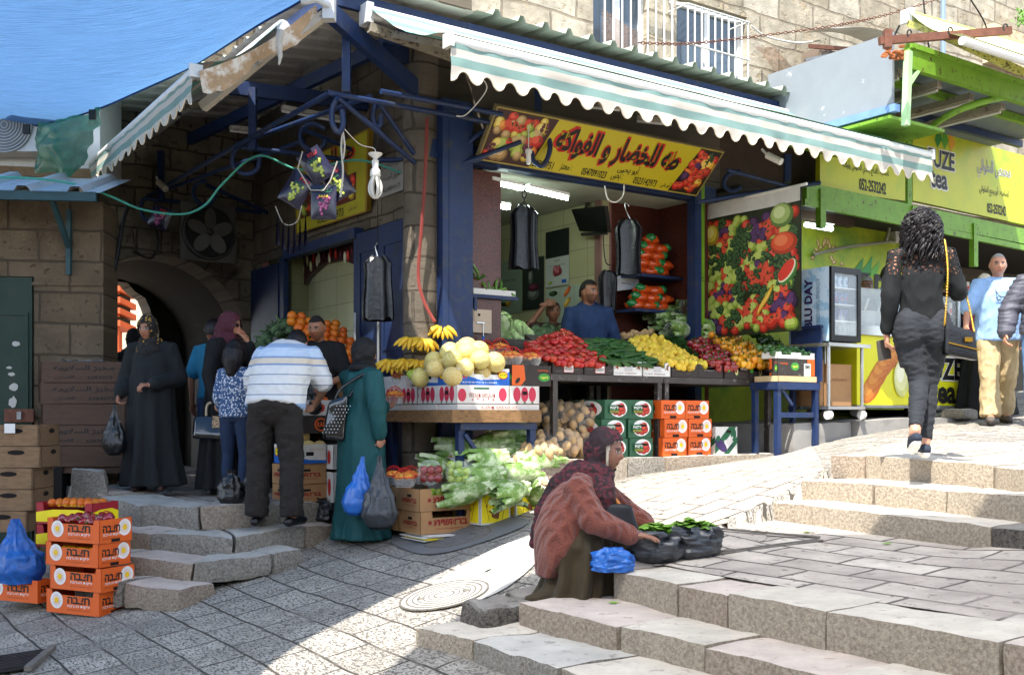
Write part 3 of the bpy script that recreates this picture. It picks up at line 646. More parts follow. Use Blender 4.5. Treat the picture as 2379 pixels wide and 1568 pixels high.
# --- left building
lb = thing('corner_house','brown stone house with a green shutter at the left edge','building',P(60,1180,9.8))
W0 = P(240,965,9.8);WD = V((-math.cos(R(6)),-math.sin(R(6)),0));WN = V((-WD.y,WD.x,0))
if WN.y > 0: WN = -WN
def LB(u,q=0,z=0): return W0+WD*u+WN*q+UP*z
mb = MB();mb.box(LB(0,0,-1.9),WD*.62,-WN*.5,UP*(1.9+1.98),wl_left);mb.box(LB(1.02,0,-1.9),WD*3.2,-WN*.5,UP*3.88,wl_left);mb.box(LB(.62,0,1.28),WD*.4,-WN*.5,UP*.7,wl_left);mb.box(LB(.0,-.001,1.2),WD*4.2,WN*.02,UP*.03,wl_left)
mb.build('wall',lb,0)
grn = M('green_shutter_paint','#22362b',.6,var=.25,stain='#3d3226',st=(.6,.7),ss=6)
mb = MB();mb.box(LB(.63,.02,-1.3),WD*.38,-WN*.06,UP*2.57,grn)
for z0,z1 in ((-1.2,-.25),(.0,.95)):
 for bx in ((.66,.03,z0,z1-z0),(.95,.03,z0,z1-z0),(.69,.26,z0,.03),(.69,.26,z1-.03,.03)): mb.box(LB(bx[0],.02,bx[2]),WD*bx[1],WN*.015,UP*bx[3],grn)
sh = mb.build('shutter',lb,0)
mb = MB();mb.box(LB(.6,.045,-.0+.33*0-.06),WD*.26,WN*.02,UP*.12,rust);mb.cbox(LB(.72,.08,0),(.04,.02,.07),grey_m);mb.build('latch',sh,0)
tnpap = M('torn_paper','#b9b6ae',.9)
mb = MB()
for (px,py,a,b) in ((45,800,.07,.04),(35,870,.06,.03),(40,900,.08,.06),(38,935,.07,.08),(30,855,.05,.02)):
 c = P(px,py,9.78);u = (c-W0).dot(WD);z = c.z;pts = [LB(u+a*.5*math.cos(t)*(1+.5*NZ.noise(V((px,t*2,0)))),.028,z+b*.6*math.sin(t)*(1+.6*NZ.noise(V((px,t*2,5))))) for t in (2*math.pi*i/14 for i in range(14))];mb.poly(pts,tnpap)
mb.build('torn_paper',sh,0)
def corru(o,u,v,nrib,h,mat,name,parent=None,lab=None,under=None,prof=(0,.38,.5,.62,.74,1)):
 """trapezoid sheet: ribs along v, repeated along u"""
 o,u,v = V(o),V(u),V(v);nn = u.cross(v).normalized();nn = nn if nn.z > 0 else -nn;top,L_ = [],[]
 for k in range(nrib):
  for f,hh in ((.0,0),(.3,0),(.38,1),(.55,1),(.63,0)): L_.append(((k+f)/nrib,hh*h))
 L_.append((1,0));mb = MB();rows = []
 for e in (0,.5,1): rows.append([o+u*a+v*e+nn*b for a,b in L_])
 mb.loft(rows,mat,cap=False,close=False)
 if under: rows = [[p-nn*.004 for p in r_][::-1] for r_ in rows];mb.loft(rows,under,cap=False,close=False)
 return mb.build(name,parent,0,lab,'roof' if lab else None)
zr = 2.0
corru(LB(-.14,.62,zr-.06),WD*4,-WN*1.1+UP*.36,9,.05,M('white_tin','#c9cdd0',.45,.3,var=.1,stain='#8a8d90',st=(.58,.7),ss=5),'roof',lb)
mb = MB();mb.bar(LB(-.1,.58,zr-.09),LB(3.6,.58,zr-.09),.05,.08,M('teal_paint','#2c4a50',.6,var=.2));mb.bar(LB(.3,.02,zr-.45),LB(.3,.5,zr-.1),.04,.05,MATS['teal_paint']);mb.bar(LB(.3,.02,zr-.7),LB(.3,.02,zr-.1),.04,.05,MATS['teal_paint']);mb.build('bracket',lb,0)
mb = MB();mb.box(P(-4,555,9.76),V((.068,0,0)),V((0,-.02,0)),UP*.12,M('yellowed_sign','#9c8f72',.7));mb.text('2',P(-1,540,9.73),V((1,0,0)),UP,M('ink','#1a1714',.7),h=.07)
mb.build('house_number',label='small framed number plate high on the brown wall at the left edge',cat='sign',smooth=0)
mb = MB();mb.box(P(-60,392,10.9),V((1.3,0,0)),V((0,.6,0)),UP*1.6,white_m);mb.bar(P(-60,395,10.85),P(225,407,10.85),.05,.1,wood_b);mb.build('roof_cabin',label='white panelled cabin on the low tin roof at far left',cat='cabin',smooth=0)
ac = thing('air_conditioner','white air conditioner with round fan grille above the low roof','air conditioner',P(20,355,10.6))
mb = MB();o_ = P(-90,352,10.6);mb.box(o_,V((.83,0,0)),V((0,.25,0)),UP*.62,white_m);mb.build('casing',ac,0)
mb = MB();c = P(10,290,10.58)
for i in range(9): mb.loft([[c+V((math.cos(t)*r_,d_,math.sin(t)*r_)) for t in (2*math.pi*k/40 for k in range(40))] for r_,d_ in ((.03+i*.03,0),(.03+i*.03,-.008),(.036+i*.03,-.008),(.036+i*.03,0))],white_m,cap=False)
mb.disc(c+V((0,.005,0)),V((1,0,0)),UP,.28,.28,M('vent_dark','#8a8d90',.7),32);mb.build('fan_grille',ac,40)
pal = thing('alley_house','sunlit pale house wall with grey door beyond the passage','building',AW(.9,-9,-.7))
mb = MB();wl2 = M('alley_plaster','#cdbb9d',.85,var=.2,vs=3,bump=.4,bs=15,stain='#9a7f5c',st=(.52,.65),ss=4)
a_,b_ = P(345,965,17.0),P(285,965,22);du = b_-a_
mb.box(a_-UP*.9-du*.25,du*1.6,V((1,.3,0))*.5,UP*3.6,wl2);mb.build('wall',pal,0)
mb = MB();mb.box(lerp(a_,b_,.32)-UP*.8,du*.22,V((-.03,0,0)),UP*2.3,M('pale_door','#a9b0ac',.6));mb.build('door',pal,0)
mb = MB();mb.box(P(150,965,23)-UP*.9,V((2.4,0,0)),V((0,.3,0)),UP*3.3,M('ribbed_plaster','#cfc6b5',.8,stretch=(12,12,.3),var=.25));mb.build('back_wall',pal,0)
orr = M('orange_rack_paint','#c4582c',.6,var=.12);rk = thing('orange_rack','orange slatted rack standing in the sunny alley beyond the passage','rack',P(275,1000,16.5))
mb = MB()
for px in (238,275): mb.bar(P(px,1000,16.4),P(px-2,655,16.4),.06,.04,orr);mb.bar(P(px+6,1000,17.0),P(px+4,665,17),.06,.04,orr)
mb.build('frame',rk,0)
for i,py in enumerate((676,703,728,757)):
 mb = MB();mb.box(P(234,py,16.3),V((.3,0,0)),V((0,.7,-.05)),UP*.09,orr);mb.box(P(234,py-8,16.36),V((.28,0,0)),V((0,.5,0)),UP*.08,st_dark);mb.build('shelf',rk,0)
# ================================================================ roofs, beams, awnings, tarps, signs
def LP(px,py,q=0):
 r = ray(px,py);t = (C-D*q).dot(D)/r.dot(D);return r*t
ZE,SO,QO = 3.42,-2.49,-.45
roof = thing('tin_roof','corrugated tin roof hipped round the corner of the fruit shop','roof',S(0,-1.5,ZE))
def ribbed(name,parent,x0,x1,pitch,fn,mat,h=.045,und=None):
 """ribs across x; fn(x, e, h): e = 0 outer end, 1 inner end"""
 mb = MB();xs = [];n = int((x1-x0)/pitch)
 for k in range(n):
  for f,hh in ((0,0),(.62,0),(.72,1),(.86,1),(.96,0)): xs.append((x0+(k+f)*pitch,hh*h))
 rows = [[fn(x,e,hh) for x,hh in xs] for e in (0,.5,1)]
 mb.loft(rows,mat,cap=False,close=False)
 if und: mb.loft([[fn(x,e,hh-.004) for x,hh in xs][::-1] for e in (0,.5,1)],und,cap=False,close=False)
 return mb.build(name,parent,0)
sage = M('sage_tin','#aab0a2',.45,.1,var=.08,vs=3,stain='#7f857a',st=(.58,.75),ss=4)
def f_front(x,e,h): k = e*min(2.2,max(.02,x-SO));return S(x,QO-k,ZE+.1*k+h)
ribbed('front_sheet',roof,-1.15,3.87,.262,f_front,sage,.055,sage)
ribbed('corner_sheet',roof,SO,-1.15,.335,lambda x,e,h: f_front(x,e,h*.2-.02),sage,.03,tin_in)
def f_left(x,e,h): k = e*min(1.5,max(.02,QO-x));w_ = (1-e)*min(1.8,max(0,(-3.0-x)*1.6));return S(SO+k-w_,x,ZE+.1*k+h-.06*w_)
ribbed('left_sheet',roof,-5.2,QO,.3,f_left,sage,.03,tin_in)
mb = MB();mb.box(S(-1.6,-2.2,ZE+.3),D*3.0,N*1.2-UP*.1,UP*.012,white_m);mb.build('flashing',roof,0)
beams = thing('blue_roof_frame','blue painted steel beams carrying the tin roof','roof frame',S(-1.5,-1,3))
mb = MB()
for a,b,wd,ht in ((P(768,30,8.25),P(990,228,9.25),.07,.14),(P(470,195,9.7),P(1010,262,10.6),.06,.13),(P(885,118,9.0),P(1330,222,10.25),.06,.13),
 (P(985,62,8.75),P(440,325,11.9),.06,.12),(S(-2.4,-.62,3.3),S(3.8,-.62,3.3),.05,.12),(S(-2.42,-.6,3.3),S(-2.42,-5.1,3.3),.05,.12),(S(-1.2,-1.5,3.36),S(3.8,-1.5,3.36),.05,.1),(P(318,352,12.0),P(590,376,12.9),.06,.12)):
 m1 = MB();m1.bar(a,b,wd,ht,blue);m1.build('beam',beams,0)
for a,b in (((805,88,8.5),(805,216,8.5)),((587,205,9.7),(587,350,9.7)),((374,352,11.9),(374,470,11.9)),((1250,200,9.5),(1250,308,9.5)),((1829,360,11.0),(1829,425,11.0))):
 m1 = MB();m1.bar(P(*a),P(*b),.065,.065,blue,up=V((0,1,0)));m1.build('hanger',beams,0)
rail = thing('scrolled_rail','blue tube rails with scroll brackets hanging under the roof corner','rail',P(765,216,8.3))
def tubes(name,lst,r=.023):
 for pts in lst: MB().tube([P(*p) for p in pts],r,blue,8).build(name,rail,60)
tubes('rail',[[(760,216,8.3),(1288,312,9.57)],[(885,213,8.32),(1166,266,9.0)],[(768,216,8.3),(375,438,11.6)],[(860,225,8.6),(553,335,10.2)],[(560,342,9.8),(975,392,10.6)],[(318,464,12.2),(705,328,9.9)],[(365,463,11.9),(620,496,12.6)],[(480,430,11.6),(640,503,12.5)]])
tubes('brace',[[(785,228,8.32),(968,382,9.15)],[(880,240,8.7),(965,362,9.15)],[(700,300,9.6),(860,365,10.3)],[(1285,312,9.57),(1070,385,9.3)],[(1210,330,9.4),(1020,400,9.2)]],.021)
def scroll(pts,Y,Y2=None,r=.023):
 n = len(pts);MB().tube(spline([P(px,py,lerp(Y,Y2 or Y,i/(n-1))) for i,(px,py) in enumerate(pts)],26),r,blue,8).build('scroll',rail,60)
scroll([(785,226),(773,250),(772,285),(786,308),(797,290),(795,256)],8.35)
scroll([(873,240),(867,270),(875,294),(884,288),(885,266)],8.75)
scroll([(755,300),(725,288),(700,304),(702,335),(728,350),(752,338),(754,325)],9.75)
scroll([(600,340),(560,338),(541,362),(545,390),(572,405),(598,393),(603,362)],9.9)
scroll([(1245,330),(1268,310),(1278,345),(1262,385),(1240,375),(1235,352)],9.55)
scroll([(1030,275),(1022,320),(1030,370),(1052,372),(1090,330),(1145,292)],9.3)
scroll([(1145,270),(1158,285),(1166,305),(1155,332),(1135,325)],9.35)
scroll([(970,240),(990,270),(985,330),(960,360),(920,372),(875,372)],9.4)
scroll([(962,265),(968,310),(958,350),(945,360)],9.2)
scroll([(480,420),(455,430),(450,455),(470,476),(495,468),(500,440)],11.7)
scroll([(365,465),(335,462),(328,485),(335,508),(360,512)],11.7)
scroll([(1720,398),(1690,408),(1682,430),(1700,444),(1722,436)],10.9)
tubes('rail',[[(1620,470,10.6),(1905,425,11.0)],[(1690,395,10.5),(1852,440,11.0)]],.022)
# ---- awnings
aw_g = M('awning_green','#74908a',.8,var=.12,vs=4,stain='#8fb0aa',st=(.6,.75),ss=9);aw_w = M('awning_white','#b9b2a7',.8,var=.07,vs=4,stain='#b3aca4',st=(.6,.75),ss=7);aw_t = M('awning_trim','#d9cbb2',.8)
aw_gu = M('awning_green_top','#6b9d8f',.8,var=.12);
def awning(label,b0,b1,r0,r1,out,drop,nsc,frame=True,torn=False):
 """bar b0-b1, roller r0-r1; a striped valance with scalloped hem hangs from the bar"""
 aw = thing('striped_awning',label,'awning',lerp(b0,b1,.5));mb = MB();t = (b1-b0).normalized();ln = (b1-b0).length
 mb.tube([b0,b1],.042,white_m,12);
 for e in (b0,b1): mb.cbox(e,(.035,.1,.1),white_p,(t,out,UP))
 mb.build('front_bar',aw,50)
 MB().tube([r0,r1],.062,white_m,12).build('roller',aw,50)
 nst = 9
 for k in range(nst):
  m1 = MB();a,b = k/nst,(k+1)/nst
  m1.grid(lambda x,y: lerp(lerp(r0,r1,x),lerp(b0,b1,x),lerp(a,b,y))+UP*(.06-.10*math.sin(math.pi*lerp(a,b,y))+.012*NZ.noise(V((x*9,k*.7+y*.7,0)))),30,2,aw_w if k % 2 else aw_gu)
  m1.build('cloth_stripe',aw,60)
 hs = [0,.15,.37,.62,1];n = nsc*10;sag = lambda x: .02*NZ.noise(V((x*7,2,1)))+.012*math.sin(x*nsc*2.1)
 def pt(x,f): return lerp(b0,b1,x)-UP*(.02+f*drop)+out*(.03+sag(x)*f+.012*NZ.noise(V((x*ln*6,f*3,0))))
 for k,mt in enumerate((aw_g,aw_w,aw_g)):
  m1 = MB();m1.grid(lambda x,y: pt(x,lerp(hs[k],hs[k+1],y)*.8),n//2,3,mt);m1.build('valance_stripe',aw,60)
 hem = lambda x: .62*.8+.2+.12*(lambda c: math.copysign(abs(c)**.65,c))(math.cos(2*math.pi*x*nsc))
 m1 = MB();m1.grid(lambda x,y: pt(x,lerp(.62*.8,hem(x)+.0,y)),n,3,aw_w);m1.build('scalloped_hem',aw,60)
 m1 = MB();m1.tube([pt(i/(n),hem(i/n))+out*.004 for i in range(n+1)],.0065,aw_t,5);m1.build('hem_piping',aw,60)
 if frame:
  for x in (.03,.5,.97):
   e0,e1 = lerp(r0,r1,x)-UP*.12,lerp(b0,b1,x)-UP*.03;md = lerp(e0,e1,.5)+t*(.25 if x < .5 else -.25)
   m1 = MB();m1.bar(e0,md,.035,.05,M('dirty_beige_metal','#a39a88',.6,.2,var=.25,stain='#4a4036',st=(.52,.62),ss=20));m1.bar(md,e1,.03,.045,MATS['dirty_beige_metal']);m1.cbox(md,(.06,.06,.09),dark_m);m1.build('folding_arm',aw,0)
 return aw
b0,b1 = SP(1042,96,.7),SP(2160,360,.7);b0.z = b1.z = (b0.z+b1.z)/2
s0,s1 = sq(b0)[0],sq(b1)[0]
a1 = awning('long green and white striped awning over the front of the fruit stand',b0,b1,S(s0,-.52,3.2),S(s1,-.52,3.2),N,.33,28)
mb = MB();mb.bar(S(s0,-.5,3.08),S(s0+1.2,-.48,2.95),.06,.07,MATS['dirty_beige_metal']);mb.cbox(S(s0,-.55,3.2),(.06,.14,.16),white_m,(D,N,UP));mb.build('end_bracket',a1,0)
c0,c1 = P(455,166,8.05),P(190,402,11.3)
a2 = awning('short green and white striped awning on the left side of the corner',c0,c1,S(sq(c0)[0]+.75,sq(c0)[1]-.1,3.15),S(sq(c1)[0]+.75,sq(c1)[1],3.15),-D,.29,17)
rag = M('torn_beige_cloth','#b59a7c',.9,var=.2,vs=5,stain='#e3ded6',st=(.5,.6),ss=6)
mb = MB();e0,e1 = P(462,160,8.0),P(735,5,8.1)
mb.grid(lambda x,y: lerp(e0,e1,x)+V((0,.1*y,-.02-(.13+.05*math.sin(x*9)+.04*NZ.noise(V((x*12,3,0))))*y*(1-.3*x)-.12*math.sin(math.pi*x)*.6)),40,6,rag)
mb.build('torn_cloth',label='ragged torn beige and white cloth strip along the roof corner by the blue tarp',cat='cloth',smooth=60)
bgm = M('beige_channel','#c3b9a8',.6,var=.12,stain='#6b5a48',st=(.55,.65),ss=10);mb = MB()
mb.bar(P(470,250,8.6),P(700,62,8.35),.07,.07,bgm);mb.build('batten',a2,0)
mb = MB();mb.bar(P(690,85,8.2),P(768,25,8.15),.07,.06,bgm);mb.cbox(P(765,18,8.15),(.09,.1,.2),white_m);mb.tube([P(765,12,8.1),P(735,-2,8.05),P(700,5,8.05)],.03,white_m);mb.build('end_bracket',a2,0)
mb = MB();mb.tube(spline([P(652,70,8.0),P(648,105,8.0),P(651,128,8.0),P(648,152,8.0)],10),[.02,.03,.028,.02,.03,.022,.018,.02,.012,.01,.004],aw_w,7);mb.build('torn_strip',label='white torn cloth strip dangling from the roof corner',cat='cloth')
# ---- tarps
tarp = MTRANS('blue_tarp','#5f84ad','#5c87b8',.6,.4,.9,20,(4,R(35),(1,16,1)))
far = [V((-8.4,12.2,3.25)),V((-6.2,11.5,3.1))]+[P(*a) for a in ((0,291,10.9),(60,293,10.7),(105,289,10.5),(175,271,10.2),(245,247,9.95),(330,210,9.6),(400,178,9.35),(457,148,9.15),(525,106,8.9),(605,56,8.6),(690,8,8.3),(745,-35,8.15))]
near = [V((-9.5,.0,4.0)),V((-6,-.6,4.0)),V((-3.2,-.5,3.9)),V((-2.1,1.2,3.7)),V((-2.3,3.2,3.55)),V((-1.45,4.8,3.5)),V((-.48,5.82,3.45))]
fs_,ns_ = spline(far,80),spline(near,80)
mb = MB();mb.grid(lambda a,b: lerp(fs_[round(a*80)],ns_[round(a*80)],b)-UP*(.28*math.sin(math.pi*b)*(.5+.5*math.sin(math.pi*a))+.012*NZ.noise(V((a*5,b*60,0)))+.02*NZ.noise(V((a*3,b*14,3)))),80,60,tarp)
mb.tube([p for p in fs_],.012,M('dark_blue_hem','#24406e',.7),6);mb.build('blue_tarp',label='large blue tarpaulin sagging overhead at the upper left',cat='tarpaulin',smooth=180)
for px,py,lb_ in ((215,259,'black clip on the blue tarpaulin edge above the green sheet'),(62,293,'black clip on the blue tarpaulin edge above the air conditioner')): MB().cbox(P(px,py+8,9.9),(.06,.03,.09),black_p).build('tarp_clip',None,0,lb_,'clip')
gt = MTRANS('green_sheet','#2f7a66','#3a9a78',.25,.5,.6,12,alpha=.88,spec=.8)
mb = MB();e0,e1 = spline([P(85,285,10.4),P(130,280,10.2),P(180,270,10.1),P(240,250,10.0)],20),spline([P(82,405,10.5),P(125,400,10.3),P(160,412,10.2),P(195,385,10.2)],20)
mb.grid(lambda a,b: lerp(e0[round(a*20)],e1[round(a*20)],b)+V((.03*NZ.noise(V((a*5,b*4,1))),-.22*math.sin(math.pi*b)*math.sin(math.pi*a)+.1*NZ.noise(V((a*6,b*6,4))),.02*NZ.noise(V((a*4,b*5,7))))),20,24,gt)
mb.build('green_plastic_sheet',label='crumpled green plastic sheet hanging below the blue tarpaulin',cat='plastic sheet',smooth=180)
shc = MTRANS('white_shade_cloth','#dcd8d0','#f0ece4',.8,.6,alpha=.85);mb = MB();zz = 4.6  # unseen cloth added overhead, its edge cut to cast the foreground shade
def back(px,py,z): g = G(px,py,2,14);k = (z-g.z)/-SUN.z;return g-SUN*k
edge = [back(1215,1372,zz)-V((1.4,2.2,0)),back(900,1568,zz)-V((.1,.1,0)),back(1200,1352,zz),back(1265,1318,zz)]
tp = lambda px,py,Y: P(px,py,Y)-SUN*((zz-P(px,py,Y).z)/-SUN.z)
edge = [tp(700,1760,4.4),tp(870,1568,5.3),tp(1185,1362,6.6),tp(1420,1262,6.7),tp(1650,1222,6.87),tp(2000,1238,6.65),tp(2379,1255,6.37),tp(2900,1265,6.1)]
es = spline(edge,40);bs_ = [V((p.x*1.1+.5,-3.5,zz+.3)) for p in es]
mb.grid(lambda a,b: lerp(es[round(a*40)],bs_[round(a*40)],b)-UP*.12*math.sin(math.pi*b),40,10,shc);mb.build('shade_cloth',label='pale shade cloth outside the picture, added to shade the foreground',cat='shade cloth',smooth=180)
# ================================================================ printed fruit and signs
def FM(h): return M('print_'+h,h,.45,var=.02)
def disc3(mb,c,u,v,a,b,cols,lift,rot=0):
 u2 = u*math.cos(rot)+v*math.sin(rot);v2 = v*math.cos(rot)-u*math.sin(rot)
 for k,(f,h) in enumerate(zip((1,.82,.5),cols)): mb.disc(c-u*a*.1*k+v*b*.13*k,u2,v2,a*f,b*f,FM(h),14,lift+k*.0006)
PAL = {'tom': ('#7d1a10','#c22d1c','#e0523a'),'ora': ('#b0561a','#e0812c','#f2a850'),'lem': ('#a58a24','#d9bf45','#f0de80'),'app': ('#5f7526','#98ad3e','#c3d06a'),'egg': ('#1e1024','#3b1f44','#5c3a66'),'bro': ('#142412','#2c4426','#4b6a3c'),'pot': ('#7d5f36','#b3915c','#d3b684'),'gra': ('#2a0f1c','#51192f','#7d3750'),'car': ('#a8401a','#de6a26','#f08c48'),'cab': ('#5f7a3a','#a3b86a','#d0dca0'),'pep': ('#8e1714','#cf2a20','#ea5a48'),'yel': ('#b07a14','#e8b02a','#f7d468')}
def collage(mb,quad,kinds,n,size,seed,bgc,lift=.001):
 """printed heap of fruit filling a quad (corners: lower left, lower right, upper right, upper left)"""
 q = [V(x) for x in quad];u,v = (q[1]-q[0]).normalized(),(q[3]-q[0]);v = (v-u*v.dot(u)).normalized();nn = u.cross(v);rr = random.Random(seed)
 mb.poly([p+nn*lift for p in q],FM(bgc));pts = []
 lim = lambda x,y: lerp(lerp(q[0],q[1],x),lerp(q[3],q[2],x),y)
 W,H = (q[1]-q[0]).length,(q[3]-q[0]).length
 for i in range(n*12):
  if len(pts) >= n: break
  x,y = rr.random(),rr.random();s_ = size*rr.uniform(.7,1.25);mx,my = s_/W*.95,s_/H*.95
  x = mx+(1-2*mx)*x;y = my+(1-2*my)*y
  if any((x-a)**2*W*W+(y-b)**2*H*H < (s_*.62)**2 for a,b,_ in pts): continue
  pts.append((x,y,s_))
 pts.sort(key=lambda p: -p[1])
 for i,(x,y,s_) in enumerate(pts):
  k = kinds[int(NZ.noise(V((x*4+seed,y*4,seed)))*6+rr.random()*2+20) % len(kinds)];c = lim(x,y)+nn*(lift+.0012+.00002*i)
  if k in ('car',): disc3(mb,c,u,v,s_*1.0,s_*.33,PAL[k],0,rr.uniform(-.7,.7))
  elif k == 'gra':
   for j in range(9): disc3(mb,c+u*rr.uniform(-.6,.6)*s_+v*rr.uniform(-.6,.6)*s_,u,v,s_*.3,s_*.3,PAL[k],.0003*j)
  elif k == 'bro':
   for j in range(9): disc3(mb,c+u*rr.uniform(-.6,.6)*s_+v*rr.uniform(-.5,.6)*s_,u,v,s_*.36,s_*.36,PAL[k],.0003*j)
  else: disc3(mb,c,u,v,s_,s_*rr.uniform(.85,1),PAL[k],0)
  if k in ('tom','pep','yel'): a = rr.uniform(.3,2.8);mb.disc(c+u*s_*.55*math.cos(a)+v*s_*.5*math.sin(a)+nn*.003,u*math.cos(a)+v*math.sin(a),v*math.cos(a)-u*math.sin(a),s_*.12,s_*.28,FM('#2f4a1c'),8)
yel = M('sign_yellow','#c9b91f',.4,var=.04,vs=2);blk = M('sign_black','#14110f',.5);red = M('sign_red','#d0241c',.45);whi = M('sign_white','#e3e1dc',.5)
sg = thing('shop_sign','long yellow sign with red and black lettering and fruit photos over the shop','sign',SP(1360,410,-.78))
BL,BR,TR,TL = SP(1108,372,-.8),SP(1618,457,-.8),SP(1684,353,-.47),SP(1155,246,-.47)
mb = MB();nn = (BR-BL).cross(TL-BL).normalized();mb.prism([BL,BR,TR,TL],-nn*.05,M('sign_edge','#8c7a52',.6))
mb.build('board',sg,0)
def bl(x,y): return lerp(lerp(BL,BR,x),lerp(TL,TR,x),y)
mb = MB();mb.poly([bl(x,y)+nn*.002 for x,y in ((.005,.02),(.995,.02),(.995,.98),(.005,.98))],yel);mb.build('face',sg,0)
mb = MB();collage(mb,[bl(.006,.03),bl(.205,.03),bl(.245,.97),bl(.006,.97)],['tom','ora','gra','lem','tom','pot','app','pep'],46,.06,3,'#3a1414',.003);mb.build('fruit_photo',sg,0)
mb = MB();collage(mb,[bl(.845,.03),bl(.993,.03),bl(.993,.97),bl(.885,.97)],['pep','car','egg','bro','ora','yel','tom'],30,.065,5,'#241712',.003);mb.build('vegetable_photo',sg,0)
u,v = (BR-BL).normalized(),(TL-BL).normalized()
mb = MB();s_ = rtl('طه للخضار و الفواكه');c = bl(.545,.6);mb.text(s_,c,u,v,red,w=1.58,h=.35,bold=.075,lift=.006);mb.text(s_,c,u,v,blk,w=1.52,h=.3,bold=.035,lift=.009);mb.build('shop_name',sg,0)
mb = MB();mb.text(rtl('أبو يحيى'),bl(.62,.3),u,v,blk,w=.26,h=.1,bold=.01,lift=.006)
for x,n_,wd in ((.74,'0523142973',.3),(.5,'0547091023',.3),(.265,'0528888751',.3)): mb.text(n_,bl(x-.02,.125),u,v,blk,w=wd,h=.075,bold=.012,lift=.006,al='c')
for x,n_ in ((.825,':أبو علي'),(.585,':يحيى'),(.355,':معتز')): mb.text(rtl(n_.replace(':',''))+' :',bl(x,.125),u,v,blk,w=.14,h=.075,bold=.008,lift=.006)
mb.build('phone_numbers',sg,0)
g0,g1,g2,g3 = LP(688,545,.06),LP(852,492,.06),LP(857,298,.25),LP(684,385,.25)
s2 = thing('shop_sign','yellow fruit sign in shade on the dark side wall above the blue doors','sign',lerp(g0,g1,.5))
nn2 = (g1-g0).cross(g3-g0).normalized();mb = MB();mb.prism([g0,g1,g2,g3],-nn2*.05,M('gold_edge','#8a6a1c',.5));mb.build('board',s2,0)
yl = lambda x,y: lerp(lerp(g0,g1,x),lerp(g3,g2,x),y)
mb = MB();mb.poly([yl(x,y)+nn2*.002 for x,y in ((.02,.02),(.98,.02),(.98,.98),(.02,.98))],M('sign_olive','#a79f22',.5));mb.build('face',s2,0)
mb = MB();collage(mb,[yl(.08,.2),yl(.86,.2),yl(.86,.55),yl(.08,.5)],['tom','car','lem','bro','pep','app'],30,.075,9,'#5a2416',.003);mb.build('fruit_photo',s2,0)
u2,v2 = (g1-g0).normalized(),(g3-g0).normalized()
mb = MB();mb.text(rtl('طه للخضار'),yl(.5,.83),u2,v2,red,w=1.15,h=.24,bold=.045,lift=.006);mb.text(rtl('طه للخضار'),yl(.5,.83),u2,v2,blk,w=1.1,h=.2,bold=.018,lift=.009);mb.text(rtl('أبو يحيى'),yl(.4,.62),u2,v2,blk,w=.35,h=.13,lift=.006)
mb.text('0523142973',yl(.52,.1),u2,v2,blk,w=.62,h=.09,bold=.01,lift=.006);mb.text(rtl('أبو علي')+' :',yl(.83,.11),u2,v2,blk,w=.2,h=.08,lift=.006);mb.build('lettering',s2,0)
s3 = thing('street_sign','pale street name tiles in three scripts beside the yellow side sign','sign',LP(905,440,.03));mb = MB();h0,h1,h2,h3 = LP(885,460,.03),LP(936,441,.03),LP(936,362,.03),LP(885,375,.03)
mb.prism([h0,h1,h2,h3],-D*-.03,M('sign_tile','#8f8d88',.4,var=.05));mb.build('tiles',s3,0);mb = MB();k = lambda x,y: lerp(lerp(h0,h1,x),lerp(h3,h2,x),y);u3 = (h1-h0).normalized()
mb.text('AL-JABSHA ST.',k(.5,.16),u3,UP,blk,w=.36,h=.05,bold=.012);mb.text(rtl('طريق الجبشة'),k(.5,.5),u3,UP,blk,w=.33,h=.08);mb.text(rtl("רחוב אל-ג'בשה"),k(.5,.84),u3,UP,blk,w=.34,h=.05);mb.build('lettering',s3,0)
# ================================================================ the lime green shop on the right
gs = thing('green_shop','lime green roastery shop with yellow signs on the right','shop',S(5.5,-.8,0))
QG = -.6;lime = M('lime_beam','#6f9a2c',.5,var=.15,stain='#4b3d22',st=(.58,.64),ss=18);yg = M('sign_lime','#bdbf1c',.4,var=.12,vs=2,stain='#93b52c',st=(.5,.7),ss=1.4)
def gq(px,py,q=QG): return SP(px,py,q)
def greensign(px0,px1,yt0,yt1,yb0,yb1,name,lines,logo=None):
 a,b,c_,d_ = gq(px0,yb0),gq(px1,yb1),gq(px1,yt1),gq(px0,yt0);so_ = MB();so_.prism([a,b,c_,d_],L*.06,yg);o_ = so_.build(name,gs,0)
 k = lambda x,y: lerp(lerp(a,b,x),lerp(d_,c_,x),y);mb = MB()
 for (txt,x,y,wd,ht,mt,bo) in lines: mb.text(txt,k(x,y),D,UP,mt,w=wd,h=ht,bold=bo,lift=.004)
 if logo:
  x,y,sc = logo;
  for j,cc in enumerate(('#2e7d2a','#5aa02c','#d99a2a')): c0_ = k(x-.03+.05*j,y+.33);mb.poly([c0_+N*.004+D*(-.06*sc),c0_+N*.004+UP*-.1*sc,c0_+N*.004+D*.1*sc+UP*.02*sc,c0_+N*.004+D*(.04-.05*j)*sc+UP*.22*sc],FM(cc))
  mb.text('FUZE',k(x,y+.08),D,UP,whi,w=.62*sc,h=.27*sc,bold=.06,lift=.004);mb.text('FUZE',k(x,y+.08),D,UP,blk,w=.58*sc,h=.24*sc,bold=.03,lift=.007)
  mb.text('tea',k(x-.02,y-.2),D,UP,whi,w=.42*sc,h=.27*sc,bold=.06,lift=.004);mb.text('tea',k(x-.02,y-.2),D,UP,blk,w=.38*sc,h=.23*sc,bold=.03,lift=.007)
 mb.build('lettering',o_,0)
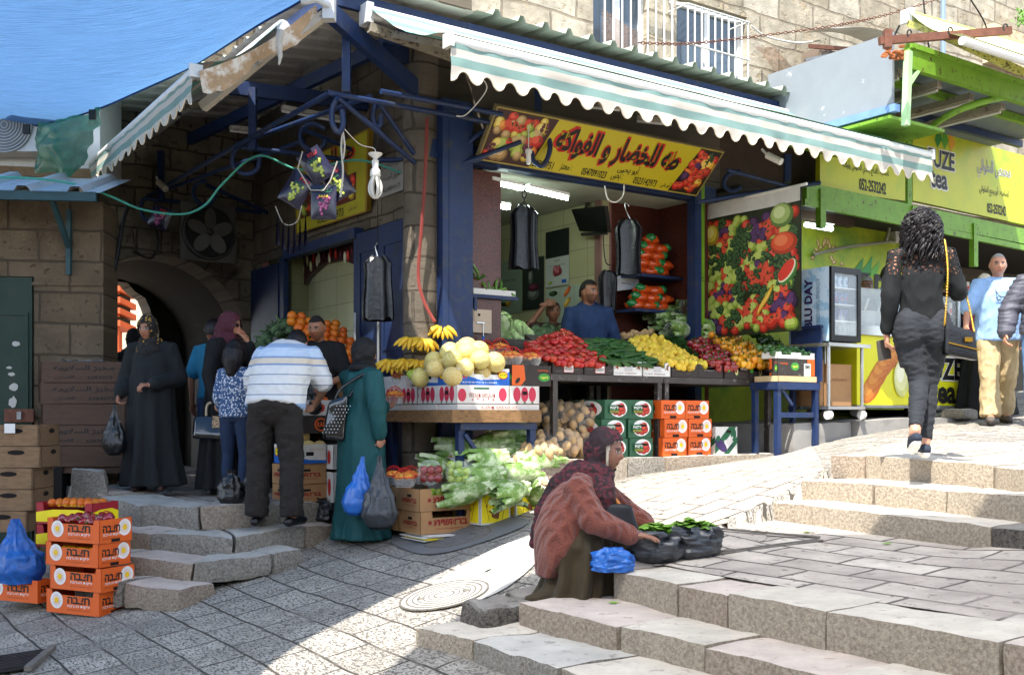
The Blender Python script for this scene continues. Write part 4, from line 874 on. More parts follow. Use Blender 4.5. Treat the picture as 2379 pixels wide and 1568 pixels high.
greensign(2121,2420,290,373,466,531,'sign_board',[(rtl('محمص الحلواني'),.6,.66,.78,.26,whi,.03),(rtl('محمص الحلواني'),.6,.66,.76,.24,M('sign_grey','#4c4a45',.5),.008),(rtl('لصاحبه : أبو وديع الحلواني'),.6,.37,.68,.15,blk,.008),('052-2532242',.62,.13,.44,.13,blk,.03)],(.2,.55,.95))
greensign(1905,2103,262,290,440,467,'sign_board',[(rtl('لصاحبه : الحاج رشدي الحلواني وأولاده'),.52,.34,.85,.13,blk,.008),('052-2532242',.6,.13,.5,.14,blk,.03)])
mb = MB();a_,b_ = gq(2112,480),gq(2112,262);mb.box(a_-D*.04+N*.01,D*.09,L*.07,UP*(b_.z-a_.z+.3),lime);mb.build('post',gs,0)
def gbar(px0,py0,px1,py1,q,wd,ht,mat,name='beam',par=None): m1 = MB();m1.bar(SP(px0,py0,q),SP(px1,py1,q),wd,ht,mat);return m1.build(name,par or gs,0)
gbar(1866,447,2420,560,QG+.02,.1,.2,lime);gbar(1866,470,2420,585,QG+.05,.05,.07,lime)
for px,y0,y1 in ((1907,440,530),(2120,480,560),(2262,520,620)): m1 = MB();m1.bar(SP(px,y0,QG+.06),SP(px,y1,QG+.06),.09,.07,lime,up=N);m1.build('post',gs,0)
ZC = 3.3;f0,f1 = SP(2114,158,.95),SP(2420,237,.95);s_c = sq(f0)[0]
mb = MB();mb.box(S(s_c,.95,f0.z),D*4,L*.06,UP*.24,lime);mb.box(S(s_c,.97,f0.z+.19),D*4,L*.09,UP*.05,lime);mb.build('fascia',gs,0)
mb = MB();mb.box(S(s_c,.9,f0.z+.16),D*4,L*1.6,UP*.03,M('grey_soffit','#6f7a80',.6,var=.12));mb.build('soffit',gs,0)
for q in (.4,-.2): mb = MB();mb.bar(S(s_c,q,f0.z+.1),S(s_c+4,q,f0.z+.1),.06,.08,lime if q > 0 else blue);mb.build('beam',gs,0)
pan = M('grey_panel','#878d93',.5,.1,var=.06,stain='#e1e3e4',st=(.6,.66),ss=5)
mb = MB();mb.box(S(s_c-.06,.8,f0.z-.35),L*1.55,D*.03,UP*.72,pan);mb.box(S(s_c-.09,.85,f0.z-.4),L*1.4,D*.08,UP*.07,M('pale_blue_beam','#6f8fc0',.5,var=.15));mb.box(S(s_c-.1,.8,f0.z-.46),L*1.3,D*.9,UP*.03,lime);mb.build('side_panel',gs,0)
mb = MB();mb.bar(SP(2104,292,.93),SP(2110,120,.93),.06,.06,M('pale_green_paint','#a9cf9a',.5),up=N);mb.bar(SP(2112,195,.93),SP(2138,155,.93),.04,.04,MATS['pale_green_paint'],up=N);mb.build('corner_post',gs,0)
mb = MB();rs = M('orange_rust','#94562f',.9,var=.4,vs=25,bump=.6)
for i in range(22): c_ = SP(2052+rnd.random()*50,100+rnd.random()*36,.9);mb.rbox([c_+V(x)*.035*rnd.uniform(.5,1.2) for x in ((-1,-.3,-.5),(1,-.3,-.5),(1,.3,-.5),(-1,.3,-.5),(-1,-.3,.5),(1,-.3,.5),(1,.3,.5),(-1,.3,.5))],rs,.01,(3,3,3),.012,20,i)
mb.build('rust_flakes',gs,0)
mb = MB();mb.tube(spline([SP(2145,312,.3),SP(2200,270,.6),SP(2290,235,.85),SP(2420,215,.93)],14),.035,lime,6);mb.build('curved_brace',gs,60)
dusty = M('dusty_lamp_case','#a59d90',.7,var=.2,stain='#5f5344',st=(.55,.65),ss=12)
for i,(s_,q0,q1) in enumerate(((s_c+.1,.75,-.35),(s_c+.75,.75,-.5),(s_c+1.4,.7,-.4),(s_c+2.0,.7,-.4))):
 lt = thing('tube_light',['dusty tube light under the green canopy by the grey panel','second dusty tube light under the green canopy','third dusty tube light under the green canopy from the post','dusty tube light under the green canopy at the right edge'][i],'light',S(s_,.2,3.3))
 mb = MB();mb.box(S(s_,q0,f0.z+.0),D*.09,L*(q0-q1),UP*.07,dusty);mb.build('casing',lt,0);MB().tube([S(s_+.045,q0-.03,f0.z-.02),S(s_+.045,q1+.03,f0.z-.02)],.016,white_p,8).build('tube',lt,60)
yw = M('yellow_green_wall','#a9b31c',.5,var=.2,vs=1.5,stain='#5d8f24',st=(.45,.65),ss=1.2)
QI = -1.3
mb = MB();mb.box(S(2.3,QI,-.1),D*3.85,L*.1,UP*2.6,yw);mb.build('printed_wall',gs,0)
mb = MB();a_ = SP(2030,668,QI);mb.text('FUZ',a_+N*.01,D,UP,blk,w=.75,h=.34,bold=.05);mb.text('te',SP(2020,722,QI)+N*.01,D,UP,blk,w=.5,h=.36,bold=.05)
for dx,h_,c_ in ((-.2,.22,'#2e7d2a'),(-.02,.26,'#2e8a3a'),(.12,.2,'#5aa02c')): c0_ = SP(2010,640,QI)+N*.006;mb.poly([c0_+D*(dx-.1),c0_+D*(dx+.12),c0_+D*(dx+.16)+UP*h_],FM(c_))
tea_ = ('#7d5a24','#b08a4a','#d8c08a')
for i in range(26): a = i/25;disc3(mb,SP(1880+80*a+rnd.random()*20,610-40*math.sin(a*5)-rnd.random()*14,QI)+N*.005,D,UP,.03+.03*rnd.random(),.022,tea_,i*.00003,rnd.random()*3)
mb.build('wall_print',gs,0)
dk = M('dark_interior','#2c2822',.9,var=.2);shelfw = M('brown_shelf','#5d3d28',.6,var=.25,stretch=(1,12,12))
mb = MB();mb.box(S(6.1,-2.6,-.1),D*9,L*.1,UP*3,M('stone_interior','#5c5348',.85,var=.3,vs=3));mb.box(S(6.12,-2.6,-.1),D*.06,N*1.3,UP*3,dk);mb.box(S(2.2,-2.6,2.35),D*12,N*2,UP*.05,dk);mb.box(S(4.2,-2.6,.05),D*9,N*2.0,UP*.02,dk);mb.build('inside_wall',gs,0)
for i,(py,q) in enumerate(((585,-1.5),(690,-2.0),(745,-2.0))):
 mb = MB();z = SP(2290,py,q).z;mb.box(S(6.3,q-.5,z),D*5,N*.5,UP*.04,shelfw);mb.build('shelf',gs,0)
for i in range(26):
 s_ = 6.5+.09*i+(.2 if i > 12 else 0);k = i % 5;z = SP(2290,(690,745)[i % 2],-2.0).z+.042
 o_ = MB();o_.box(S(s_,-2.0-.25,z),D*.075,N*.2,UP*(.14+.05*rnd.random()),M('jar_'+str(k),('#8a2a22','#b59a3a','#d6d0c4','#3d4a5a','#3a2a1e')[k],.4));o_.box(S(s_+.01,-2.05,z+.03),D*.055,N*.003,UP*.07,whi if k != 2 else red);o_.build('packet',None,0,'small packet on the dark shelves of the green shop','packet','packets on the green shop shelves')
mb = MB();mb.tube([SP(1872,502,-1.0),SP(1935,518,-1.0)],.03,MEMIT('cool_tube','#dff2f5',3.0),8);mb.tube([SP(1872,522,-.9),SP(1932,532,-.9)],.03,MATS['cool_tube'],8);mb.build('tube_light',None,60,'pair of lit cool white tubes under the green beam','light')
mb = MB();c_ = SP(2081,545,QI+.05);mb.cbox(c_,(.14,.1,.22),white_p,(D,N,UP));mb.build('fuse_box',gs,0)
mb = MB();mb.tube(spline([SP(1890,592,QI+.06),SP(1960,575,QI+.08),SP(2040,565,QI+.08),SP(2075,560,QI+.08)],14),.02,M('grey_conduit','#8b8878',.7),6);mb.tube(spline([SP(2060,500,QI+.2),SP(2066,530,QI+.2),SP(2058,560,QI+.1)],8),.02,MATS['grey_conduit'],6);mb.build('conduit',gs,60)
aw3 = thing('cream_awning','pale cream yellow awning over the green canopy at the top right','awning',S(5,.8,3.6));cr = M('cream_cloth','#dcdba6',.8,var=.06)
r0,r1 = SP(2108,38,.35),SP(2500,145,.35);mb = MB();mb.tube([r0,r1],.06,M('lime_roll','#b3c45a',.6),10);mb.cbox(r0,(.04,.14,.14),white_p,(D,N,UP));mb.build('roller',aw3,60)
mb = MB();o0,o1 = SP(2235,95,1.6),SP(2600,215,1.6);mb.grid(lambda a,b: lerp(lerp(r0,r1,a),lerp(o0,o1,a),b)+UP*(.06-.08*math.sin(math.pi*b)),12,8,cr);mb.tube([o0,o1],.04,white_m,8);mb.build('cloth',aw3,60)
mb = MB();mb.bar(SP(2112,55,.4),SP(2190,82,.9),.05,.06,M('yellow_arm','#c2bf6a',.5,stain='#4a4030',st=(.5,.6),ss=20));mb.bar(SP(2190,82,.9),SP(2379,170,1.2),.05,.07,MATS['yellow_arm']);mb.build('folding_arm',aw3,0)
mb = MB();mb.bar(P(2043,96,9.7),P(2348,72,9.9),.05,.07,rust);mb.bar(P(2062,70,9.7),P(2062,112,9.7),.07,.06,rust,up=V((0,1,0)))
for px in (2113,2208,2336): mb.tube([P(px+5*math.cos(t),78-8*math.sin(t)-(px-2113)*.06,9.65) for t in (math.pi*i/8*1.4 for i in range(9))],.008,dark_m,5)
mb.build('steel_bar',label='rusty brown steel bar over the green canopy',cat='steel bar',smooth=0)
QL = -2.3
lid = thing('metal_hood','curved grey sheet metal hood on the pale wall above the roof end','hood',SP(1960,110,QL));mb = MB();
mb.grid(lambda a,b: lerp(SP(1868,78,QL),SP(2035,112,QL),a)+N*.55*b+UP*(.1*math.sin(math.pi*a)-.1*b*b),14,6,M('galvanised','#a9a9a6',.4,.6,var=.15));mb.build('sheet',lid,60)
mb = MB();mb.bar(SP(1880,108,QL+.4),SP(2010,118,QL+.4),.03,.05,rust);mb.bar(SP(1870,140,QL+.3),SP(1960,120,QL+.3),.03,.03,grey_m);mb.build('bracket',lid,0)
ac2 = thing('air_conditioner','brown boxed air conditioner under the metal hood on the pale wall','air conditioner',SP(1935,150,QL));mb = MB();mb.box(SP(1905,152,QL+.3),D*.42,L*.3,UP*.24,M('brown_case','#7a6a5c',.6));mb.build('casing',ac2,0)
mb = MB();a_ = SP(1966,150,QL+.31)
for i in range(9): mb.box(a_+UP*.024*i,D*.2,N*.015,UP*.012,grey_m)
mb.build('fins',ac2,0)
def chain(pts,label,link=.05,r=.006,mat=rust):
 sp = spline(pts,200);mb = MB();acc = 0;k = 0;last = sp[0]
 for i in range(1,201):
  acc += (sp[i]-sp[i-1]).length
  if acc >= link*.72:
   acc = 0;k += 1;t = (sp[i]-sp[i-1]).normalized();a,b = perp(t);a = a if k % 2 else b
   mb.tube([sp[i]+t*link*.5*math.cos(x)+a*link*.28*math.sin(x) for x in (2*math.pi*j/10 for j in range(11))],r,mat,5,False)
 return mb.build('chain',label=label,cat='chain',smooth=60)
chain([SP(1480,100,QW+.5),SP(1600,102,QW+.5),SP(1760,85,QW+.6),SP(1930,62,QW+.7),SP(2060,35,QW+.8),SP(2200,-8,QW+.9)],'rusty iron chain strung across the front of the pale house',.06,.006)
for i,(pts,m_,lb_) in enumerate((([SP(1930,225,-.2),SP(1990,190,0),SP(2060,110,.3),SP(2090,60,.4)],cableb,'thin black wire looping up past the grey panel'),([SP(2145,0,QW+.1),SP(2155,90,QW+.15),SP(2165,150,QW+.1)],cableb,'dark cable running down the pale wall at upper right'),([SP(1745,60,QW+.2),SP(1780,85,QW+.2),SP(1850,100,QW+.2),SP(1905,95,QW+.3)],cablew,'white cord looped between the window cage and the metal hood'),([SP(2255,0,QW+.1),SP(2290,60,QW+.15),SP(2300,130,QW+.1)],cableb,'second dark cable on the pale wall near the cream awning'))):
 cable('wall_cable',pts,.012,m_,lb_)
mb = MB();mb.tube([SP(2191,-20,QW+.06),SP(2191,130,QW+.06)],.04,M('blue_grey_pipe','#7f93a8',.5),8);mb.build('drain_pipe',label='blue grey drain pipe on the pale wall at upper right',cat='pipe')
mb = MB();mb.grid(lambda a,b: SP(lerp(1755,1800,a)+b*50,110+60*b,QW+.1)+N*.05*NZ.noise(V((a*5,b*5,0))),8,8,MATS['netting_sheet']);mb.build('netting',label='torn brown netting hanging below the window cage',cat='netting',smooth=60)
ivy = M('leaf_green','#5d8a35',.6,var=.3,rv=.2);mb = MB()
mb.box(SP(2310,140,QW+.2),D*1.5,L*.2,UP*.6,MATS['alley_plaster'])
for i in range(160): c_ = SP(2345+rnd.random()*60,62-rnd.random()*(30+20*rnd.random()),QW+.3)+N*rnd.random()*.2;a,b = unit(NZ.random_unit_vector()),unit(NZ.random_unit_vector());mb.poly([c_-a*.04,c_+b*.02,c_+a*.04,c_-b*.02],ivy)
mb.build('wall_plant',label='small green plant on a plastered ledge at the top right corner',cat='plant',smooth=0)
# ================================================================ crates and boxes
def pj(p): return CX+F*p.x/p.y,HY-F*p.z/p.y
def inpoly(x,y,pl):
 c = False;j = len(pl)-1
 for i in range(len(pl)):
  (xi,yi),(xj,yj) = pl[i],pl[j]
  if (yi > y) != (yj > y) and x < (xj-xi)*(y-yi)/(yj-yi)+xi: c = not c
  j = i
 return c
def crate(name,label,o,wd,dp,h,mat,prints=None,ax=D,notch=None,notch_l=None,group=None,lid=None,inner=None,th=.006,cat='crate'):
 """open box: o = front lower left corner, ax along the front, depth to the rear"""
 u = V(ax).normalized();b = V((-u.y,u.x,0));o = V(o);mb = MB();inn = inner or mat
 def wall(p,e,nrm,ln,nt):
  pts = [(0,0),(ln,0),(ln,h)]+([(nt[1]*ln,h),(nt[1]*ln-.008,h-nt[2]),(nt[0]*ln+.008,h-nt[2]),(nt[0]*ln,h)] if nt else [])+[(0,h)]
  mb.prism([p+e*x+UP*z for x,z in pts],-nrm*th,mat)
 wall(o,u,-b,wd,notch);wall(o+b*dp,-u if False else u,b,wd,notch)
 wall(o+b*dp-b*.0,-b,-u,dp,notch_l);wall(o+u*wd,b,u,dp,notch_l)
 mb.box(o+UP*.003+u*.004+b*.004,u*(wd-.008),b*(dp-.008),UP*.005,inn)
 if lid: mb.box(o+UP*(h-.004)+u*.002+b*.002,u*(wd-.004),b*(dp-.004),UP*.004,lid)
 if prints: prints(mb,'front',o-b*.0,u,wd,h);prints(mb,'left',o+b*dp,-b,dp,h);prints(mb,'right',o+u*wd,b,dp,h)
 return mb.build(name,None,0,label,cat,group,at=o+u*wd/2+b*dp/2)
card = M('brown_cardboard','#a87f56',.85,var=.1,vs=6,bump=.1,bs=60);card_d = M('dark_cardboard','#39332f',.8,var=.2,stain='#8d8880',st=(.62,.68),ss=22);card_w = M('white_cardboard','#d8d5ce',.8,var=.05,stain='#aaa59c',st=(.62,.72),ss=10)
orange_c = M('orange_carton','#dd5f1c',.6,var=.06,vs=5);hole = M('hole_shade','#1b1310',.9);bred = M('brick_red_ink','#8e2a22',.7);sunY = M('sun_yellow_ink','#f0c022',.6);prW = M('white_ink','#e9e6e0',.6);prB = M('black_ink','#1d1a18',.6)  # hole: flat dark patch painting the shade inside a hand hole
prG = M('green_ink','#1f5e3a',.6);prR = M('red_ink','#c22f26',.6);prBl = M('blue_ink','#1f5fb4',.6);prY = M('yellow_ink','#f3dc12',.6);prP = M('pomegranate_ink','#c2304a',.6);prBr = M('brown_ink','#7a4a22',.6);prV = M('violet_ink','#3a2858',.6);prO = M('dark_orange_ink','#8a3a12',.6)
def sunprint(mb,c,u,r):
 mb.disc(c,u,UP,r,r*1.0,prW,28,.001)
 n_ = u.cross(UP).normalized()
 for i in range(20):
  a = 2*math.pi*i/20;mb.poly([c+n_*.002+(u*math.cos(a+e)+UP*math.sin(a+e))*r*f for e,f in ((-.05,.45),(.05,.45),(0,.86))],orange_c)
 mb.disc(c,u,UP,r*.36,r*.36,sunY,20,.003)
def p_arava(mb,face,o,u,ln,h):
 w_ = min(ln,.34);long = ln > .4
 cs = o+u*(ln*.2 if long else ln*.77)+UP*h*(.6 if not long else .55);sunprint(mb,cs,u,h*.36)
 ct = o+u*(ln*.62 if long else ln*.36);wt = ln*.42 if long else ln*.52
 mb.text(rtl('חצבה'),ct+UP*h*.6,u,UP,prB,w=wt,h=h*.3,bold=.03,lift=.003)
 mb.text(rtl('ירקות הערבה'),ct+UP*h*.33,u,UP,prW,w=wt,h=h*.13,bold=.015,lift=.003)
 mb.text(rtl('מארץ השמש הנצחית'),ct+UP*h*.17,u,UP,prO,w=wt,h=h*.075,lift=.003)
 if not long: mb.box(o+u*ln*.36+UP*.004-u.cross(UP)*-.0,u*ln*.26,u.cross(UP)*.0015,UP*h*.13,hole)
def stand_on(px,py): return GP(px,py)
al = R(25);ox = V((math.cos(al),-math.sin(al),0));oy = V((math.sin(al),math.cos(al),0))
cr0 = P(231,1433,7.3)
lb_o = ['orange sun-logo carton of red peppers on top of the street corner stack','orange sun-logo carton second from the top of the street corner stack','orange sun-logo carton second from the bottom of the street corner stack','orange sun-logo carton at the bottom of the street corner stack']
first = None
for k in range(4):
 j = [0,-.008,.012,-.004][k];rz = [0,.02,-.015,.01][k]
 o_ = cr0-ox*.5+UP*.168*(3-k)+ox*j
 if first is None: first = crate('carton',lb_o[0],o_,.5,.3,.164,orange_c,p_arava,ox,notch=(.1,.9,.035),inner=card,group='orange sun-logo cartons')
 else: dup(first,first.location-UP*.168*k+ox*j*2,(0,0,rz),lb_o[k])
base_l = P(84,1402,7.62)
dup(first,base_l-ox*.25+oy*.15,(0,0,.03),'orange sun-logo carton under the blue bag at the far left')
for r_ in range(3):
 for c_ in range(2):
  lab = ['%s row, %s end of the six orange sun-logo cartons under the shop table' % (('bottom','middle','top')[r_],('left','right')[c_])][0]
  o_ = S(.61+.315*c_+[.0,.01,-.02][r_]+(.02 if c_ else 0),-.06,ZP+.004+.172*r_)
  if r_ == 0 and c_ == 0: ua = crate('carton',lab,o_,.305,.48,.168,orange_c,p_arava,D,notch=None,inner=card,group='orange sun-logo cartons',lid=orange_c)
  else: dup(ua,ua.location+D*(.315*c_+[.0,.012,-.02][r_])+UP*.172*r_,(0,0,rnd.uniform(-.03,.03)),lab)
for i,(px,py) in enumerate(((1392,0),)): pass
greenc = M('green_carton','#2c5a3e',.6,var=.08,vs=4)
def p_tom(mb,face,o,u,ln,h):
 c = o+u*ln*.56+UP*h*.52;n_ = u.cross(UP);rx = min(ln*.42,h*.62) if ln < .4 else ln*.36
 mb.disc(c,u,UP,rx,h*.43,prW,28,.001)
 for k,(dx,dy,r_) in enumerate(((-.35,-.3,.3),(.1,-.35,.33),(.45,-.2,.3),(-.1,.1,.28),(.3,.2,.32),(-.45,.05,.2))): disc3(mb,c+u*rx*dx+UP*h*.4*dy+n_*(.002+.0016*k),u,UP,h*r_*.75,h*r_*.72,('#8e1f14','#cf3a22','#e5674a'),0)
 cl = o+u*ln*(.34 if ln < .4 else .2)+UP*h*.5+n_*.014
 mb.box(cl-u*ln*.19-UP*h*.2,u*ln*.38,n_*.0006,UP*h*.42,prG);mb.text(rtl('ירקות'),cl+UP*h*.06+n_*.002,u,UP,prW,w=ln*.34,h=h*.17,bold=.02);mb.text(rtl('מובחרים'),cl-UP*h*.12+n_*.002,u,UP,sunY,w=ln*.32,h=h*.09)
 mb.box(o+u*ln*.5+UP*h*.6,u*ln*.22,n_*.018,UP*h*.12,hole)
gc = None
for r_ in range(3):
 for c_ in range(2):
  lab = 'green tomato-print carton, %s row %s of the green stack under the table' % (('bottom','middle','top')[r_],('left','right')[c_])
  dz = .172*r_
  if gc is None: gc = crate('carton',lab,S(-.06,-.1,ZP+.004),.29,.48,.168,greenc,p_tom,D,lid=greenc,group='green tomato-print cartons')
  else: dup(gc,gc.location+D*(.297*c_+[0,-.02,.01][r_])+UP*dz,(0,0,rnd.uniform(-.04,.04)),lab)
def p_egg(mb,face,o,u,ln,h):
 n_ = u.cross(UP);mb.poly([o+n_*.001+u*ln*a+UP*h*b for a,b in ((0,.35),(.62,1),(.95,1),(0,.02))],prG);mb.poly([o+n_*.001+u*ln*a+UP*h*b for a,b in ((.35,0),(.6,0),(1,.42),(1,.66))],prG)
 mb.disc(o+n_*.002+u*ln*.25+UP*h*.34,(u*.8-UP*.6),(u*.6+UP*.8),h*.36,h*.17,prV,18);mb.disc(o+n_*.003+u*ln*.12+UP*h*.58,(u*.8-UP*.6),(u*.6+UP*.8),h*.1,h*.12,prG,12);mb.disc(o+n_*.002+u*ln*.82+UP*h*.72,u,UP,h*.14,h*.24,prG,14)
 mb.text(rtl('ירקות'),o+u*ln*.6+UP*h*.5,(u+UP*.35),(UP-u*.35).normalized(),prW,w=ln*.42,h=h*.17,bold=.03,lift=.004);mb.text(rtl('מובחרים'),o+u*ln*.62+UP*h*.22,(u+UP*.6).normalized(),(UP-u*.6).normalized(),prV,w=ln*.4,h=h*.11,lift=.004)
 mb.box(o+u*ln*.5+UP*h*.78,u*ln*.2,n_*.002,UP*h*.1,hole)
crate('carton','white and green eggplant-print carton beside the orange cartons under the table',S(1.29,-.06,ZP+.004),.3,.4,.265,card_w,p_egg,D,lid=card_w)
def p_bros(mb,face,o,u,ln,h):
 n_ = u.cross(UP)
 if ln > .4:
  mb.text(rtl('בראשית'),o+u*ln*.53+UP*h*.5,u,UP,bred,w=ln*.6,h=h*.28,bold=.05);disc3(mb,o+u*ln*.17+UP*h*.5,u,UP,h*.1,h*.1,('#8e2a22',)*3,.001);mb.text(rtl('מפסגות גליל-גולן'),o+u*ln*.5+UP*h*.2,u,UP,bred,w=ln*.48,h=h*.12,bold=.01)
 else:
  mb.text(rtl('בראשית'),o+u*ln*.5+UP*h*.46,u,UP,bred,w=ln*.72,h=h*.2,bold=.05);mb.text(rtl('מפסגות גליל-גולן'),o+u*ln*.5+UP*h*.25,u,UP,bred,w=ln*.6,h=h*.08);mb.box(o+u*ln*.4+UP*h*.62,u*ln*.2,n_*.0015,UP*h*.12,hole)
bo = P(976,1236,8.1);bz = gz(bo.x,bo.y)+.05
bo = V((bo.x,bo.y,max(bz,bo.z-.02)))
br = crate('carton','brown apple carton with red lettering, front lower one by the woman in green',bo,.52,.31,.172,card,p_bros,D,notch=(.2,.82,.05),group='brown apple cartons')
dup(br,br.location+UP*.176-D*.01,(0,0,.015),'brown apple carton with red lettering, front upper one holding green apples')
dup(br,br.location+L*.34,(0,0,-.02),'brown apple carton with red lettering, rear lower one')
dup(br,br.location+L*.34+UP*.176,(0,0,.02),'brown apple carton with red lettering, rear upper one under the loquat nets')
mb = MB()
for i,(c_,dx) in enumerate(((card_w,0),(prY,.02),(card_w,-.01),(card_w,.03))): mb.box(bo-UP*(.05-.012*i)+D*(.0+dx)+N*(.06+.02*(i % 2)),D*.52+N*.03*(i-1),L*.36,UP*.008,c_)
mb.build('flattened_carton',label='flattened white and yellow cartons under the brown apple cartons',cat='flat cartons',smooth=0)
def p_cow(mb,face,o,u,ln,h):
 n_ = u.cross(UP);mb.poly([o+n_*.001+u*ln*a+UP*h*b for a,b in ((.06,.05),(.95,.05),(.95,.95),(.06,.95))],prY)
 for a in (.12,.88): mb.poly([o+n_*.002+u*ln*x+UP*h*y for x,y in ((a,.9),(a+.015,.9),(.5+(a-.5)*.55+.015,.12),(.5+(a-.5)*.55,.12))],prBr)
 s_ = rtl('איכות ללא תחרות')
 for i,ch in enumerate(s_): a = math.pi*(1.0-(i+.5)/len(s_));
 for i,ch in enumerate(s_):
  if ch == ' ': continue
  a = math.pi*(.98-.96*(i+.5)/len(s_));r_ = ln*.28;cc = o+u*(ln*.5+r_*math.cos(a))+UP*(h*.5+r_*math.sin(a));mb.text(ch,cc,u*math.sin(a)-UP*math.cos(a),u*math.cos(a)+UP*math.sin(a),prBr,h=h*.075,lift=.003)
 mb.disc(o+n_*.003+u*ln*.5+UP*h*.27,u,UP,ln*.13,h*.1,prBr,12);mb.disc(o+n_*.003+u*ln*.36+UP*h*.36,(u-UP*.5).normalized(),UP,ln*.1,h*.03,prBr,10);mb.disc(o+n_*.003+u*ln*.64+UP*h*.36,(u+UP*.5).normalized(),UP,ln*.1,h*.03,prBr,10);mb.disc(o+n_*.004+u*ln*.56+UP*h*.2,u,UP,ln*.05,h*.05,prBr,10)
 mb.box(o+u*ln*.4+UP*h*.53,u*ln*.2,n_*.003,UP*h*.07,hole)
yo = P(1115,1214,8.25)
cw = crate('carton','white carton with yellow bull-head print under the lettuce, left one',V((yo.x,yo.y,gz(yo.x+.1,yo.y)+.012)),.29,.42,.27,card_w,p_cow,D,lid=card_w,group='yellow bull-head cartons')
dup(cw,cw.location+D*.33+L*.02+UP*.05,(0,0,.08),'white carton with yellow bull-head print under the lettuce, right one')
bw = M('bread_crate_wood','#5a4436',.8,var=.3,vs=3,stretch=(2,14,14),bump=.2,stain='#3a2c24',st=(.5,.7),ss=3);wx = V((1,.02,0))
def p_bread(mb,face,o,u,ln,h):
 if face != 'front': return
 mb.text(rtl('مخبز السلايمه'),o+u*ln*.5+UP*h*.68,u,UP,prB,w=ln*.7,h=h*.3,bold=.03);mb.text(rtl('القدس'),o+u*ln*.28+UP*h*.24,u,UP,prB,w=ln*.22,h=h*.2,bold=.02);mb.text('6283073',o+u*ln*.68+UP*h*.24,u,UP,prB,w=ln*.28,h=h*.16,bold=.03)
bb = P(92,1084,9.5);hb = .19
for k in range(5):
 lab = 'long dark wooden bread crate with stencilled Arabic, %s of the stack' % ('bottom','second from bottom','middle','second from top','topmost')[k]
 p_ = bb+UP*hb*k+V((.012*((k*7) % 3-1),0,0))
 wdk = [.785,.77,.765,.83,.79][k]
 crate('bread_crate',lab,p_,wdk,.25,hb-.006,bw,p_bread if k != 2 and k != 0 else None,wx,th=.02,group='dark wooden bread crates')
mb = MB();mb.grid(lambda a,b: bb+V((.15+.4*a,.03+.2*b,hb*5+.03*abs(NZ.noise(V((a*4,b*4,0))))+.004)),12,8,MCLEAR('clear_film','#ffffff',.25));mb.build('plastic_film',label='crumpled clear plastic film lying on the topmost bread crate',cat='plastic film',smooth=60)
mb = MB();mb.box(bb-UP*.5,wx*.2,V((0,.25,0)),UP*.5,st_dark);mb.box(bb-UP*.06+V((.02,.02,0)),wx*.7,V((0,.22,0)),UP*.055,bw);mb.build('crate_base',label='dark wooden base under the bread crates',cat='base',smooth=0)
lw = M('pale_crate_wood','#85694d',.8,var=.2,vs=4,stretch=(3,12,12),bump=.2,stain='#6a5138',st=(.55,.7),ss=5)
def p_hand(mb,face,o,u,ln,h):
 n_ = u.cross(UP);mb.disc(o+u*ln*.6+UP*h*.72,u,UP,ln*.14,h*.12,hole,16,.002)
for k,(rx,dx) in enumerate(((62,0),(76,.0),(76,0),(94,0),(90,0))):
 p0 = P(rx,965,8.5);z0 = -(1236-50*k-965)/F*8.5
 crate('wooden_crate','pale wooden crate with hand hole at the left edge, %s of its stack' % ('bottom','second from bottom','middle','second from top','topmost')[k],V((p0.x-.5,8.5,z0)),.5,.4,.168,lw,p_hand,V((1,.03,0)),th=.018,group='pale wooden crates at the left edge')
mb = MB();mb.grid(lambda a,b: V((P(10+25*a,984+22*b,8.475))),4,4,prW);mb.build('paper_scrap',label='white paper scrap on the topmost pale wooden crate',cat='paper',smooth=0)
redc = M('red_carton','#a01f2c',.6,var=.08)
def p_red(mb,face,o,u,ln,h):
 n_ = u.cross(UP);mb.poly([o+n_*.001+u*ln*a+UP*h*b for a,b in ((0,.1),(1,.1),(1,.55),(.75,.7),(.3,.68),(0,.55))],prY)
 if ln < .4: disc3(mb,o+u*ln*.5+UP*h*.38+n_*.002,u,UP,ln*.2,h*.24,PAL['ora'],0);mb.disc(o+u*ln*.5+UP*h*.38+n_*.006,u,UP,ln*.09,h*.07,prW,12)
 else: mb.text(rtl('ש.מ שיווק הדרים'),o+u*ln*.62+UP*h*.86,u,UP,sunY,w=ln*.45,h=h*.12)
ro = P(84,1268,7.95)
rb = crate('carton','red and yellow citrus carton full of oranges, upper one behind the orange cartons',ro+UP*.17,.5,.3,.16,redc,p_red,V((.96,-.28,0)),notch=(.12,.88,.06),inner=card,group='red citrus cartons')
dup(rb,rb.location-UP*.168,(0,0,.03),'red and yellow citrus carton, lower one behind the orange cartons')
# ================================================================ produce prototypes
def proto(mb,name,smooth=60): return mb.mesh(name,smooth)
PR = {}
def lump(rad,mat,fn=None,seg=14,ring=10): m = MB();m.ball((0,0,0),rad,mat,seg,ring,None,fn);return m
tomr = M('tomato_skin','#b8281a',.25,var=.15,vs=12,rv=.18,hv=.006,spec=.6,sss=.1);calyx = M('calyx_green','#3d5a1e',.6)
m_ = lump((.037,.037,.031),tomr,lambda p: V((p.x*(1+.04*math.cos(5*math.atan2(p.y,p.x))),p.y*(1+.04*math.cos(5*math.atan2(p.y,p.x))),p.z*(1 if p.z < .8 else .9))))
for i in range(5): a = i*1.2566;m_.poly([V((0,0,.0305)),V((.018*math.cos(a-.25),.018*math.sin(a-.25),.031)),V((.026*math.cos(a),.026*math.sin(a),.028)),V((.018*math.cos(a+.25),.018*math.sin(a+.25),.031))],calyx)
PR['tomato'] = proto(m_,'tomato')
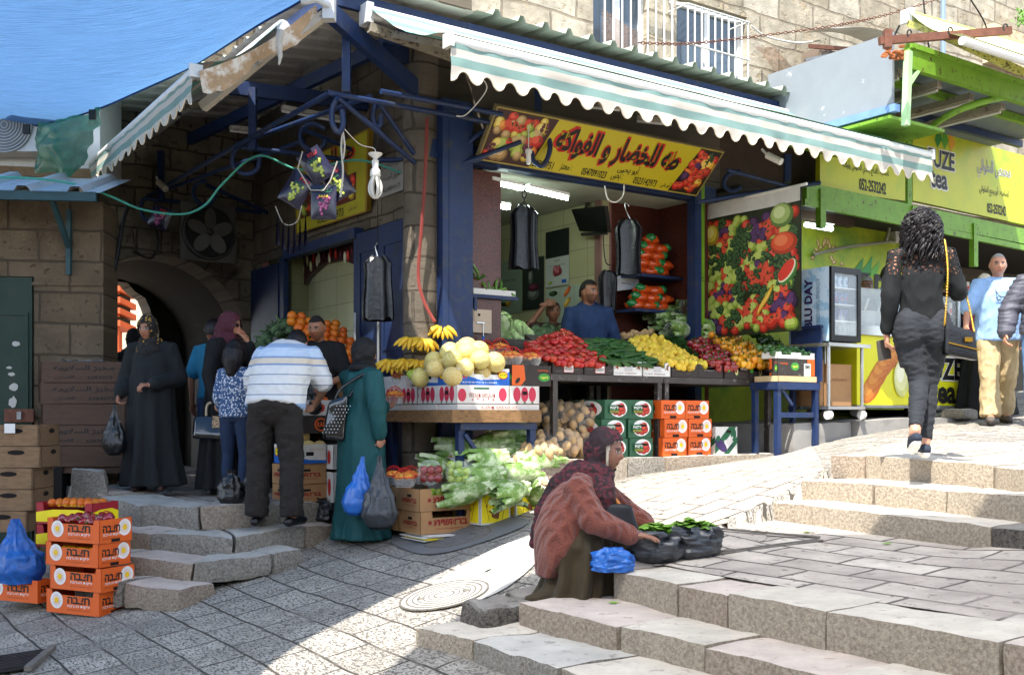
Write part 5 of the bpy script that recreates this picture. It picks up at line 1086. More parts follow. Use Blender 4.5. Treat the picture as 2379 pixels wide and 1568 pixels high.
lemy = M('lemon_skin','#dcbc3f',.4,var=.08,vs=20,rv=.12,hv=.012,bump=.15,bs=180,sss=.1)
PR['lemon'] = proto(lump((.046,.031,.031),lemy,lambda p: V((math.copysign(abs(p.x)**.9,p.x)*(1.0+(.06 if abs(p.x) > .97 else 0)),p.y*(1-.1*abs(p.x)),p.z*(1-.1*abs(p.x))))),'lemon')
cucg = M('cucumber_skin','#2f5723',.4,var=.3,vs=25,stretch=(1,4,4),rv=.25,hv=.01)
m_ = MB();m_.tube([V((x,.012*math.sin(x*20),.006*math.cos(x*25))) for x in (-.075,-.05,-.025,0,.025,.05,.072)],[.011,.0155,.017,.017,.0168,.015,.011],cucg,9,rnd_=True);PR['cucumber'] = proto(m_,'cucumber')
def pepper(col,name,rv=.2):
 sk = M(name+'_skin',col,.2,var=.12,vs=6,rv=rv,hv=.012,spec=.7,coat=.3);m = MB()
 m.ball((0,0,0),(.036,.036,.042),sk,20,11,None,lambda p: (lambda a: V((p.x*(1+.13*math.cos(4*a))*(1-.18*(p.z < 0)*abs(p.z)),p.y*(1+.13*math.cos(4*a))*(1-.18*(p.z < 0)*abs(p.z)),p.z-(.3*max(0,p.z)**6)-(.12*(1+math.cos(4*a))*.5*max(0,-p.z)**4*-1))))(math.atan2(p.y,p.x)))
 m.tube([V((0,0,.03)),V((.002,0,.042)),V((.008,.003,.056))],[.008,.0045,.005],calyx,7);return proto(m,name)
PR['red_pepper'] = pepper('#8e1420','red_pepper');PR['yellow_pepper'] = pepper('#e39a14','yellow_pepper',.1);PR['green_pepper'] = pepper('#2c5a1c','green_pepper',.3)
mel = M('melon_rind','#d0b866',.6,var=.1,vs=3,rv=.12,hv=.015,bump=.3,bs=90,stain='#d6c88a',st=(.48,.54),ss=70)
PR['melon'] = proto(lump((.078,.078,.083),mel,None,20,14),'melon')
ora = M('orange_skin','#d9701a',.4,var=.06,vs=20,rv=.1,hv=.01,bump=.2,bs=200,sss=.1);PR['orange'] = proto(lump((.041,.041,.039),ora,lambda p: V((p.x,p.y,p.z-(.08 if p.z > .96 else 0)))),'orange')
man = M('mandarin_skin','#d9531a',.4,var=.08,vs=20,rv=.12,hv=.01,bump=.2,bs=160);PR['mandarin'] = proto(lump((.034,.034,.028),man,lambda p: V((p.x,p.y,p.z-(.12 if p.z > .96 else 0)))),'mandarin')
def applem(name,m1,stain,ss=9):
 sk = M(name+'_skin',m1,.2,var=.2,vs=9,rv=.15,hv=.01,spec=.7,stain=stain,st=(.55,.75),ss=ss);m = lump((.038,.038,.035),sk,lambda p: V((p.x*(1+.08*p.z),p.y*(1+.08*p.z),p.z-.35*math.exp(-((p.x**2+p.y**2)/.05))*(1 if p.z > 0 else -.6))));m.tube([V((0,0,.02)),V((.003,0,.038))],.0015,MATS.get('brown_shelf') or card,5);return proto(m,name)
PR['red_apple'] = applem('red_apple','#7d1a20','#b04a34');PR['green_apple'] = applem('green_apple','#9cb43a','#b9c75c')
loq = M('loquat_skin','#e0953a',.45,var=.12,vs=20,rv=.18,hv=.015,stain='#8a5a28',st=(.68,.74),ss=40);m_ = lump((.019,.019,.023),loq,None,10,8);m_.ball((0,0,.022),(.005,.005,.003),M('loquat_eye','#3d2a18',.9),6,4);PR['loquat'] = proto(m_,'loquat')
potm = M('potato_skin','#c3a070',.7,var=.12,vs=10,rv=.12,bump=.25,bs=60,stain='#94744c',st=(.62,.7),ss=30)
PR['potato'] = proto(lump((.052,.036,.032),potm,lambda p: p*(1+.16*NZ.noise(p*1.4+V((3,1,0))))),'potato')
cab = M('cabbage_leaf','#8fa868',.55,var=.18,vs=5,rv=.1,bump=.5,bs=14,stain='#bccb98',st=(.5,.6),ss=7)
m_ = MB()
for k in range(7):
 rot = MX.Rotation(k*2.4,4,'Z') @ MX.Rotation(.5*(k % 3)+.2,4,'X');r_ = .1+.004*k
 m_.grid(lambda a,b: rot @ (V((math.sin(b*2.1-.5)*math.cos((a-.5)*2.6),math.sin(b*2.1-.5)*math.sin((a-.5)*2.6),math.cos(b*2.1-.5)))*(r_+.004*math.sin(a*40)*b*b+.02*max(0,b-.85))),20,10,cab)
m_.ball((0,0,0),.1,cab,14,10);PR['cabbage'] = proto(m_,'cabbage')
lf_a = M('lettuce_leaf','#6f9240',.45,var=.35,vs=16,rv=.25,stain='#cdd8ac',st=(.47,.6),ss=9,bump=.6,bs=28,bd=.02);lf_b = M('lettuce_rib','#d5dcb4',.5,var=.15,vs=9);but = M('lettuce_butt','#c99a78',.7,var=.2);film = MCLEAR('bag_film','#f4fbf4',.02,.12,.5,16)
def leafm(m,base,tip,wid,side,mat,ruf,seed,n=8,k=5,cup=.5):
 base,tip = V(base),V(tip);t = tip-base;sd = V(side).normalized();nn = t.cross(sd).normalized()
 def f(a,b): w_ = wid*(math.sin(min(1,b*1.05+.12)*math.pi*.92)**.7);x = (a-.5)*2;return base+t*b+sd*x*w_+nn*(cup*wid*x*x+ruf*math.sin(b*21+seed+x*7)*abs(x)*.5-.12*t.length*math.sin(b*math.pi)*.5)
 m.grid(f,k,n,mat)
m_ = MB();rr = random.Random(4)
for i in range(16):
 a = i*2.4;rad = .012+.0018*i;bl_ = .2+.008*i+rr.uniform(0,.04);m = lf_a
 leafm(m_,(0,rad*math.cos(a),rad*math.sin(a)),(bl_,(rad+.035+.002*i)*math.cos(a),(rad+.035+.002*i)*math.sin(a)),.045+.001*i,(0,-math.sin(a),math.cos(a)),m,.012,i)
 if i > 5: m_.tube([V((0,rad*1.05*math.cos(a),rad*1.05*math.sin(a))),V((bl_*.35,(rad+.018)*math.cos(a),(rad+.018)*math.sin(a))),V((bl_*.75,(rad+.03)*math.cos(a),(rad+.03)*math.sin(a)))],[.012,.008,.002],lf_b,5)
m_.lathe([(.002,-.012),(.022,-.01),(.028,.01),(.03,.03)],but,(0,0,0),10,axis=(1,0,0));PR['lettuce'] = proto(m_,'lettuce')
m_ = MB();m_.tube([V((-.035,0,0)),V((0,0,0)),V((.1,0,0)),V((.2,0,0)),V((.27,0,0)),V((.33,.0,.01))],[.02,.052,.075,.09,.07,.015],film,16);m_.v = [tuple(V(p)*(1+.07*NZ.noise(V(p)*22))) for p in m_.v];PR['lettuce_bag'] = proto(m_,'plastic_bag')
ban = M('banana_skin','#d6ac2e',.5,var=.12,vs=9,rv=.1,stain='#5d4a1c',st=(.66,.7),ss=24);bant = M('banana_tip','#4a4a1c',.7)
m_ = MB()
for i in range(8):
 a = (i-3.5)*.21;up = .02*(i % 2);pts = [V((0,0,0))+V((math.sin(a)*x,-math.cos(a)*x*.75,.05*math.sin(x*13)+up*(x > .03)-.25*x*x)) for x in (0,.03,.07,.11,.15,.18)];m_.tube(pts,[.008,.014,.018,.0185,.015,.005],ban,7);m_.tube([pts[-1],pts[-1]+(pts[-1]-pts[-2])*.25],.005,bant,5)
m_.ball((0,.005,.005),(.035,.014,.012),bant,8,6);PR['banana'] = proto(m_,'banana_bunch')
art = M('artichoke_scale','#5d7650',.65,var=.25,vs=12,rv=.2);m_ = MB();m_.ball((0,0,0),(.036,.036,.042),art,10,8)
for i in range(46):
 z = 1-2*(i+.5)/46;a = i*2.4;r_ = math.sqrt(max(0,1-z*z));b_ = V((r_*math.cos(a)*.037,r_*math.sin(a)*.037,z*.042));o_ = V((r_*math.cos(a),r_*math.sin(a),.0));tg = V((-math.sin(a),math.cos(a),0));tip = b_+o_*.012+UP*.024
 m_.poly([b_-tg*.011,b_+o_*.008,tip],art);m_.poly([b_+o_*.008,b_+tg*.011,tip],art)
m_.tube([V((0,0,-.04)),V((.005,0,-.11))],.008,art,6);PR['artichoke'] = proto(m_,'artichoke',20)
chg = M('green_chilli_skin','#4f7a22',.3,var=.2,vs=10,rv=.3,hv=.015);m_ = MB();m_.tube([V((x,.02*math.sin(x*22),.012*math.cos(x*17))) for x in (-.07,-.04,-.01,.02,.05,.08)],[.006,.013,.0125,.011,.008,.002],chg,8);m_.tube([V((-.068,-.02,0)),V((-.09,-.012,.008))],.003,calyx,5);PR['chilli'] = proto(m_,'chilli')
carm = M('carrot_skin','#c9511a',.5,var=.15,vs=9,rv=.15);m_ = MB();m_.tube([V((x,0,0)) for x in (-.08,-.075,-.02,.05,.085)],[.004,.014,.013,.009,.003],carm,8);PR['carrot'] = proto(m_,'carrot')
par = M('parsley_leaf','#2f5a20',.6,var=.35,vs=14,rv=.2);m_ = MB();rr = random.Random(9)
for i in range(420):
 d_ = V((rr.gauss(0,1),rr.gauss(0,1),abs(rr.gauss(0,1)))).normalized();c_ = V((d_.x*.11,d_.y*.09,d_.z*.09))*rr.uniform(.5,1);a,b = unit((rr.gauss(0,1),rr.gauss(0,1),rr.gauss(0,1))),unit((rr.gauss(0,1),rr.gauss(0,1),rr.gauss(0,1)));s_ = rr.uniform(.008,.017);m_.poly([c_-a*s_,c_+b*s_*.7,c_+a*s_,c_-b*s_*.5],par)
for i in range(24): d_ = V((rr.gauss(0,1),rr.gauss(0,1),abs(rr.gauss(0,1)))).normalized();m_.tube([V((0,0,-.05)),d_*.09],.002,par,4)
PR['parsley'] = proto(m_,'parsley',0)
def item(kind,name,label,cat,loc,rot=None,group=None,sc=1):
 o = bpy.data.objects.new(name,PR[kind]);COL.objects.link(o);o.location = loc;WM[o.name] = MX.Translation(V(loc))
 o.rotation_euler = rot if rot is not None else (rnd.uniform(0,6.3),rnd.uniform(0,6.3),rnd.uniform(0,6.3));o.scale = (sc*rnd.uniform(.92,1.08),)*3
 return tag(o,label,cat,group)
def heap(kind,name,label,cat,poly,zf,srange,qrange,sp,group,rotf=None,layers=1,lift=.6,sc=1,jit=.3,maxn=400):
 """scatter produce over the surface z = zf(s, q) where it shows inside a picture polygon"""
 n = 0;s_,out = srange[0],[]
 for k in range(layers):
  row = 0;q = qrange[0]
  while q > qrange[1]:
   s_ = srange[0]+(sp/2 if row % 2 else 0)+(sp*.35*k)
   while s_ < srange[1]:
    a,b = s_+rnd.uniform(-jit,jit)*sp,q+rnd.uniform(-jit,jit)*sp;z = zf(a,b)+sp*lift*k+rnd.uniform(-.1,.15)*sp;p = S(a,b,z);px,py = pj(p)
    if inpoly(px,py,poly) and (k == 0 or rnd.random() < .55): out.append(p)
    s_ += sp
   q -= sp*.87;row += 1
 for p in out[:maxn]: item(kind,name,label,cat,p,rotf() if rotf else None,group,sc)
 return len(out)
flat = lambda: (rnd.uniform(-.35,.35),rnd.uniform(-.35,.35),rnd.uniform(0,6.3))
# ================================================================ main table
tmet = M('dark_steel_table','#4a4440',.5,.5,var=.25,stain='#8a827a',st=(.58,.64),ss=18)
def table(label,s0,s1,q0,q1,zt,legs,mat,apron=.055,leg=.05,name='table',zf=None):
 t = thing(name,label,'table',S((s0+s1)/2,(q0+q1)/2,ZP));mb = MB();mb.box(S(s0,q0,zt-apron),D*(s1-s0),L*(q0-q1),UP*apron,mat);mb.build('top',t,0)
 for i,s_ in enumerate(legs):
  for q in (q0-.01,q1+leg+.01): p_ = S(s_,q,0);z_ = ZP if zf is None else zf(p_);m1 = MB();m1.box(p_+UP*z_,D*leg,L*leg,UP*(zt-apron-z_),mat);m1.build('leg',t,0)
 return t
ZT = .352
tb = table('long dark steel display table heaped with vegetables',-.66,.66,-.1,-1.15,ZT,(-.6,.6),tmet)
tb2 = table('second dark steel display table with lemons and peppers',.67,2.16,-.1,-1.15,ZT,(.69,2.08),tmet)
mb = MB();mb.bar(S(-.6,-.6,-.05),S(.6,-.6,-.05),.04,.04,tmet);mb.build('stretcher',tb,0)
def p_dark(mb,face,o,u,ln,h):
 if face == 'front':
  n_ = u.cross(UP);rr = random.Random(int(o.x*999))
  for i in range(5): a = rr.random()*.8;y = rr.uniform(.1,.8);mb.poly([o+n_*.001+u*ln*x+UP*h*z for x,z in ((a,y),(a+.2,y+.04),(a+.2,y+.055),(a,y+.02))],M('scuff_grey','#8d8a86',.8))
def p_tag(mb,face,o,u,ln,h):
 p_dark(mb,face,o,u,ln,h)
 if face == 'front':
  n_ = u.cross(UP);mb.poly([o+n_*.002+u*ln*x+UP*h*z for x,z in ((.36,.1),(.68,.1),(.68,.62),(.36,.62))],prR);mb.poly([o+n_*.003+u*ln*x+UP*h*z for x,z in ((.375,.13),(.665,.13),(.665,.59),(.375,.59))],prW)
  for i in range(12): mb.poly([o+n_*.004+u*ln*(.39+.022*i+x)+UP*h*z for x,z in ((0,.2),(.009,.2),(.009,.46),(0,.46))],prB)
def p_bfly(mb,face,o,u,ln,h):
 n_ = u.cross(UP)
 if face == 'front':
  for x in (.1,.86):
   for sx,sy in ((-1,1),(1,1),(-.7,-1),(.7,-1)): mb.disc(o+n_*.002+u*ln*(x+.04*sx)+UP*h*(.66+.1*sy),(u*sx+UP*sy).normalized(),(UP*abs(sx)-u*sy).normalized(),h*.14,h*.09,prO if x < .5 else prBr,10)
  mb.poly([o+n_*.002+u*ln*x+UP*h*z for x,z in ((.38,.3),(.66,.3),(.66,.7),(.38,.7))],M('label_grey','#b9b6b4',.6))
  for i in range(9): mb.disc(o+n_*.002+u*ln*(.42+.045*i)+UP*h*.16,u,UP,h*.04,h*.04,(prR,prV,prG)[i % 3],8)
  mb.text('Zur Agnola',o+u*ln*.2+UP*h*.16,u,UP,prV,w=ln*.28,h=h*.1)
def p_avo(mb,face,o,u,ln,h):
 if face == 'front':
  n_ = u.cross(UP);mb.poly([o+n_*.002+u*ln*x+UP*h*z for x,z in ((.06,.5),(.2,.5),(.2,.88),(.06,.88))],M('tag_green','#4fae3a',.6));disc3(mb,o+n_*.002+u*ln*.5+UP*h*.5,u,UP,h*.2,h*.34,('#3d5a22','#d9d59a','#8a5a2a'),0);mb.text('RODBOG',o+u*ln*.8+UP*h*.76,u,UP,prW,w=ln*.28,h=h*.16,bold=.02)
bx = None
kinds = [('dark',card_d,p_tag),('dark',card_d,p_tag),('white',card_w,p_bfly),('white',card_w,p_bfly),('dark',card_d,p_dark),('dark',card_d,p_dark),('black',card_d,p_avo),('black',card_d,p_avo)]
holds = ['tomatoes, left','tomatoes, right','cucumbers, left','cucumbers, right','lemons, left','lemons, right','red peppers','yellow peppers']
for i,(nm,mt,pf) in enumerate(kinds):
 crate('produce_box','%s cardboard box at the table front holding %s' % (nm,holds[i]),S(-.62+.345*i+rnd.uniform(-.008,.008),-.1,ZT+.004),.335,.42,.125,mt,pf,D,notch=(.18,.82,.05),group='low boxes along the table front')
crate('produce_box','dark cardboard box at the left end of the display table',S(-.78,-.14,ZT-.02),.15,.42,.15,card_d,p_dark,D,group='low boxes along the table front')
rack = thing('display_slope','sloping dark boards carrying the heaped vegetables behind the front boxes','display board',S(.7,-.8,ZT));mb = MB()
zs_ = lambda s_,q: .43+max(0,-.16-q)*.46
for i in range(8): a = -.62+.345*i;e = -.85 if i < 1 else -.98;mb.prism([S(a,-.52,ZT+.01),S(a,e,ZT+.01),S(a,e,zs_(a,e)-.05),S(a,-.52,zs_(a,-.5)-.045)],D*.335,card_d)
mb.build('boards',rack,0)
zt_ = lambda s_,q: zs_(s_,q)+.012
heap('tomato','tomato','ripe red tomato in the heap on the display table','tomato',[(1225,800),(1310,768),(1345,790),(1372,815),(1402,832),(1400,852),(1300,845),(1262,830),(1215,815)],zt_,(-1.0,.35),(-.1,-1.3),.062,'tomatoes heaped on the table',flat,2)
cr_ = lambda: (rnd.uniform(-.25,.25),rnd.uniform(-.3,.3),R(35)+rnd.uniform(-.7,.5))
heap('cucumber','cucumber','dark green cucumber in the heap on the display table','cucumber',[(1352,800),(1385,788),(1440,793),(1480,812),(1520,838),(1512,850),(1420,848),(1395,835),(1370,815)],lambda a,b: zs_(a,b)-.005,(-.3,.9),(-.1,-1.3),.055,'cucumbers heaped on the table',cr_,3,.45)
heap('lemon','lemon','yellow lemon in the heap on the display table','lemon',[(1455,800),(1485,782),(1530,785),(1580,815),(1620,838),(1650,848),(1600,856),(1545,852),(1520,835),(1480,812)],zt_,(.2,1.7),(-.1,-1.3),.064,'lemons heaped on the table',None,2)
heap('red_pepper','red_pepper','glossy dark red pepper in the heap on the display table','pepper',[(1600,795),(1630,778),(1680,790),(1700,815),(1712,855),(1660,858),(1640,835),(1610,815)],lambda a,b: zt_(a,b)+.01,(.6,2.1),(-.1,-1.3),.072,'red peppers heaped on the table',flat,2)
heap('yellow_pepper','yellow_pepper','bright yellow orange pepper in the heap on the display table','pepper',[(1640,780),(1700,768),(1735,765),(1775,815),(1805,850),(1790,862),(1715,858),(1695,820),(1660,790)],lambda a,b: zt_(a,b)+.05,(.9,2.4),(-.05,-1.4),.074,'yellow peppers heaped on the table',flat,2)
heap('green_pepper','green_pepper','small dark green pepper in the heap beside the blue stand','pepper',[(1700,765),(1720,735),(1800,720),(1865,762),(1900,800),(1890,822),(1790,815),(1740,772)],lambda a,b: zs_(a,b)+.06,(1.3,3.0),(.25,-1.5),.07,'green peppers heaped by the blue stand',flat,2)
for i in range(6): item('parsley','parsley_bunch','dark bushy parsley bunch between the lemons and red peppers','parsley',SP(1560+11*i,790+8*i,-.95+.07*i),(0,0,rnd.random()*6),'parsley bunches',1)
lt_l = 'fresh romaine lettuce on the pile in front of the fruit banner'
NLET = []
def lettuce(p,rot,label,group,sc=1.0):
 t = item('lettuce','lettuce',label,'lettuce',p,rot,group,sc);NLET.append(1)
 if len(NLET) % 2 or len(NLET) > 10: return t
 b_ = bpy.data.objects.new('plastic_bag',PR['lettuce_bag']);COL.objects.link(b_);b_.parent = t;return t
for i,(px,py,q,a,b) in enumerate(((1545,738,-1.25,3.0,.1),(1590,722,-1.2,3.3,.0),(1640,735,-1.1,3.1,.1),(1675,725,-1.15,3.3,-.1),(1590,752,-1.05,2.9,0),(1560,768,-1.0,3.3,.05),(1635,765,-.95,3.2,.1),(1690,745,-1.0,3.0,0),(1655,700,-1.2,3.2,.1),(1620,705,-1.25,2.8,.1))):
 lettuce(SP(px+40,py,q),(rnd.random()*6,b,R(35)+a),lt_l,'lettuces by the banner',1.25)
mb = MB();mb.box(S(1.0,-1.5,ZT),D*1.25,N*.55,UP*.42,card_d);mb.build('lettuce_crates',label='dark crates raising the bagged lettuces at the back of the table',cat='crates',smooth=0)
for px,py in ((1150,770),(1200,770),(1182,790),(1215,785),(1196,800),(1165,755)): item('cabbage','cabbage','round pale green cabbage inside the shop behind the tomatoes','cabbage',SP(px,py,-1.35),(rnd.random(),rnd.random(),rnd.random()*6),'cabbages',1.0)
for i in range(26): item('artichoke','artichoke','dark green artichoke on the pile inside the shop','artichoke',SP(1232+rnd.random()*75,762+rnd.random()*24,-1.5-.2*rnd.random()),None,'artichokes inside the shop',1)
for i in range(16): item('potato','potato','pale netted root vegetable lying behind the lemons','potato',SP(1430+rnd.random()*85,772+rnd.random()*12,-1.2),None,'roots behind the lemons',1)
mb = MB();mb.box(S(-1.15,-1.45,ZT),D*2.4,N*.5,UP*.2,card_d);mb.build('back_counter',label='dark low counter inside the shop behind the tomatoes',cat='counter',smooth=0)
sh_ = thing('wall_shelf','small blue wall shelf with green chillies inside the shop front','shelf',SP(1150,680,-.95));mb = MB();a_ = SP(1098,690,-.92);mb.box(a_,D*.5,L*.3,UP*.03,blue);mb.box(a_+D*.02-UP*.12,D*.03,L*.25,UP*.12,blue);mb.build('board',sh_,0);mb = MB();mb.box(a_+UP*.032+D*.01,D*.46,L*.26,UP*.05,card_w);mb.build('tray',sh_,0)
for i in range(60): a = rnd.random();item('chilli','chilli','long shiny green chilli on the small blue shelf','chilli',a_+D*(.02+.42*a)+L*(.03+.2*rnd.random())+UP*(.08+.2*(1-a)**1.2*rnd.random()),None,'green chillies on the shelf',1)
dr = thing('cash_drawer','pale wooden cash drawer with a key under the chilli shelf','drawer',SP(1118,770,-.95));mb = MB();a_ = SP(1099,772,-.93);mb.box(a_,D*.2,L*.25,UP*.21,M('pale_ply','#c9b49a',.6,var=.08));mb.box(a_+N*.006+D*.01+UP*.1,D*.18,L*.005,UP*.1,MATS['pale_ply']);mb.build('case',dr,0)
mb = MB();mb.ball(a_+D*.06+UP*.16+N*.01,.012,dark_m,8,6);mb.bar(a_+D*.03+UP*.09+N*.01,a_+D*.12+UP*.09+N*.01,.008,.01,steel);mb.tube([a_+D*.1+UP*.08+N*.014,a_+D*.1-UP*.03+N*.016],.004,steel,5);mb.cbox(a_+D*.1-UP*.05+N*.016,(.02,.006,.05),prBl,(D,N,UP));mb.build('lock',dr,40)
tubeE = MEMIT('lit_tube','#eafff6',26.0)
for i,(a,b,c_) in enumerate(((SP(1140,424,-1.0),SP(1215,440,-1.0),0),(SP(1225,440,-1.0),SP(1318,462,-1.0),0),(SP(1139,478,-1.6),SP(1183,484,-1.6),1))):
 lt = thing('tube_light',('lit fluorescent tube on the shop ceiling, front left one','lit fluorescent tube on the shop ceiling, front right one','lit fluorescent tube deeper on the shop ceiling')[i],'light',lerp(a,b,.5));MB().tube([a,b],.016,tubeE,8).build('tube',lt,60);m1 = MB();m1.bar(a+UP*.035,b+UP*.035,.07,.03,white_p);m1.build('casing',lt,0)
def TW(px,py,off=.0): return SS_(px,py,1.145-off)
def SS_(px,py,s0): r = ray(px,py);t = (A0+D*s0).dot(D)/r.dot(D);return r*t
def poster(label,x0,y0,x1,y1,bgc,fn=None,k=0):
 a,b = TW(x0,y1,.004+.003*k),TW(x1,y1,.004+.003*k);t0,t1 = TW(x0,y0),TW(x1,y0);hh = (lerp(t0,t1,.5)-lerp(a,b,.5)).z;u = V((b.x-a.x,b.y-a.y,0));wd = u.length;u.normalize();z0 = min(a.z,b.z) if False else (a.z+b.z)/2;o = V((a.x,a.y,z0));mb = MB();mb.box(o,u*wd,-D*.002,UP*hh,FM(bgc))
 if fn: fn(mb,o-D*.003,u,wd,hh)
 return mb.build('poster',label=label,cat='poster',smooth=0)
def f_lychee(mb,o,u,w,h):
 for i in range(9): a = rnd.random()*6;disc3(mb,o+u*w*(.5+.16*math.cos(a)*rnd.random())+UP*h*(.48+.14*math.sin(a)*rnd.random()),u,UP,w*.1,w*.1,('#6a2028','#9c3a44','#c97a80'),.001+.0004*i)
 mb.text(rtl('ליצי'),o+u*w*.5+UP*h*.88,u,UP,prB,w=w*.25,h=h*.08);mb.text(rtl('מחלות וצמחי גינה'),o+u*w*.5+UP*h*.72,u,UP,prBr,w=w*.7,h=h*.06);disc3(mb,o+u*w*.2+UP*h*.15,u,UP,w*.09,h*.06,PAL['app'],.001);mb.poly([o-D*.001+u*w*x+UP*h*y for x,y in ((.7,.08),(.9,.08),(.9,.2),(.7,.2))],prBl)
def f_veg(mb,o,u,w,h):
 k = 0
 for j in range(5):
  for i in range(3):
   pl = ('app','car','bro','tom','pot','yel')[(i*5+j*2) % 6];disc3(mb,o+u*w*(.18+.32*i)+UP*h*(.1+.2*j),u,UP,w*.1,h*.05,PAL[pl],.001,i*.7)
 for i in (1,2): mb.box(o+u*w*.333*i,u*.003,-D*.001,UP*h,M('grid_line','#8a9088',.6))
def f_jug(mb,o,u,w,h): mb.lathe;disc3(mb,o+u*w*.55+UP*h*.28,u,UP,w*.33,h*.16,('#2c302c','#5a6058','#8a9084'),.001);disc3(mb,o+u*w*.4+UP*h*.62,u,UP,w*.13,h*.18,('#3a403c','#6a7068','#9aa094'),.001);disc3(mb,o+u*w*.55+UP*h*.42,u,UP,w*.28,h*.08,PAL['gra'],.003)
def f_pep(mb,o,u,w,h):
 for i in range(7): disc3(mb,o+u*w*(.35+.4*rnd.random())+UP*h*(.2+.18*rnd.random()),u,UP,w*.13,w*.13,PAL[('bro','tom','yel')[i % 3]],.001+.0004*i)
 disc3(mb,o+u*w*.2+UP*h*.75,u,UP,w*.16,h*.11,('#7a2a1c','#c9b51e','#d9c93a'),.001);mb.text(rtl('מגוון ירקות טעים'),o+u*w*.6+UP*h*.62,u,UP,prB,w=w*.4,h=h*.05)
poster('green poster of mixed vegetables on the tiled wall, leftmost',1141,608,1212,730,'#8a9a86',f_pep)
poster('dark poster of a silver jug and grapes on the tiled wall',1214,600,1264,718,'#2a322c',f_jug,1)
poster('glossy dark upper poster reflecting the tube light',1268,535,1322,600,'#202622',None,1)
poster('white poster of red lychees with Hebrew heading on the tiled wall',1268,598,1322,665,'#b9bdb4',f_lychee,2)
poster('grid poster of small vegetables on the tiled wall',1268,665,1372,790,'#a9b4a2',f_veg)
mb = MB();mb.prism([SP(1434,630,-1.44),SP(1484,632,-1.44),SP(1484,670,-1.44),SP(1434,676,-1.44)],L*.002,FM('#b9bdc2'))
mb.text(rtl('صلوا'),SP(1460,642,-1.44),D,UP,prB,w=.13,h=.05);mb.text(rtl('على سيدنا محمد'),SP(1459,658,-1.44),D,UP,prB,w=.19,h=.045);mb.build('paper_note',label='white paper note with Arabic writing on the granite wall',cat='paper',smooth=0)
tv = thing('television','black flat television tilted on the tiled wall near the ceiling','television',TW(1370,520,.1));mb = MB();q4 = [TW(1346,537,.16),TW(1412,540,.16),TW(1404,478,.3),TW(1327,487,.3)];mb.prism(q4,D*.05,black_p);mb.build('screen',tv,0);mb = MB();mb.bar(TW(1360,490,.2),TW(1365,470,.0),.03,.03,dark_m);mb.bar(TW(1352,545,.12),TW(1410,542,.12),.03,.03,dark_m);mb.build('bracket',tv,0)
cable('cable',[TW(1402,545,.05),TW(1403,580,.03),TW(1408,610,.03),TW(1418,616,.03)],.006,cableb,'black cable hanging from the television')
for k,(px0,px1,py,lab) in enumerate(((1478,1588,640,'upper'),(1475,1592,722,'lower'))):
 shf = thing('wall_shelf','blue shelf of bagged carrots on the granite wall, %s one' % lab,'shelf',SP(1530,py,-1.3));a,b = SP(px0,py,-1.2),SP(px1,py+(0 if k == 0 else 3),-1.2);mb = MB();mb.box(V((a.x,a.y,a.z)),D*(b-a).dot(D),L*.3,UP*.03,blue);mb.build('board',shf,0)
 rows = 5 if k == 0 else 3
 cb = M('carrot_bag_film','#d9541c',.15,var=.3,vs=14,stain='#8a2a10',st=(.52,.62),ss=20,bump=.6,bs=25,spec=.8);gb = M('green_bag_print','#1f7a3a',.2,var=.25,bump=.5,bs=25,spec=.8)
 for r_ in range(rows):
  n_ = max(1,3-r_//2)
  for c_ in range(n_):
   p_ = a+D*(.13+.17*c_+.05*r_)+L*.14+UP*(.075+.085*r_);m1 = MB();rot = MX.Translation(p_) @ MX.Rotation(R(35)+rnd.uniform(-.4,.4),4,'Z')
   m1.ball((0,0,0),(.13,.09,.055),cb,16,10,rot,lambda p: p*(1+.12*NZ.noise(p*2+V((c_*3,r_*2,k)))));m1.v = m1.v;m1.xform(MX())
   m1.ball(rot @ V((.07*(1 if c_ % 2 else -1),-.03,.015)),(.06,.06,.045),gb,10,8,None,lambda p: p*(1+.2*NZ.noise(p*2+V((c_,r_,7)))))
   m1.build('carrot_bag',None,60,'orange bag of carrots with green print on the blue shelves','bag','bags of carrots on the shelves')
# ================================================================ bags
blackbag = M('black_bag_plastic','#131417',.28,var=.3,vs=14,bump=.5,bs=26,spec=.6,bd=.015);bluebag = MTRANS('blue_bag_plastic','#2f74c8','#3f8ae6',.25,.3,.5,24,spec=.6);greybag = M('grey_black_bag','#33363b',.3,var=.3,vs=10,bump=.5,bs=24,spec=.6,bd=.015)
def bag(name,label,c,w_,d_,h,mat,seed=0,prof=((0,.72),(.1,1),(.45,1),(.7,.8),(.86,.34),(.93,.16),(1,.3)),rough=.14,folds=9,parent=None,group=None,open_top=False,cat='bag',lean=(0,0)):
 c = V(c);mb = MB();rings = [];nr,ns = 30,44
 for i in range(nr+1):
  t = i/nr;k = 0
  while k < len(prof)-2 and prof[k+1][0] < t: k += 1
  (a,ra),(b,rb_) = prof[k],prof[k+1];x = max(0,min(1,(t-a)/(b-a)));x = x*x*(3-2*x);r_ = ra+(rb_-ra)*x;ring = []
  for j in range(ns):
   th = 2*math.pi*j/ns;q = V((math.cos(th)*1.6,math.sin(th)*1.6,t*2.2+seed*5));n1 = NZ.noise(q*1.3);n2 = abs(NZ.noise(q*3.2+V((9,0,0))));cr = math.sin(th*folds+n1*6+seed)*(.04+.3*max(0,t-.3))
   f = r_*(1+rough*n1+rough*.9*(n2-.25)+cr)
   ring.append(c+V((w_*.5*f*math.cos(th)+lean[0]*t,d_*.5*f*math.sin(th)+lean[1]*t,h*t+.02*h*n1)))
  rings.append(ring)
 mb.loft(rings,mat,cap=not open_top);
 if not open_top: mb.ball(c+UP*.0,(w_*.3,d_*.3,.005),mat,10,4)
 return mb.build(name,parent,70,label,cat if parent is None else None,group)
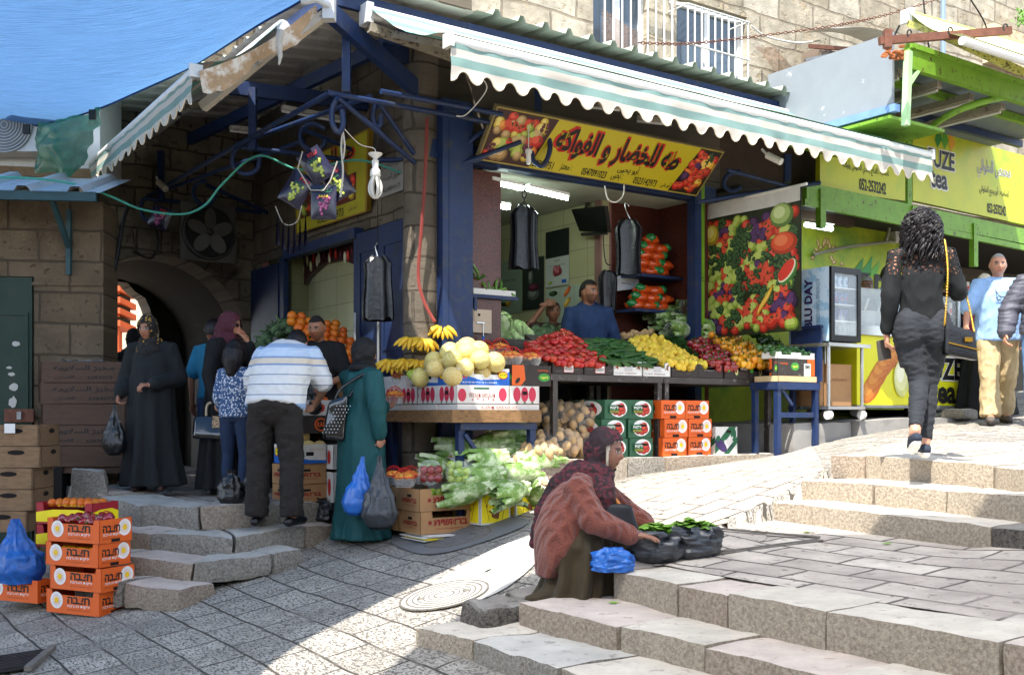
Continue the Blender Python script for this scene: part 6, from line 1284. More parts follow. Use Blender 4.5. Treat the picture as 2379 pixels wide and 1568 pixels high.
HELD = ((0,.3),(.05,.8),(.2,1),(.42,.86),(.62,.5),(.78,.26),(.9,.14),(1,.1))
for px,py,w_,h,s_,lab in ((537,1168,.22,.26,1,'shiny black plastic bag standing on the top round step, left one of the pair'),(592,1166,.2,.29,2,'shiny black plastic bag standing on the top round step, right one of the pair'),(748,1212,.25,.2,3,'low full black plastic bag on the step behind the woman in green')):
 p_ = GP(px,py);bag('plastic_bag',lab,p_,w_,w_*.7,h,blackbag,s_,prof=((0,.8),(.15,1),(.5,.92),(.75,.6),(.9,.25),(1,.3)))
pb = P(48,1345,7.75);bag('plastic_bag','bulging translucent blue plastic bag on the orange carton at the far left',pb-UP*.02+V((.0,0,0)),.36,.3,.46,bluebag,5,prof=((0,.8),(.2,1),(.42,.95),(.55,.62),(.8,.3),(1,.16)),lean=(-.04,0))
OPEN = ((0,.78),(.2,1),(.55,1.0),(.85,.92),(.96,.86),(1,.8))
vl = M('grape_leaf','#6f9a34',.5,var=.25,vs=14,rv=.2)
for k,(px,py,w_,lab) in enumerate(((1522,1300,.37,'left'),(1607,1292,.34,'right'))):
 p_ = GP(px,py);bag('plastic_bag','open black plastic bag of green leaves on the terrace, %s one' % lab,p_,w_,w_*.75,.18,greybag,10+k,OPEN,open_top=True)
 mb = MB()
 for i in range(60):
  a = rnd.random()*6.28;r_ = math.sqrt(rnd.random())*w_*.36;c_ = p_+V((r_*math.cos(a),r_*.7*math.sin(a),.155+.045*(1-r_/(w_*.4))+rnd.random()*.02));t_ = rnd.random()*6.28;u_ = V((math.cos(t_),math.sin(t_),rnd.uniform(-.3,.3)));v_ = V((-math.sin(t_),math.cos(t_),rnd.uniform(-.3,.3)));s_ = rnd.uniform(.035,.055)
  mb.poly([c_+u_*s_*x+v_*s_*y+UP*z*s_ for x,y,z in ((-1,0,0),(-.5,-.6,.15),(.2,-.65,0),(1,0,-.25),(.2,.65,.05),(-.5,.6,.15))],vl)
 mb.disc(p_+UP*.14,V((1,0,0)),V((0,1,0)),w_*.42,w_*.32,vl,16);mb.build('leaf_pile',label='fresh green leaves heaped in the open black bag, %s one' % lab,cat='leaves',smooth=0)
p_ = P(1424,1326,5.8);bag('plastic_bag','crumpled blue plastic bundle on the terrace edge beside the seated woman',p_,.25,.15,.13,bluebag,21,((0,.8),(.3,1),(.7,.8),(1,.35)),rough=.3)
for i,(px,py) in enumerate(((1536,1194),(1425,1402),(1660,1290),(2060,1265),(1875,1238))):
 p_ = GP(px,py);m1 = MB();m1.poly([p_+V((x*.04,y*.03,.006+.006*((i+j) % 2))) for j,(x,y) in enumerate(((-1,0),(0,-.7),(1,.1),(.1,.8)))],vl if i else whi);m1.build('litter',None,0,('scrap of white rubbish on the sunny street by the shop kerb','torn green leaf on the step below the seated woman','green leaf scrap on the terrace behind the leaf bags','small green leaf on the terrace near the drain grate','green leaf scrap at the end of the long drain grate')[i],'litter')
# ================================================================ corner fruit stand
cs = thing('fruit_stand','blue legged corner stand with a worn plank edge, loaded with fruit boxes','stand',S(-1.2,-.5,-.6))
mb = MB();zp = .045
plank = M('worn_plank','#8d6a45',.85,var=.3,vs=4,stretch=(4,4,18),stain='#4d3826',st=(.52,.66),ss=6,bump=.4)
mb.box(S(-1.63,-.02,zp-.1),D*.84,L*.03,UP*.1,plank);mb.box(S(-1.63,-.02,zp-.1),L*1.3,-D*.03,UP*.1,plank);mb.box(S(-1.62,-.05,zp-.06),D*.82,L*1.2,UP*.05,plank);mb.build('top',cs,0)
for s_,q in ((-.86,-.08),(-1.55,-.1),(-1.55,-1.2),(-.86,-1.1)): p_ = S(s_,q,0);z_ = min(gz(p_.x,p_.y,0),-.38);m1 = MB();m1.box(p_+UP*z_,D*.055,L*.055,UP*(zp-.1-z_),blue);m1.build('leg',cs,0)
m1 = MB();m1.box(S(-1.55,-.07,zp-.16),D*.75,L*.04,UP*.055,blue);m1.bar(S(-1.5,-.09,-.15),S(-1.3,-.09,-.4),.03,.03,blue);m1.build('rail',cs,0)
pomW = M('pomegranate_box_card','#d6cfc6',.8,var=.06,stain='#a89e90',st=(.6,.7),ss=9)
def p_pom(mb,face,o,u,ln,h):
 n_ = u.cross(UP)
 if ln < .4 or face == 'left':
  for i in range(3): mb.disc(o+n_*(.001+.0004*i)+u*ln*(.24+.26*i)+UP*h*.52,u,UP,ln*.125,h*.42,prP,14);mb.poly([o+n_*.003+u*ln*(.24+.26*i+x)+UP*h*y for x,y in ((-.05,.02),(0,.14),(.05,.02))],prG)
  mb.box(o+u*ln*.42+UP*h*.5,u*ln*.16,n_*.002,UP*h*.2,hole)
 else:
  mb.disc(o+n_*.001+u*ln*.1+UP*h*.45,u,UP,ln*.08,h*.36,prP,16);mb.box(o+u*ln*.32+UP*h*.78,u*ln*.3,n_*.001,UP*h*.1,prG);mb.text(rtl('עגבניות מובחרות'),o+u*ln*.48+UP*h*.45,-u,-UP,bred,w=ln*.5,h=h*.22,lift=.003)
  for i in range(5): mb.disc(o+n_*.001+u*ln*(.3+.1*i)+UP*h*(.2+.06*(i % 2)),u,UP,h*.05,h*.05,prP,8)
  mb.disc(o+n_*.001+u*ln*.88+UP*h*.5,u,UP,ln*.08,h*.38,prP,16)
pw = crate('carton','upturned white pomegranate-print carton at the corner of the fruit stand',S(-1.6,-.05,zp+.052),.5,.3,.145,pomW,p_pom,D,lid=pomW,group='upturned pomegranate-print cartons')
for k,lab in ((1,'second'),(2,'third'),(3,'fourth, farthest')): dup(pw,pw.location+L*.305*k+D*rnd.uniform(-.01,.01),(0,0,rnd.uniform(-.02,.02)),'upturned white pomegranate-print carton on the stand side, %s from the corner' % lab)
pe = crate('carton','upturned white pomegranate-print carton at the street end of the fruit stand',S(-1.09,-.05,zp+.052),.3,.5,.145,pomW,p_pom,D,lid=pomW,group='upturned pomegranate-print cartons')
mb = MB()
for k in range(4): mb.box(S(-1.6+rnd.uniform(-.01,.01),-.05-.3*k,zp),D*.8,L*.29,UP*.045,pomW)
mb.text(rtl('ירקות מובחרים'),S(-1.2,-.048,zp+.025),-D,-UP,bred,w=.35,h=.03,lift=.003);mb.build('flattened_carton',label='flattened white cartons with red print under the pomegranate boxes',cat='flat cartons',smooth=0)
def p_mel(mb,face,o,u,ln,h):
 n_ = u.cross(UP);mb.poly([o+n_*.001+u*ln*a+UP*h*b for a,b in ((0,0),(1,0),(1,.85),(.8,.35),(.45,.3),(.15,.55),(0,.95))] if ln > .4 else [o+n_*.001+u*ln*a+UP*h*b for a,b in ((0,0),(1,0),(1,.16),(.5,.2),(.2,.4),(0,.8))],prBl)
 cx_ = .87 if ln > .4 else .2
 mb.disc(o+n_*.002+u*ln*cx_+UP*h*.6,u,UP,min(.05,ln*.15),h*.24,prR,18);mb.disc(o+n_*.003+u*ln*cx_+UP*h*.6,u,UP,min(.043,ln*.13),h*.19,prY,18);mb.text(rtl('עין יהב'),o+u*ln*cx_+UP*h*.6,u,UP,prB,w=min(.07,ln*.2),h=h*.12,lift=.004)
 if ln > .4:
  mb.text(rtl('חתומים על כל הפירות והירקות'),o+u*ln*.42+UP*h*.14,u,UP,prW,w=ln*.66,h=h*.13,bold=.015,lift=.003);mb.disc(o+n_*.002+u*ln*.13+UP*h*.68,u,UP,h*.17,h*.17,prBl,16);mb.disc(o+n_*.003+u*ln*.13+UP*h*.68,u,UP,h*.1,h*.1,prW,14);mb.poly([o+n_*.002+u*ln*x+UP*h*y for x,y in ((.09,.5),(.12,.32),(.15,.5),(.17,.33),(.18,.52))],prR)
 else: mb.box(o+u*ln*.46+UP*h*.4,u*ln*.2,n_*.002,UP*h*.2,hole);mb.text(rtl('יופי של ירקות'),o+u*ln*.74+UP*h*.72,u,UP,prR,w=ln*.36,h=h*.1,lift=.003)
z1 = zp+.052+.148
mx = crate('carton','white and blue melon carton at the corner of the fruit stand',S(-1.58,-.07,z1),.5,.3,.135,card_w,p_mel,D,notch=(.3,.84,.05),group='white and blue melon cartons')
dup(mx,mx.location+L*.31,(0,0,.02),'white and blue melon carton behind the corner one on the stand')
heap('melon','melon','round netted yellow melon in the white and blue cartons','melon',[(950,880),(965,840),(1030,800),(1100,800),(1160,850),(1172,880),(1130,892),(1050,885)],lambda a,b: z1+.07+.24*max(0,1-((a+1.33)/.33)**2-((b+.36)/.4)**2)-0*.0,(-1.62,-1.05),(-.1,-.75),.138,'melons on the fruit stand',None,1,jit=.12)
for (s_,q,z) in ((-1.42,-.2,.32),(-1.28,-.3,.38),(-1.18,-.2,.3),(-1.36,-.45,.4),(-1.5,-.4,.32),(-1.3,-.14,.26),(-1.22,-.5,.38)): item('melon','melon','round netted yellow melon in the white and blue cartons','melon',S(s_,q,z1+z-.17),None,'melons on the fruit stand',1)
def p_jaf(mb,face,o,u,ln,h):
 n_ = u.cross(UP);mb.poly([o+n_*.001+u*ln*x+UP*h*y for x,y in ((0,0),(.22,0),(.34,.3),(.3,1),(0,1))],orange_c)
 mb.disc(o+n_*.002+u*ln*.82+UP*h*.42,u,UP,min(.06,ln*.16),h*.2,M('jaffa_green','#3f8f3a',.6),18);mb.text('jaffa',o+u*ln*.82+UP*h*.42,-u,-UP,M('lime_ink','#c9d94a',.6),w=min(.08,ln*.22),h=h*.16,bold=.02,lift=.004)
 mb.text('Mehadrin',o+u*ln*.78+UP*h*.75,-u,-UP,orange_c,w=min(.11,ln*.3),h=h*.1,lift=.003);mb.disc(o+n_*.002+u*ln*.14+UP*h*.25,(u+UP).normalized(),(UP-u).normalized(),h*.18,h*.1,prB,12)
jf = crate('carton','upturned black and orange citrus carton under the loquat baskets',S(-1.06,-.06,z1),.4,.3,.17,card_d,p_jaf,D,lid=card_d)
clear = MCLEAR('clear_tub','#ffffff',.1,.05,0);netr = M('red_net','#d02a20',.5)
def basket(c,lab,n=13,r_=.085,kind='loquat',lb='',group='',cat='fruit',tub='basket of loquats',seed=0):
 c = V(c);t = MB();t.lathe([(r_*.8,0),(r_,.03),(r_*1.08,.075),(r_*1.1,.077)],clear,c,14);
 t.tube([c+V((r_*1.1*math.cos(a),r_*1.1*math.sin(a),.077)) for a in (2*math.pi*i/20 for i in range(21))],.0035,netr if kind == 'loquat' else clear,5)
 if kind == 'loquat':
  for k in range(6): a = k*math.pi/6;t.tube([c+V((r_*1.08*math.cos(a)*x,r_*1.08*math.sin(a)*x,.078+.075*(1-x*x))) for x in (-1,-.7,-.35,0,.35,.7,1)],.0016,netr,4)
 t.build('fruit_tub',None,60,lab,'tub','clear tubs of fruit')
 d_ = .04 if kind == 'loquat' else .07
 for i in range(n): a = i*2.4;rr_ = r_*.85*math.sqrt((i+.5)/n);item(kind,kind,lb,cat,c+V((rr_*math.cos(a),rr_*math.sin(a),.035+(d_*1.05)*(1-(rr_/r_)**2)+(.02 if kind != 'loquat' else .02))),None,group)
lq = 'small orange yellow loquat in a net covered tub'
for k,(s_,q,z) in enumerate(((-1.0,-.14,z1+.175),(-.82,-.13,z1+.17),(-.95,-.32,z1+.185),(-.75,-.3,z1+.17),(-.88,-.5,z1+.27),(-1.02,-.52,z1+.25),(-1.45,-.92,z1+.02),(-1.5,-1.12,z1+.02))):
 basket(S(s_,q,z),('clear tub of loquats on the black carton, front left','clear tub of loquats on the black carton, front right','clear tub of loquats on the black carton, rear left','clear tub of loquats next to the tomatoes','clear tub of loquats topmost on the pile','clear tub of loquats on the pile behind the melons','clear tub of loquats on the stand side by the woman in green','clear tub of loquats at the far end of the stand side')[k],16,.085,'loquat',lq,'loquats in net covered tubs','loquat')
basket(S(-1.55,-.75,z1),'clear tub of green apples next to the melon cartons',9,.1,'green_apple','green apple in a clear tub on the fruit stand','green apples on the fruit stand','apple')
mb = MB();mb.box(S(-1.2,-.75,z1),D*.5,L*.4,UP*.22,card_d);mb.box(S(-1.55,-.95,z1),D*.4,L*.45,UP*.1,card_w);mb.build('carton',label='dark carton step raising the apples and bananas at the back of the stand',cat='carton',smooth=0)
for k in range(22): item('red_apple','red_apple','shiny red apple in the clear tray behind the melons','apple',S(-1.2+.075*(k % 7),-.78-.08*((k//7) % 2),z1+.26+.06*(k//14)),None,'red apples behind the melons')
mb = MB();mb.box(S(-1.24,-.74,z1+.221),D*.54,L*.22,UP*.006,clear);mb.box(S(-1.24,-.74,z1+.221),D*.54,L*.004,UP*.11,clear);mb.build('fruit_tray',label='long clear plastic tray of red apples under the bananas',cat='tray',smooth=0)
for k in range(10): item('red_apple','red_apple','dark red apple on the stand side by the green apples','apple',S(-1.4+.06*(k % 5),-.75-.07*(k//5),z1+.07+.05*(k//5)),None,'red apples on the stand side')
for k,(px,py,q,rz) in enumerate(((1028,768,-.9,.3),(950,800,-.95,.6),(975,803,-.9,1.0),(905,852,-1.05,.5),(935,850,-1.0,.9),(960,852,-.95,1.2))):
 item('banana','banana_bunch','ripe yellow banana bunch on the fruit stand','bananas',SP(px,py-(14 if k else 8),q),(1.05,.1,rz-.3),'banana bunches on the fruit stand',1.12)
for k,(px,py,q) in enumerate(((915,1088,.22),(955,1086,.25),(990,1090,.3),(940,1112,.36))):
 p_ = P(px,py,8.5-.3*(k == 3));p_.z = bo.z+.36;basket(p_,'clear tub of loquats low on the brown cartons, %s' % ('left end','second','third','front one')[k],15,.085,'loquat',lq,'loquats in net covered tubs','loquat')
bf = br.location
for k in range(10): item('green_apple','green_apple','green apple lying in the brown carton on the street','apple',bf+UP*.3+D*(.1+.07*(k % 5)-.2)+L*(.05+.09*(k//5)-.1)-UP*.0,None,'green apples in the brown carton')
for k in range(6): item('red_apple','red_apple','red apple in the bag leaning on the brown carton','apple',P(985+16*(k % 3),1110-18*(k//3),8.15),None,'bagged red apples')
for k in range(8): item('green_apple','green_apple','green apple in the upright bag above the brown cartons','apple',P(1048+17*(k % 3),1112-16*(k//3),8.2),None,'bagged green apples')
for px,py,lab in ((1000,1120,'clear bag round the red apples over the brown cartons'),(1065,1122,'clear bag round the green apples over the brown cartons')): m1 = MB();m1.ball(P(px,py-22,8.18),(.1,.08,.1),film,14,10,None,lambda p: p*(1+.12*NZ.noise(p*3)));m1.build('plastic_bag',None,70,lab,'bag')
lt2 = 'fresh pale romaine lettuce on the pile under the fruit stand'
for i,(px,py,Y,rz,ry) in enumerate(((1040,1090,8.6,3.3,-.2),(1075,1065,8.8,.5,.1),(1120,1035,8.9,.3,-.2),(1150,1060,8.6,3.6,.3),(1190,1050,8.8,.9,.2),(1090,1100,8.4,.1,.25),(1140,1100,8.4,3.6,.3),(1180,1095,8.4,.4,.2),(1215,1085,8.5,2.6,.5),(1235,1120,8.4,2.0,.7),(1150,1128,8.25,.2,.35),(1195,1130,8.3,3.9,.4),(1110,1130,8.25,3.2,.3),(1225,1065,8.7,.6,.2),(1160,1010,9.0,.5,0),(1080,1040,8.9,3.1,.1))):
 lettuce(P(px,py,Y)+V((-.1 if math.cos(rz) > 0 else .1,0,0)),(rnd.random()*6,ry*.6,rz),lt2,'lettuces under the stand',1.2)
mb = MB();mb.box(S(-1.5,-.1,-.75),D*.72,L*.6,UP*.4,card_w);mb.build('lettuce_crates',label='pale cartons under the pile of lettuces below the stand',cat='crates',smooth=0)
sackn = MTRANS('white_net','#e9efe9','#e9efe9',.9,.3,0,60,alpha=.13,spec=0)
for k,(px,py,q,rx,rz_) in enumerate(((1290,1030,-.25,.26,.13),(1345,975,-.4,.2,.16),(1290,965,-.55,.24,.13),(1250,1050,-.15,.2,.09),(1360,1035,-.3,.16,.12))):
 c_ = SP(px,py,q);m1 = MB();m1.ball(c_,(rx*1.04,.2,rz_*1.1),sackn,20,12,MX.Rotation(R(35),4,'Z'),lambda p: p*(1+.08*NZ.noise(p*2+V((k,0,0)))))
 m1.build('net_sack',None,70,'white net sack of potatoes under the table, %s' % ('front middle','right upper','left upper','front left','right lower')[k],'sack','net sacks of potatoes')
 for i in range(34):
  z = 1-2*(i+.5)/34;a = i*2.4;r_ = math.sqrt(1-z*z);d_ = D*r_*math.cos(a)*rx*.88+N*r_*math.sin(a)*.17+UP*z*rz_*.85
  if r_*math.sin(a) > -.45 or z > .5: item('potato','potato','pale potato in a white net sack on the shop floor','potato',c_+d_,None,'potatoes in net sacks',1)
for k in range(18): item('orange','mandarin','bright mandarin in the red and yellow carton','mandarin',rb.location+V((.96,-.28,0))*(-.17+.065*(k % 6))+V((.28,.96,0))*(.08*(k//6)-.07)+UP*.15,None,'mandarins in the red carton',.8)
ft = first.location
for k in range(17): item('red_pepper','red_pepper','dark red pepper in the topmost orange street carton','pepper',ft+ox*(-.17+.07*(k % 6))+oy*(.085*(k//6)-.09)+UP*(.135+.03*rnd.random()),None,'red peppers in the street carton',1)
for k in range(8): item('yellow_pepper','yellow_pepper','yellow pepper showing inside the second orange street carton','pepper',ft-UP*.168+ox*(-.16+.045*k)-oy*.08+UP*.1,None,'yellow peppers in the street carton',.9)
# ================================================================ side stall with oranges and artichokes
zpl = -.72
def stack(px,Y,items,ax=D):
 for (name,lab,dx,dy,z,w_,d_,h,mt,pr) in items: p_ = P(px,965,Y);crate('carton',lab,V((p_.x+dx,p_.y+dy,z)),w_,d_,h,mt,pr,ax,lid=None)
def p_red2(mb,face,o,u,ln,h): mb.disc(o+u.cross(UP)*.002+u*ln*.75+UP*h*.5,u,UP,ln*.1,h*.3,prR,14);mb.text(rtl('פרי איכות'),o+u*ln*.4+UP*h*.6,u,UP,bred,w=ln*.4,h=h*.2)
def p_ra(mb,face,o,u,ln,h): mb.disc(o+u.cross(UP)*.002+u*ln*.7+UP*h*.5,u,UP,ln*.13,h*.38,orange_c,16);mb.disc(o+u.cross(UP)*.003+u*ln*.7+UP*h*.5,u,UP,ln*.1,h*.3,prB,16);mb.text('RAF',o+u*ln*.7+UP*h*.5,u,UP,orange_c,w=ln*.16,h=h*.3,bold=.03,lift=.004)
stack(640,8.75,[('c','white carton of mandarins in front of the seller',.05,0,.0,.46,.32,.13,card_w,p_red2),('c','black carton with orange round mark under the mandarins',.08,.0,-.15,.46,.32,.148,card_d,p_ra),('c','white carton with small melons at the foot of the side stall',.12,-.06,-.4,.34,.3,.16,card_w,p_mel),
 ('c','brown carton with red print under the small melons',.1,-.05,-.57,.36,.3,.165,card,p_bros),('c','lowest brown carton with red print of the side stall',.1,-.04,zpl-.01,.36,.3,.155,card,p_bros),('c','white carton with red print at the side stall right end, upper one',.47,.05,-.45,.34,.3,.2,card_w,p_red2),('c','white carton with red print at the side stall right end, lower one',.47,.06,zpl-.01,.34,.3,.255,card_w,p_red2)])
p_ = P(640,965,8.75);p_ = V((p_.x+.05,p_.y,0))
for k in range(30): item('mandarin','mandarin','bright red orange mandarin in the white carton by the seller','mandarin',p_+D*(.05+.06*(k % 7))+L*(.05+.07*((k//7) % 4))+UP*(.13+.05*(k//14)*rnd.random()+.03*((k//7) % 4)*.5),None,'mandarins by the seller',1.05)
for k in range(5): item('melon','melon','small yellow melon low in the side stall','melon',p_+D*(.13+.1*(k % 3))+L*(-.02+.1*(k//3))+UP*(-.27+.09*(k//3)),None,'small melons at the side stall',.75)
mb = MB();o_ = P(715,965,9.35);mb.box(V((o_.x,o_.y,zpl)),D*.62,L*.7,UP*(1.09),card);mb.box(V((o_.x,o_.y,zpl+1.092))+D*.01-N*.01,D*.6,L*.6,UP*.1,card_d);mb.text('mehadrin',V((o_.x,o_.y,zpl+1.0))+D*.35,D,UP,prBr,w=.3,h=.05);mb.build('produce_counter',label='brown and black stacked cartons carrying the orange heap',cat='cartons',smooth=0)
for k in range(44):
 i,j = k % 6,k//6;z = .5+.06*j;item('orange','orange','large bright orange in the heap behind the seller','orange',V((o_.x,o_.y,0))+D*(.05+.09*i+.04*(j % 2))+L*(.03+.075*j)+UP*(z+.02*rnd.random()-.0),None,'oranges heaped behind the seller',1.1)
oa = P(655,965,10.0)
mb = MB();mb.box(V((oa.x-.35,oa.y-.1,zpl)),D*.8,L*.8,UP*1.2,card_d);mb.build('artichoke_counter',label='dark stacked cartons under the artichoke heap',cat='cartons',smooth=0)
for k in range(120):
 a,b = rnd.random()*6.28,rnd.random()**.5;z = .55+.36*(1-b*b);p2 = V((oa.x+.03,oa.y+.2,0))+V((math.cos(a)*b*.36,math.sin(a)*b*.3,z));item('artichoke','artichoke','dusty green artichoke in the big heap by the side opening','artichoke',p2,None,'artichokes by the side opening',1.0)
# ================================================================ arch panel with printed onions, vault and prints in the side opening
pn = thing('printed_panel','printed vegetable panel with an arched cut-out in the side opening','panel',LF(2.3,-.2,-.4));mb = MB()
pa = [LP(692,900,-.2),LP(692,690,-.2),LP(715,645,-.2),LP(750,612,-.2),LP(795,603,-.2),LP(830,618,-.2),LP(848,645,-.2)]
out_ = [LP(676,900,-.2),LP(676,690,-.2),LP(676,590,-.2),LP(700,560,-.2),LP(770,560,-.2),LP(858,555,-.2),LP(858,640,-.2)]
out_ = [V((p.x,p.y,min(p.z,zo-.02))) for p in out_]
mb.add(pa+out_,[(k,k+1,8+k,7+k) for k in range(6)],M('panel_dark_red','#3a161c',.5,var=.3,vs=4));mb.build('board',pn,0);mb = MB()
for i in range(40):
 a = i/39;k = min(5,int(a*6));x = a*6-k;p2 = lerp(lerp(pa[k],pa[k+1],x),lerp(out_[k],out_[k+1],x),rnd.uniform(.25,.8));pal = (('#c9c6a0','#dfe0c0','#f0f0dc'),PAL['gra'],('#a8a86a','#c9cc8a','#e0e2b0'),PAL['pep'])[rnd.randrange(4)];disc3(mb,p2-D*(.004+.0002*i),-L,UP,.035,.065,pal,0,rnd.uniform(-.3,.3))
mb.build('print',pn,0)
vp = M('pale_vault','#6b6558',.8,var=.15);mb = MB();mb.loft([[p+D*e for p in pa] for e in (.01,.6,1.1)],vp,cap=False,close=False);mb.build('vault',pn,60)
mb = MB();a_,b_ = LP(806,700,-1.1),LP(848,690,-1.1);q4 = [LP(703,810,-.5),LP(768,795,-.5),LP(768,688,-.5),LP(703,696,-.5)];collage(mb,[p-D*.0 for p in q4],['cab','egg','bro','tom','cab','pot'],14,.09,31,'#2a2420',.002);mb.build('poster',label='faded vegetable poster inside the side opening by the artichokes',cat='poster',smooth=0)
mb = MB();q4 = [LP(800,700,-1.47),LP(852,690,-1.47),LP(852,640,-1.47),LP(800,650,-1.47)];collage(mb,q4,['tom','car','yel'],9,.1,33,'#b9c9b4',.002);mb.build('poster',label='tomato and carrot print on the green tiles of the side opening',cat='poster',smooth=0)
for i,(px,py,w_,h,c_) in enumerate(((617,640,.2,.3,'#8a5a50'),(600,655,.16,.26,'#4a9ab8'),(608,703,.24,.2,'#b9bcc0'))):
 p_ = LP(px,py,.06);m1 = MB();m1.box(p_-L*w_/2-UP*h/2-D*.002*i,L*w_,-D*.002,UP*h,FM(c_))
 if i == 2:
  for j in range(5): m1.box(p_-L*(w_*.4)-D*.0065+UP*(.06-.03*j),L*w_*.8,-D*.001,UP*.008,prB)
 if i == 1: m1.disc(p_-D*.0066+UP*.05,-L,UP,.05,.07,FM('#2a2a2e'),14)
 m1.build('paper_notice',None,0,('torn pinkish notice on the dark blue door','torn pale blue poster scrap on the dark blue door','white printed notice lowest on the dark blue door')[i],'notice')
# ================================================================ things hanging from the roof
def hangbags(px,y0,y1,wpx,Y,label,seed,hook=None):
 t = thing('bag_bundle',label,'bag bundle',P(px,y0,Y));h = (y1-y0)/F*Y;w_ = wpx/F*Y;c_ = P(px,y1,Y);rings = [];mb = MB()
 for i in range(25):
  z = i/24;f = 1+.08*math.sin(z*5+seed) if z < .86 else 1-.5*((z-.86)/.14)**1.5;ring = []
  for j in range(40): th = 2*math.pi*j/40;n1 = NZ.noise(V((math.cos(th)*2,math.sin(th)*2,seed*4)));ring.append(c_+V((w_*.5*f*math.copysign(abs(math.cos(th))**.6,math.cos(th)),w_*.13*f*math.sin(th)*(1+.7*math.sin(th*9+n1*5)),h*z+(.012+.05*(i == 0)+.05*(i > 22))*n1)))
  rings.append(ring)
 mb.loft(rings,blackbag);mb.build('bags',t,60)
 if hook: MB().tube(spline([P(x,y,Y) for x,y in hook],16),.006,steel,6).build('hook',t,60)
 return t
hangbags(878,596,742,70,9.35,'bundle of black carrier bags on a steel hook before the blue doors',1,((878,565),(872,572),(876,590),(879,605)))
hangbags(1217,480,625,68,9.7,'bundle of black carrier bags on a chain in the shop opening',2)
hangbags(1460,512,638,62,10.3,'bundle of black carrier bags on a bent wire inside the shop',3,((1462,480),(1452,470),(1455,490),(1467,515)))
hangbags(1412,630,722,42,11.0,'small bundle of black bags hanging by the tiled wall',4)
hangbags(945,655,790,50,9.7,'dark bundle of bags hanging against the blue door leaf',5,((947,560),(950,600),(942,640),(948,655)))
chain([SP(1218,425,-.6),SP(1218,452,-.6),SP(1218,482,-.6)],'short dark chain holding the bag bundle in the shop opening',.07,.006,dark_m)
cable('string',[P(876,290,8.9),P(877,420,9.1),P(878,566,9.35)],.004,cableb,'thin dark string holding the hook with black bags','string')
mb = MB();pts = [P(797,300,8.36),P(793,345,8.37),P(797,400,8.37),P(791,458,8.37)];mb.tube(spline(pts,12),.008,aw_w,5);mb.tube(spline([P(796,300,8.36),P(801,340,8.36),P(797,370,8.36)],8),.007,aw_w,5);mb.build('white_string',label='twisted white plastic string dangling from the blue scroll hook',cat='string',smooth=60)
bu = thing('light_bulb','white spiral energy bulb hanging under the blue rails','light bulb',P(872,410,8.7));c_ = P(872,357,8.7);mb = MB();mb.lathe([(.06,0),(.055,-.012),(.02,-.04),(.016,-.05),(.03,-.06),(.026,-.12),(.042,-.14),(.045,-.185),(.03,-.2)],white_p,c_,16);mb.build('socket',bu,50)
mb = MB()
for k in range(6): a = k*math.pi/3;mb.tube(spline([c_+V((.022*math.cos(a),.022*math.sin(a),-.19)),c_+V((.05*math.cos(a),.05*math.sin(a),-.27)),c_+V((.042*math.cos(a),.042*math.sin(a),-.33)),c_+V((.012*math.cos(a),.012*math.sin(a),-.365))],10),.012,M('bulb_glass','#cfcdc6',.3),7)
mb.build('glass_tubes',bu,60)
cable('lamp_wire',[P(800,300,8.4),P(835,335,8.6),P(868,345,8.7),P(872,357,8.7)],.004,cablew,'white flex from the scroll hook to the spiral bulb')
sm = thing('lamp_socket','small white bulb hanging in front of the shop sign','light bulb',P(1228,380,9.3));MB().lathe([(.005,.3),(.005,.1),(.03,.09),(.03,.06),(.02,.05),(.022,-.02),(.015,-.04)],white_p,P(1228,372,9.3),12).build('socket',sm,50)
gbag = M('grape_bag_purple','#1a1734',.25,var=.3,vs=3,spec=.7);gy = ('#7a8a22','#a9b93c','#cfd97a');gp = ('#6a1f4a','#9c3a70','#c97aa8')
for k,(px,py,a,Y,pal) in enumerate(((735,385,-.6,9.2,gy),(690,440,.55,9.25,gy),(752,470,0,9.15,gp),(783,425,-.5,9.3,gy),(372,505,.35,11.5,gp))):
 c_ = P(px,py,Y);u = V((math.cos(a),0,-math.sin(a)));v = V((math.sin(a),0,math.cos(a)));w_,h = (.22,.3) if k < 4 else (.22,.24);n_ = V((0,-1,0));m1 = MB()
 f = lambda x,y,s_: c_+u*(x-.5)*w_+v*(y-.5)*h+n_*s_*.022*math.sin(math.pi*x)**.6*math.sin(math.pi*min(1,y*1.05))**.5
 m1.grid(lambda x,y: f(x,y,1),10,12,gbag);m1.grid(lambda x,y: f(1-x,y,-1),10,12,gbag);rr = random.Random(k)
 for i in range(26): y = rr.random();x = .5+(rr.random()-.5)*.5*(y+.15);disc3(m1,c_+u*(x-.5)*w_+v*((.12+.5*y)-.5)*h+n_*(.026+.0002*i),u,v,.014,.014,pal,0)
 for i in range(4): m1.poly([c_+n_*.027+u*w_*(x)+v*h*y for x,y in ((-.2+.1*i,.12),(-.15+.1*i,.2),(-.08+.1*i,.14))],prG if pal is gy else sunY)
 m1.text(rtl('ענבי?'),c_+v*h*.33+u*w_*.12+n_*.024,u,v,prR if k != 2 else prG,w=w_*.42,h=h*.14,bold=.03)
 m1.build('grape_bag',None,40,('dark grape bag with white grapes print, uppermost of the hanging bunch','dark grape bag with white grapes print, tilted left one of the hanging bunch','dark grape bag with pink grapes print, lowest of the hanging bunch','narrow dark grape bag on the right of the hanging bunch','dark grape bag with pink grapes hanging by the far scroll over the passage')[k],'bag')
mb = MB();mb.tube([P(*p,9.12) for p in ((703,352),(692,392),(722,442),(752,443),(768,420),(784,375))],.006,aw_w,5);mb.build('string',label='white cord joining the hanging grape bags',cat='string',smooth=60)
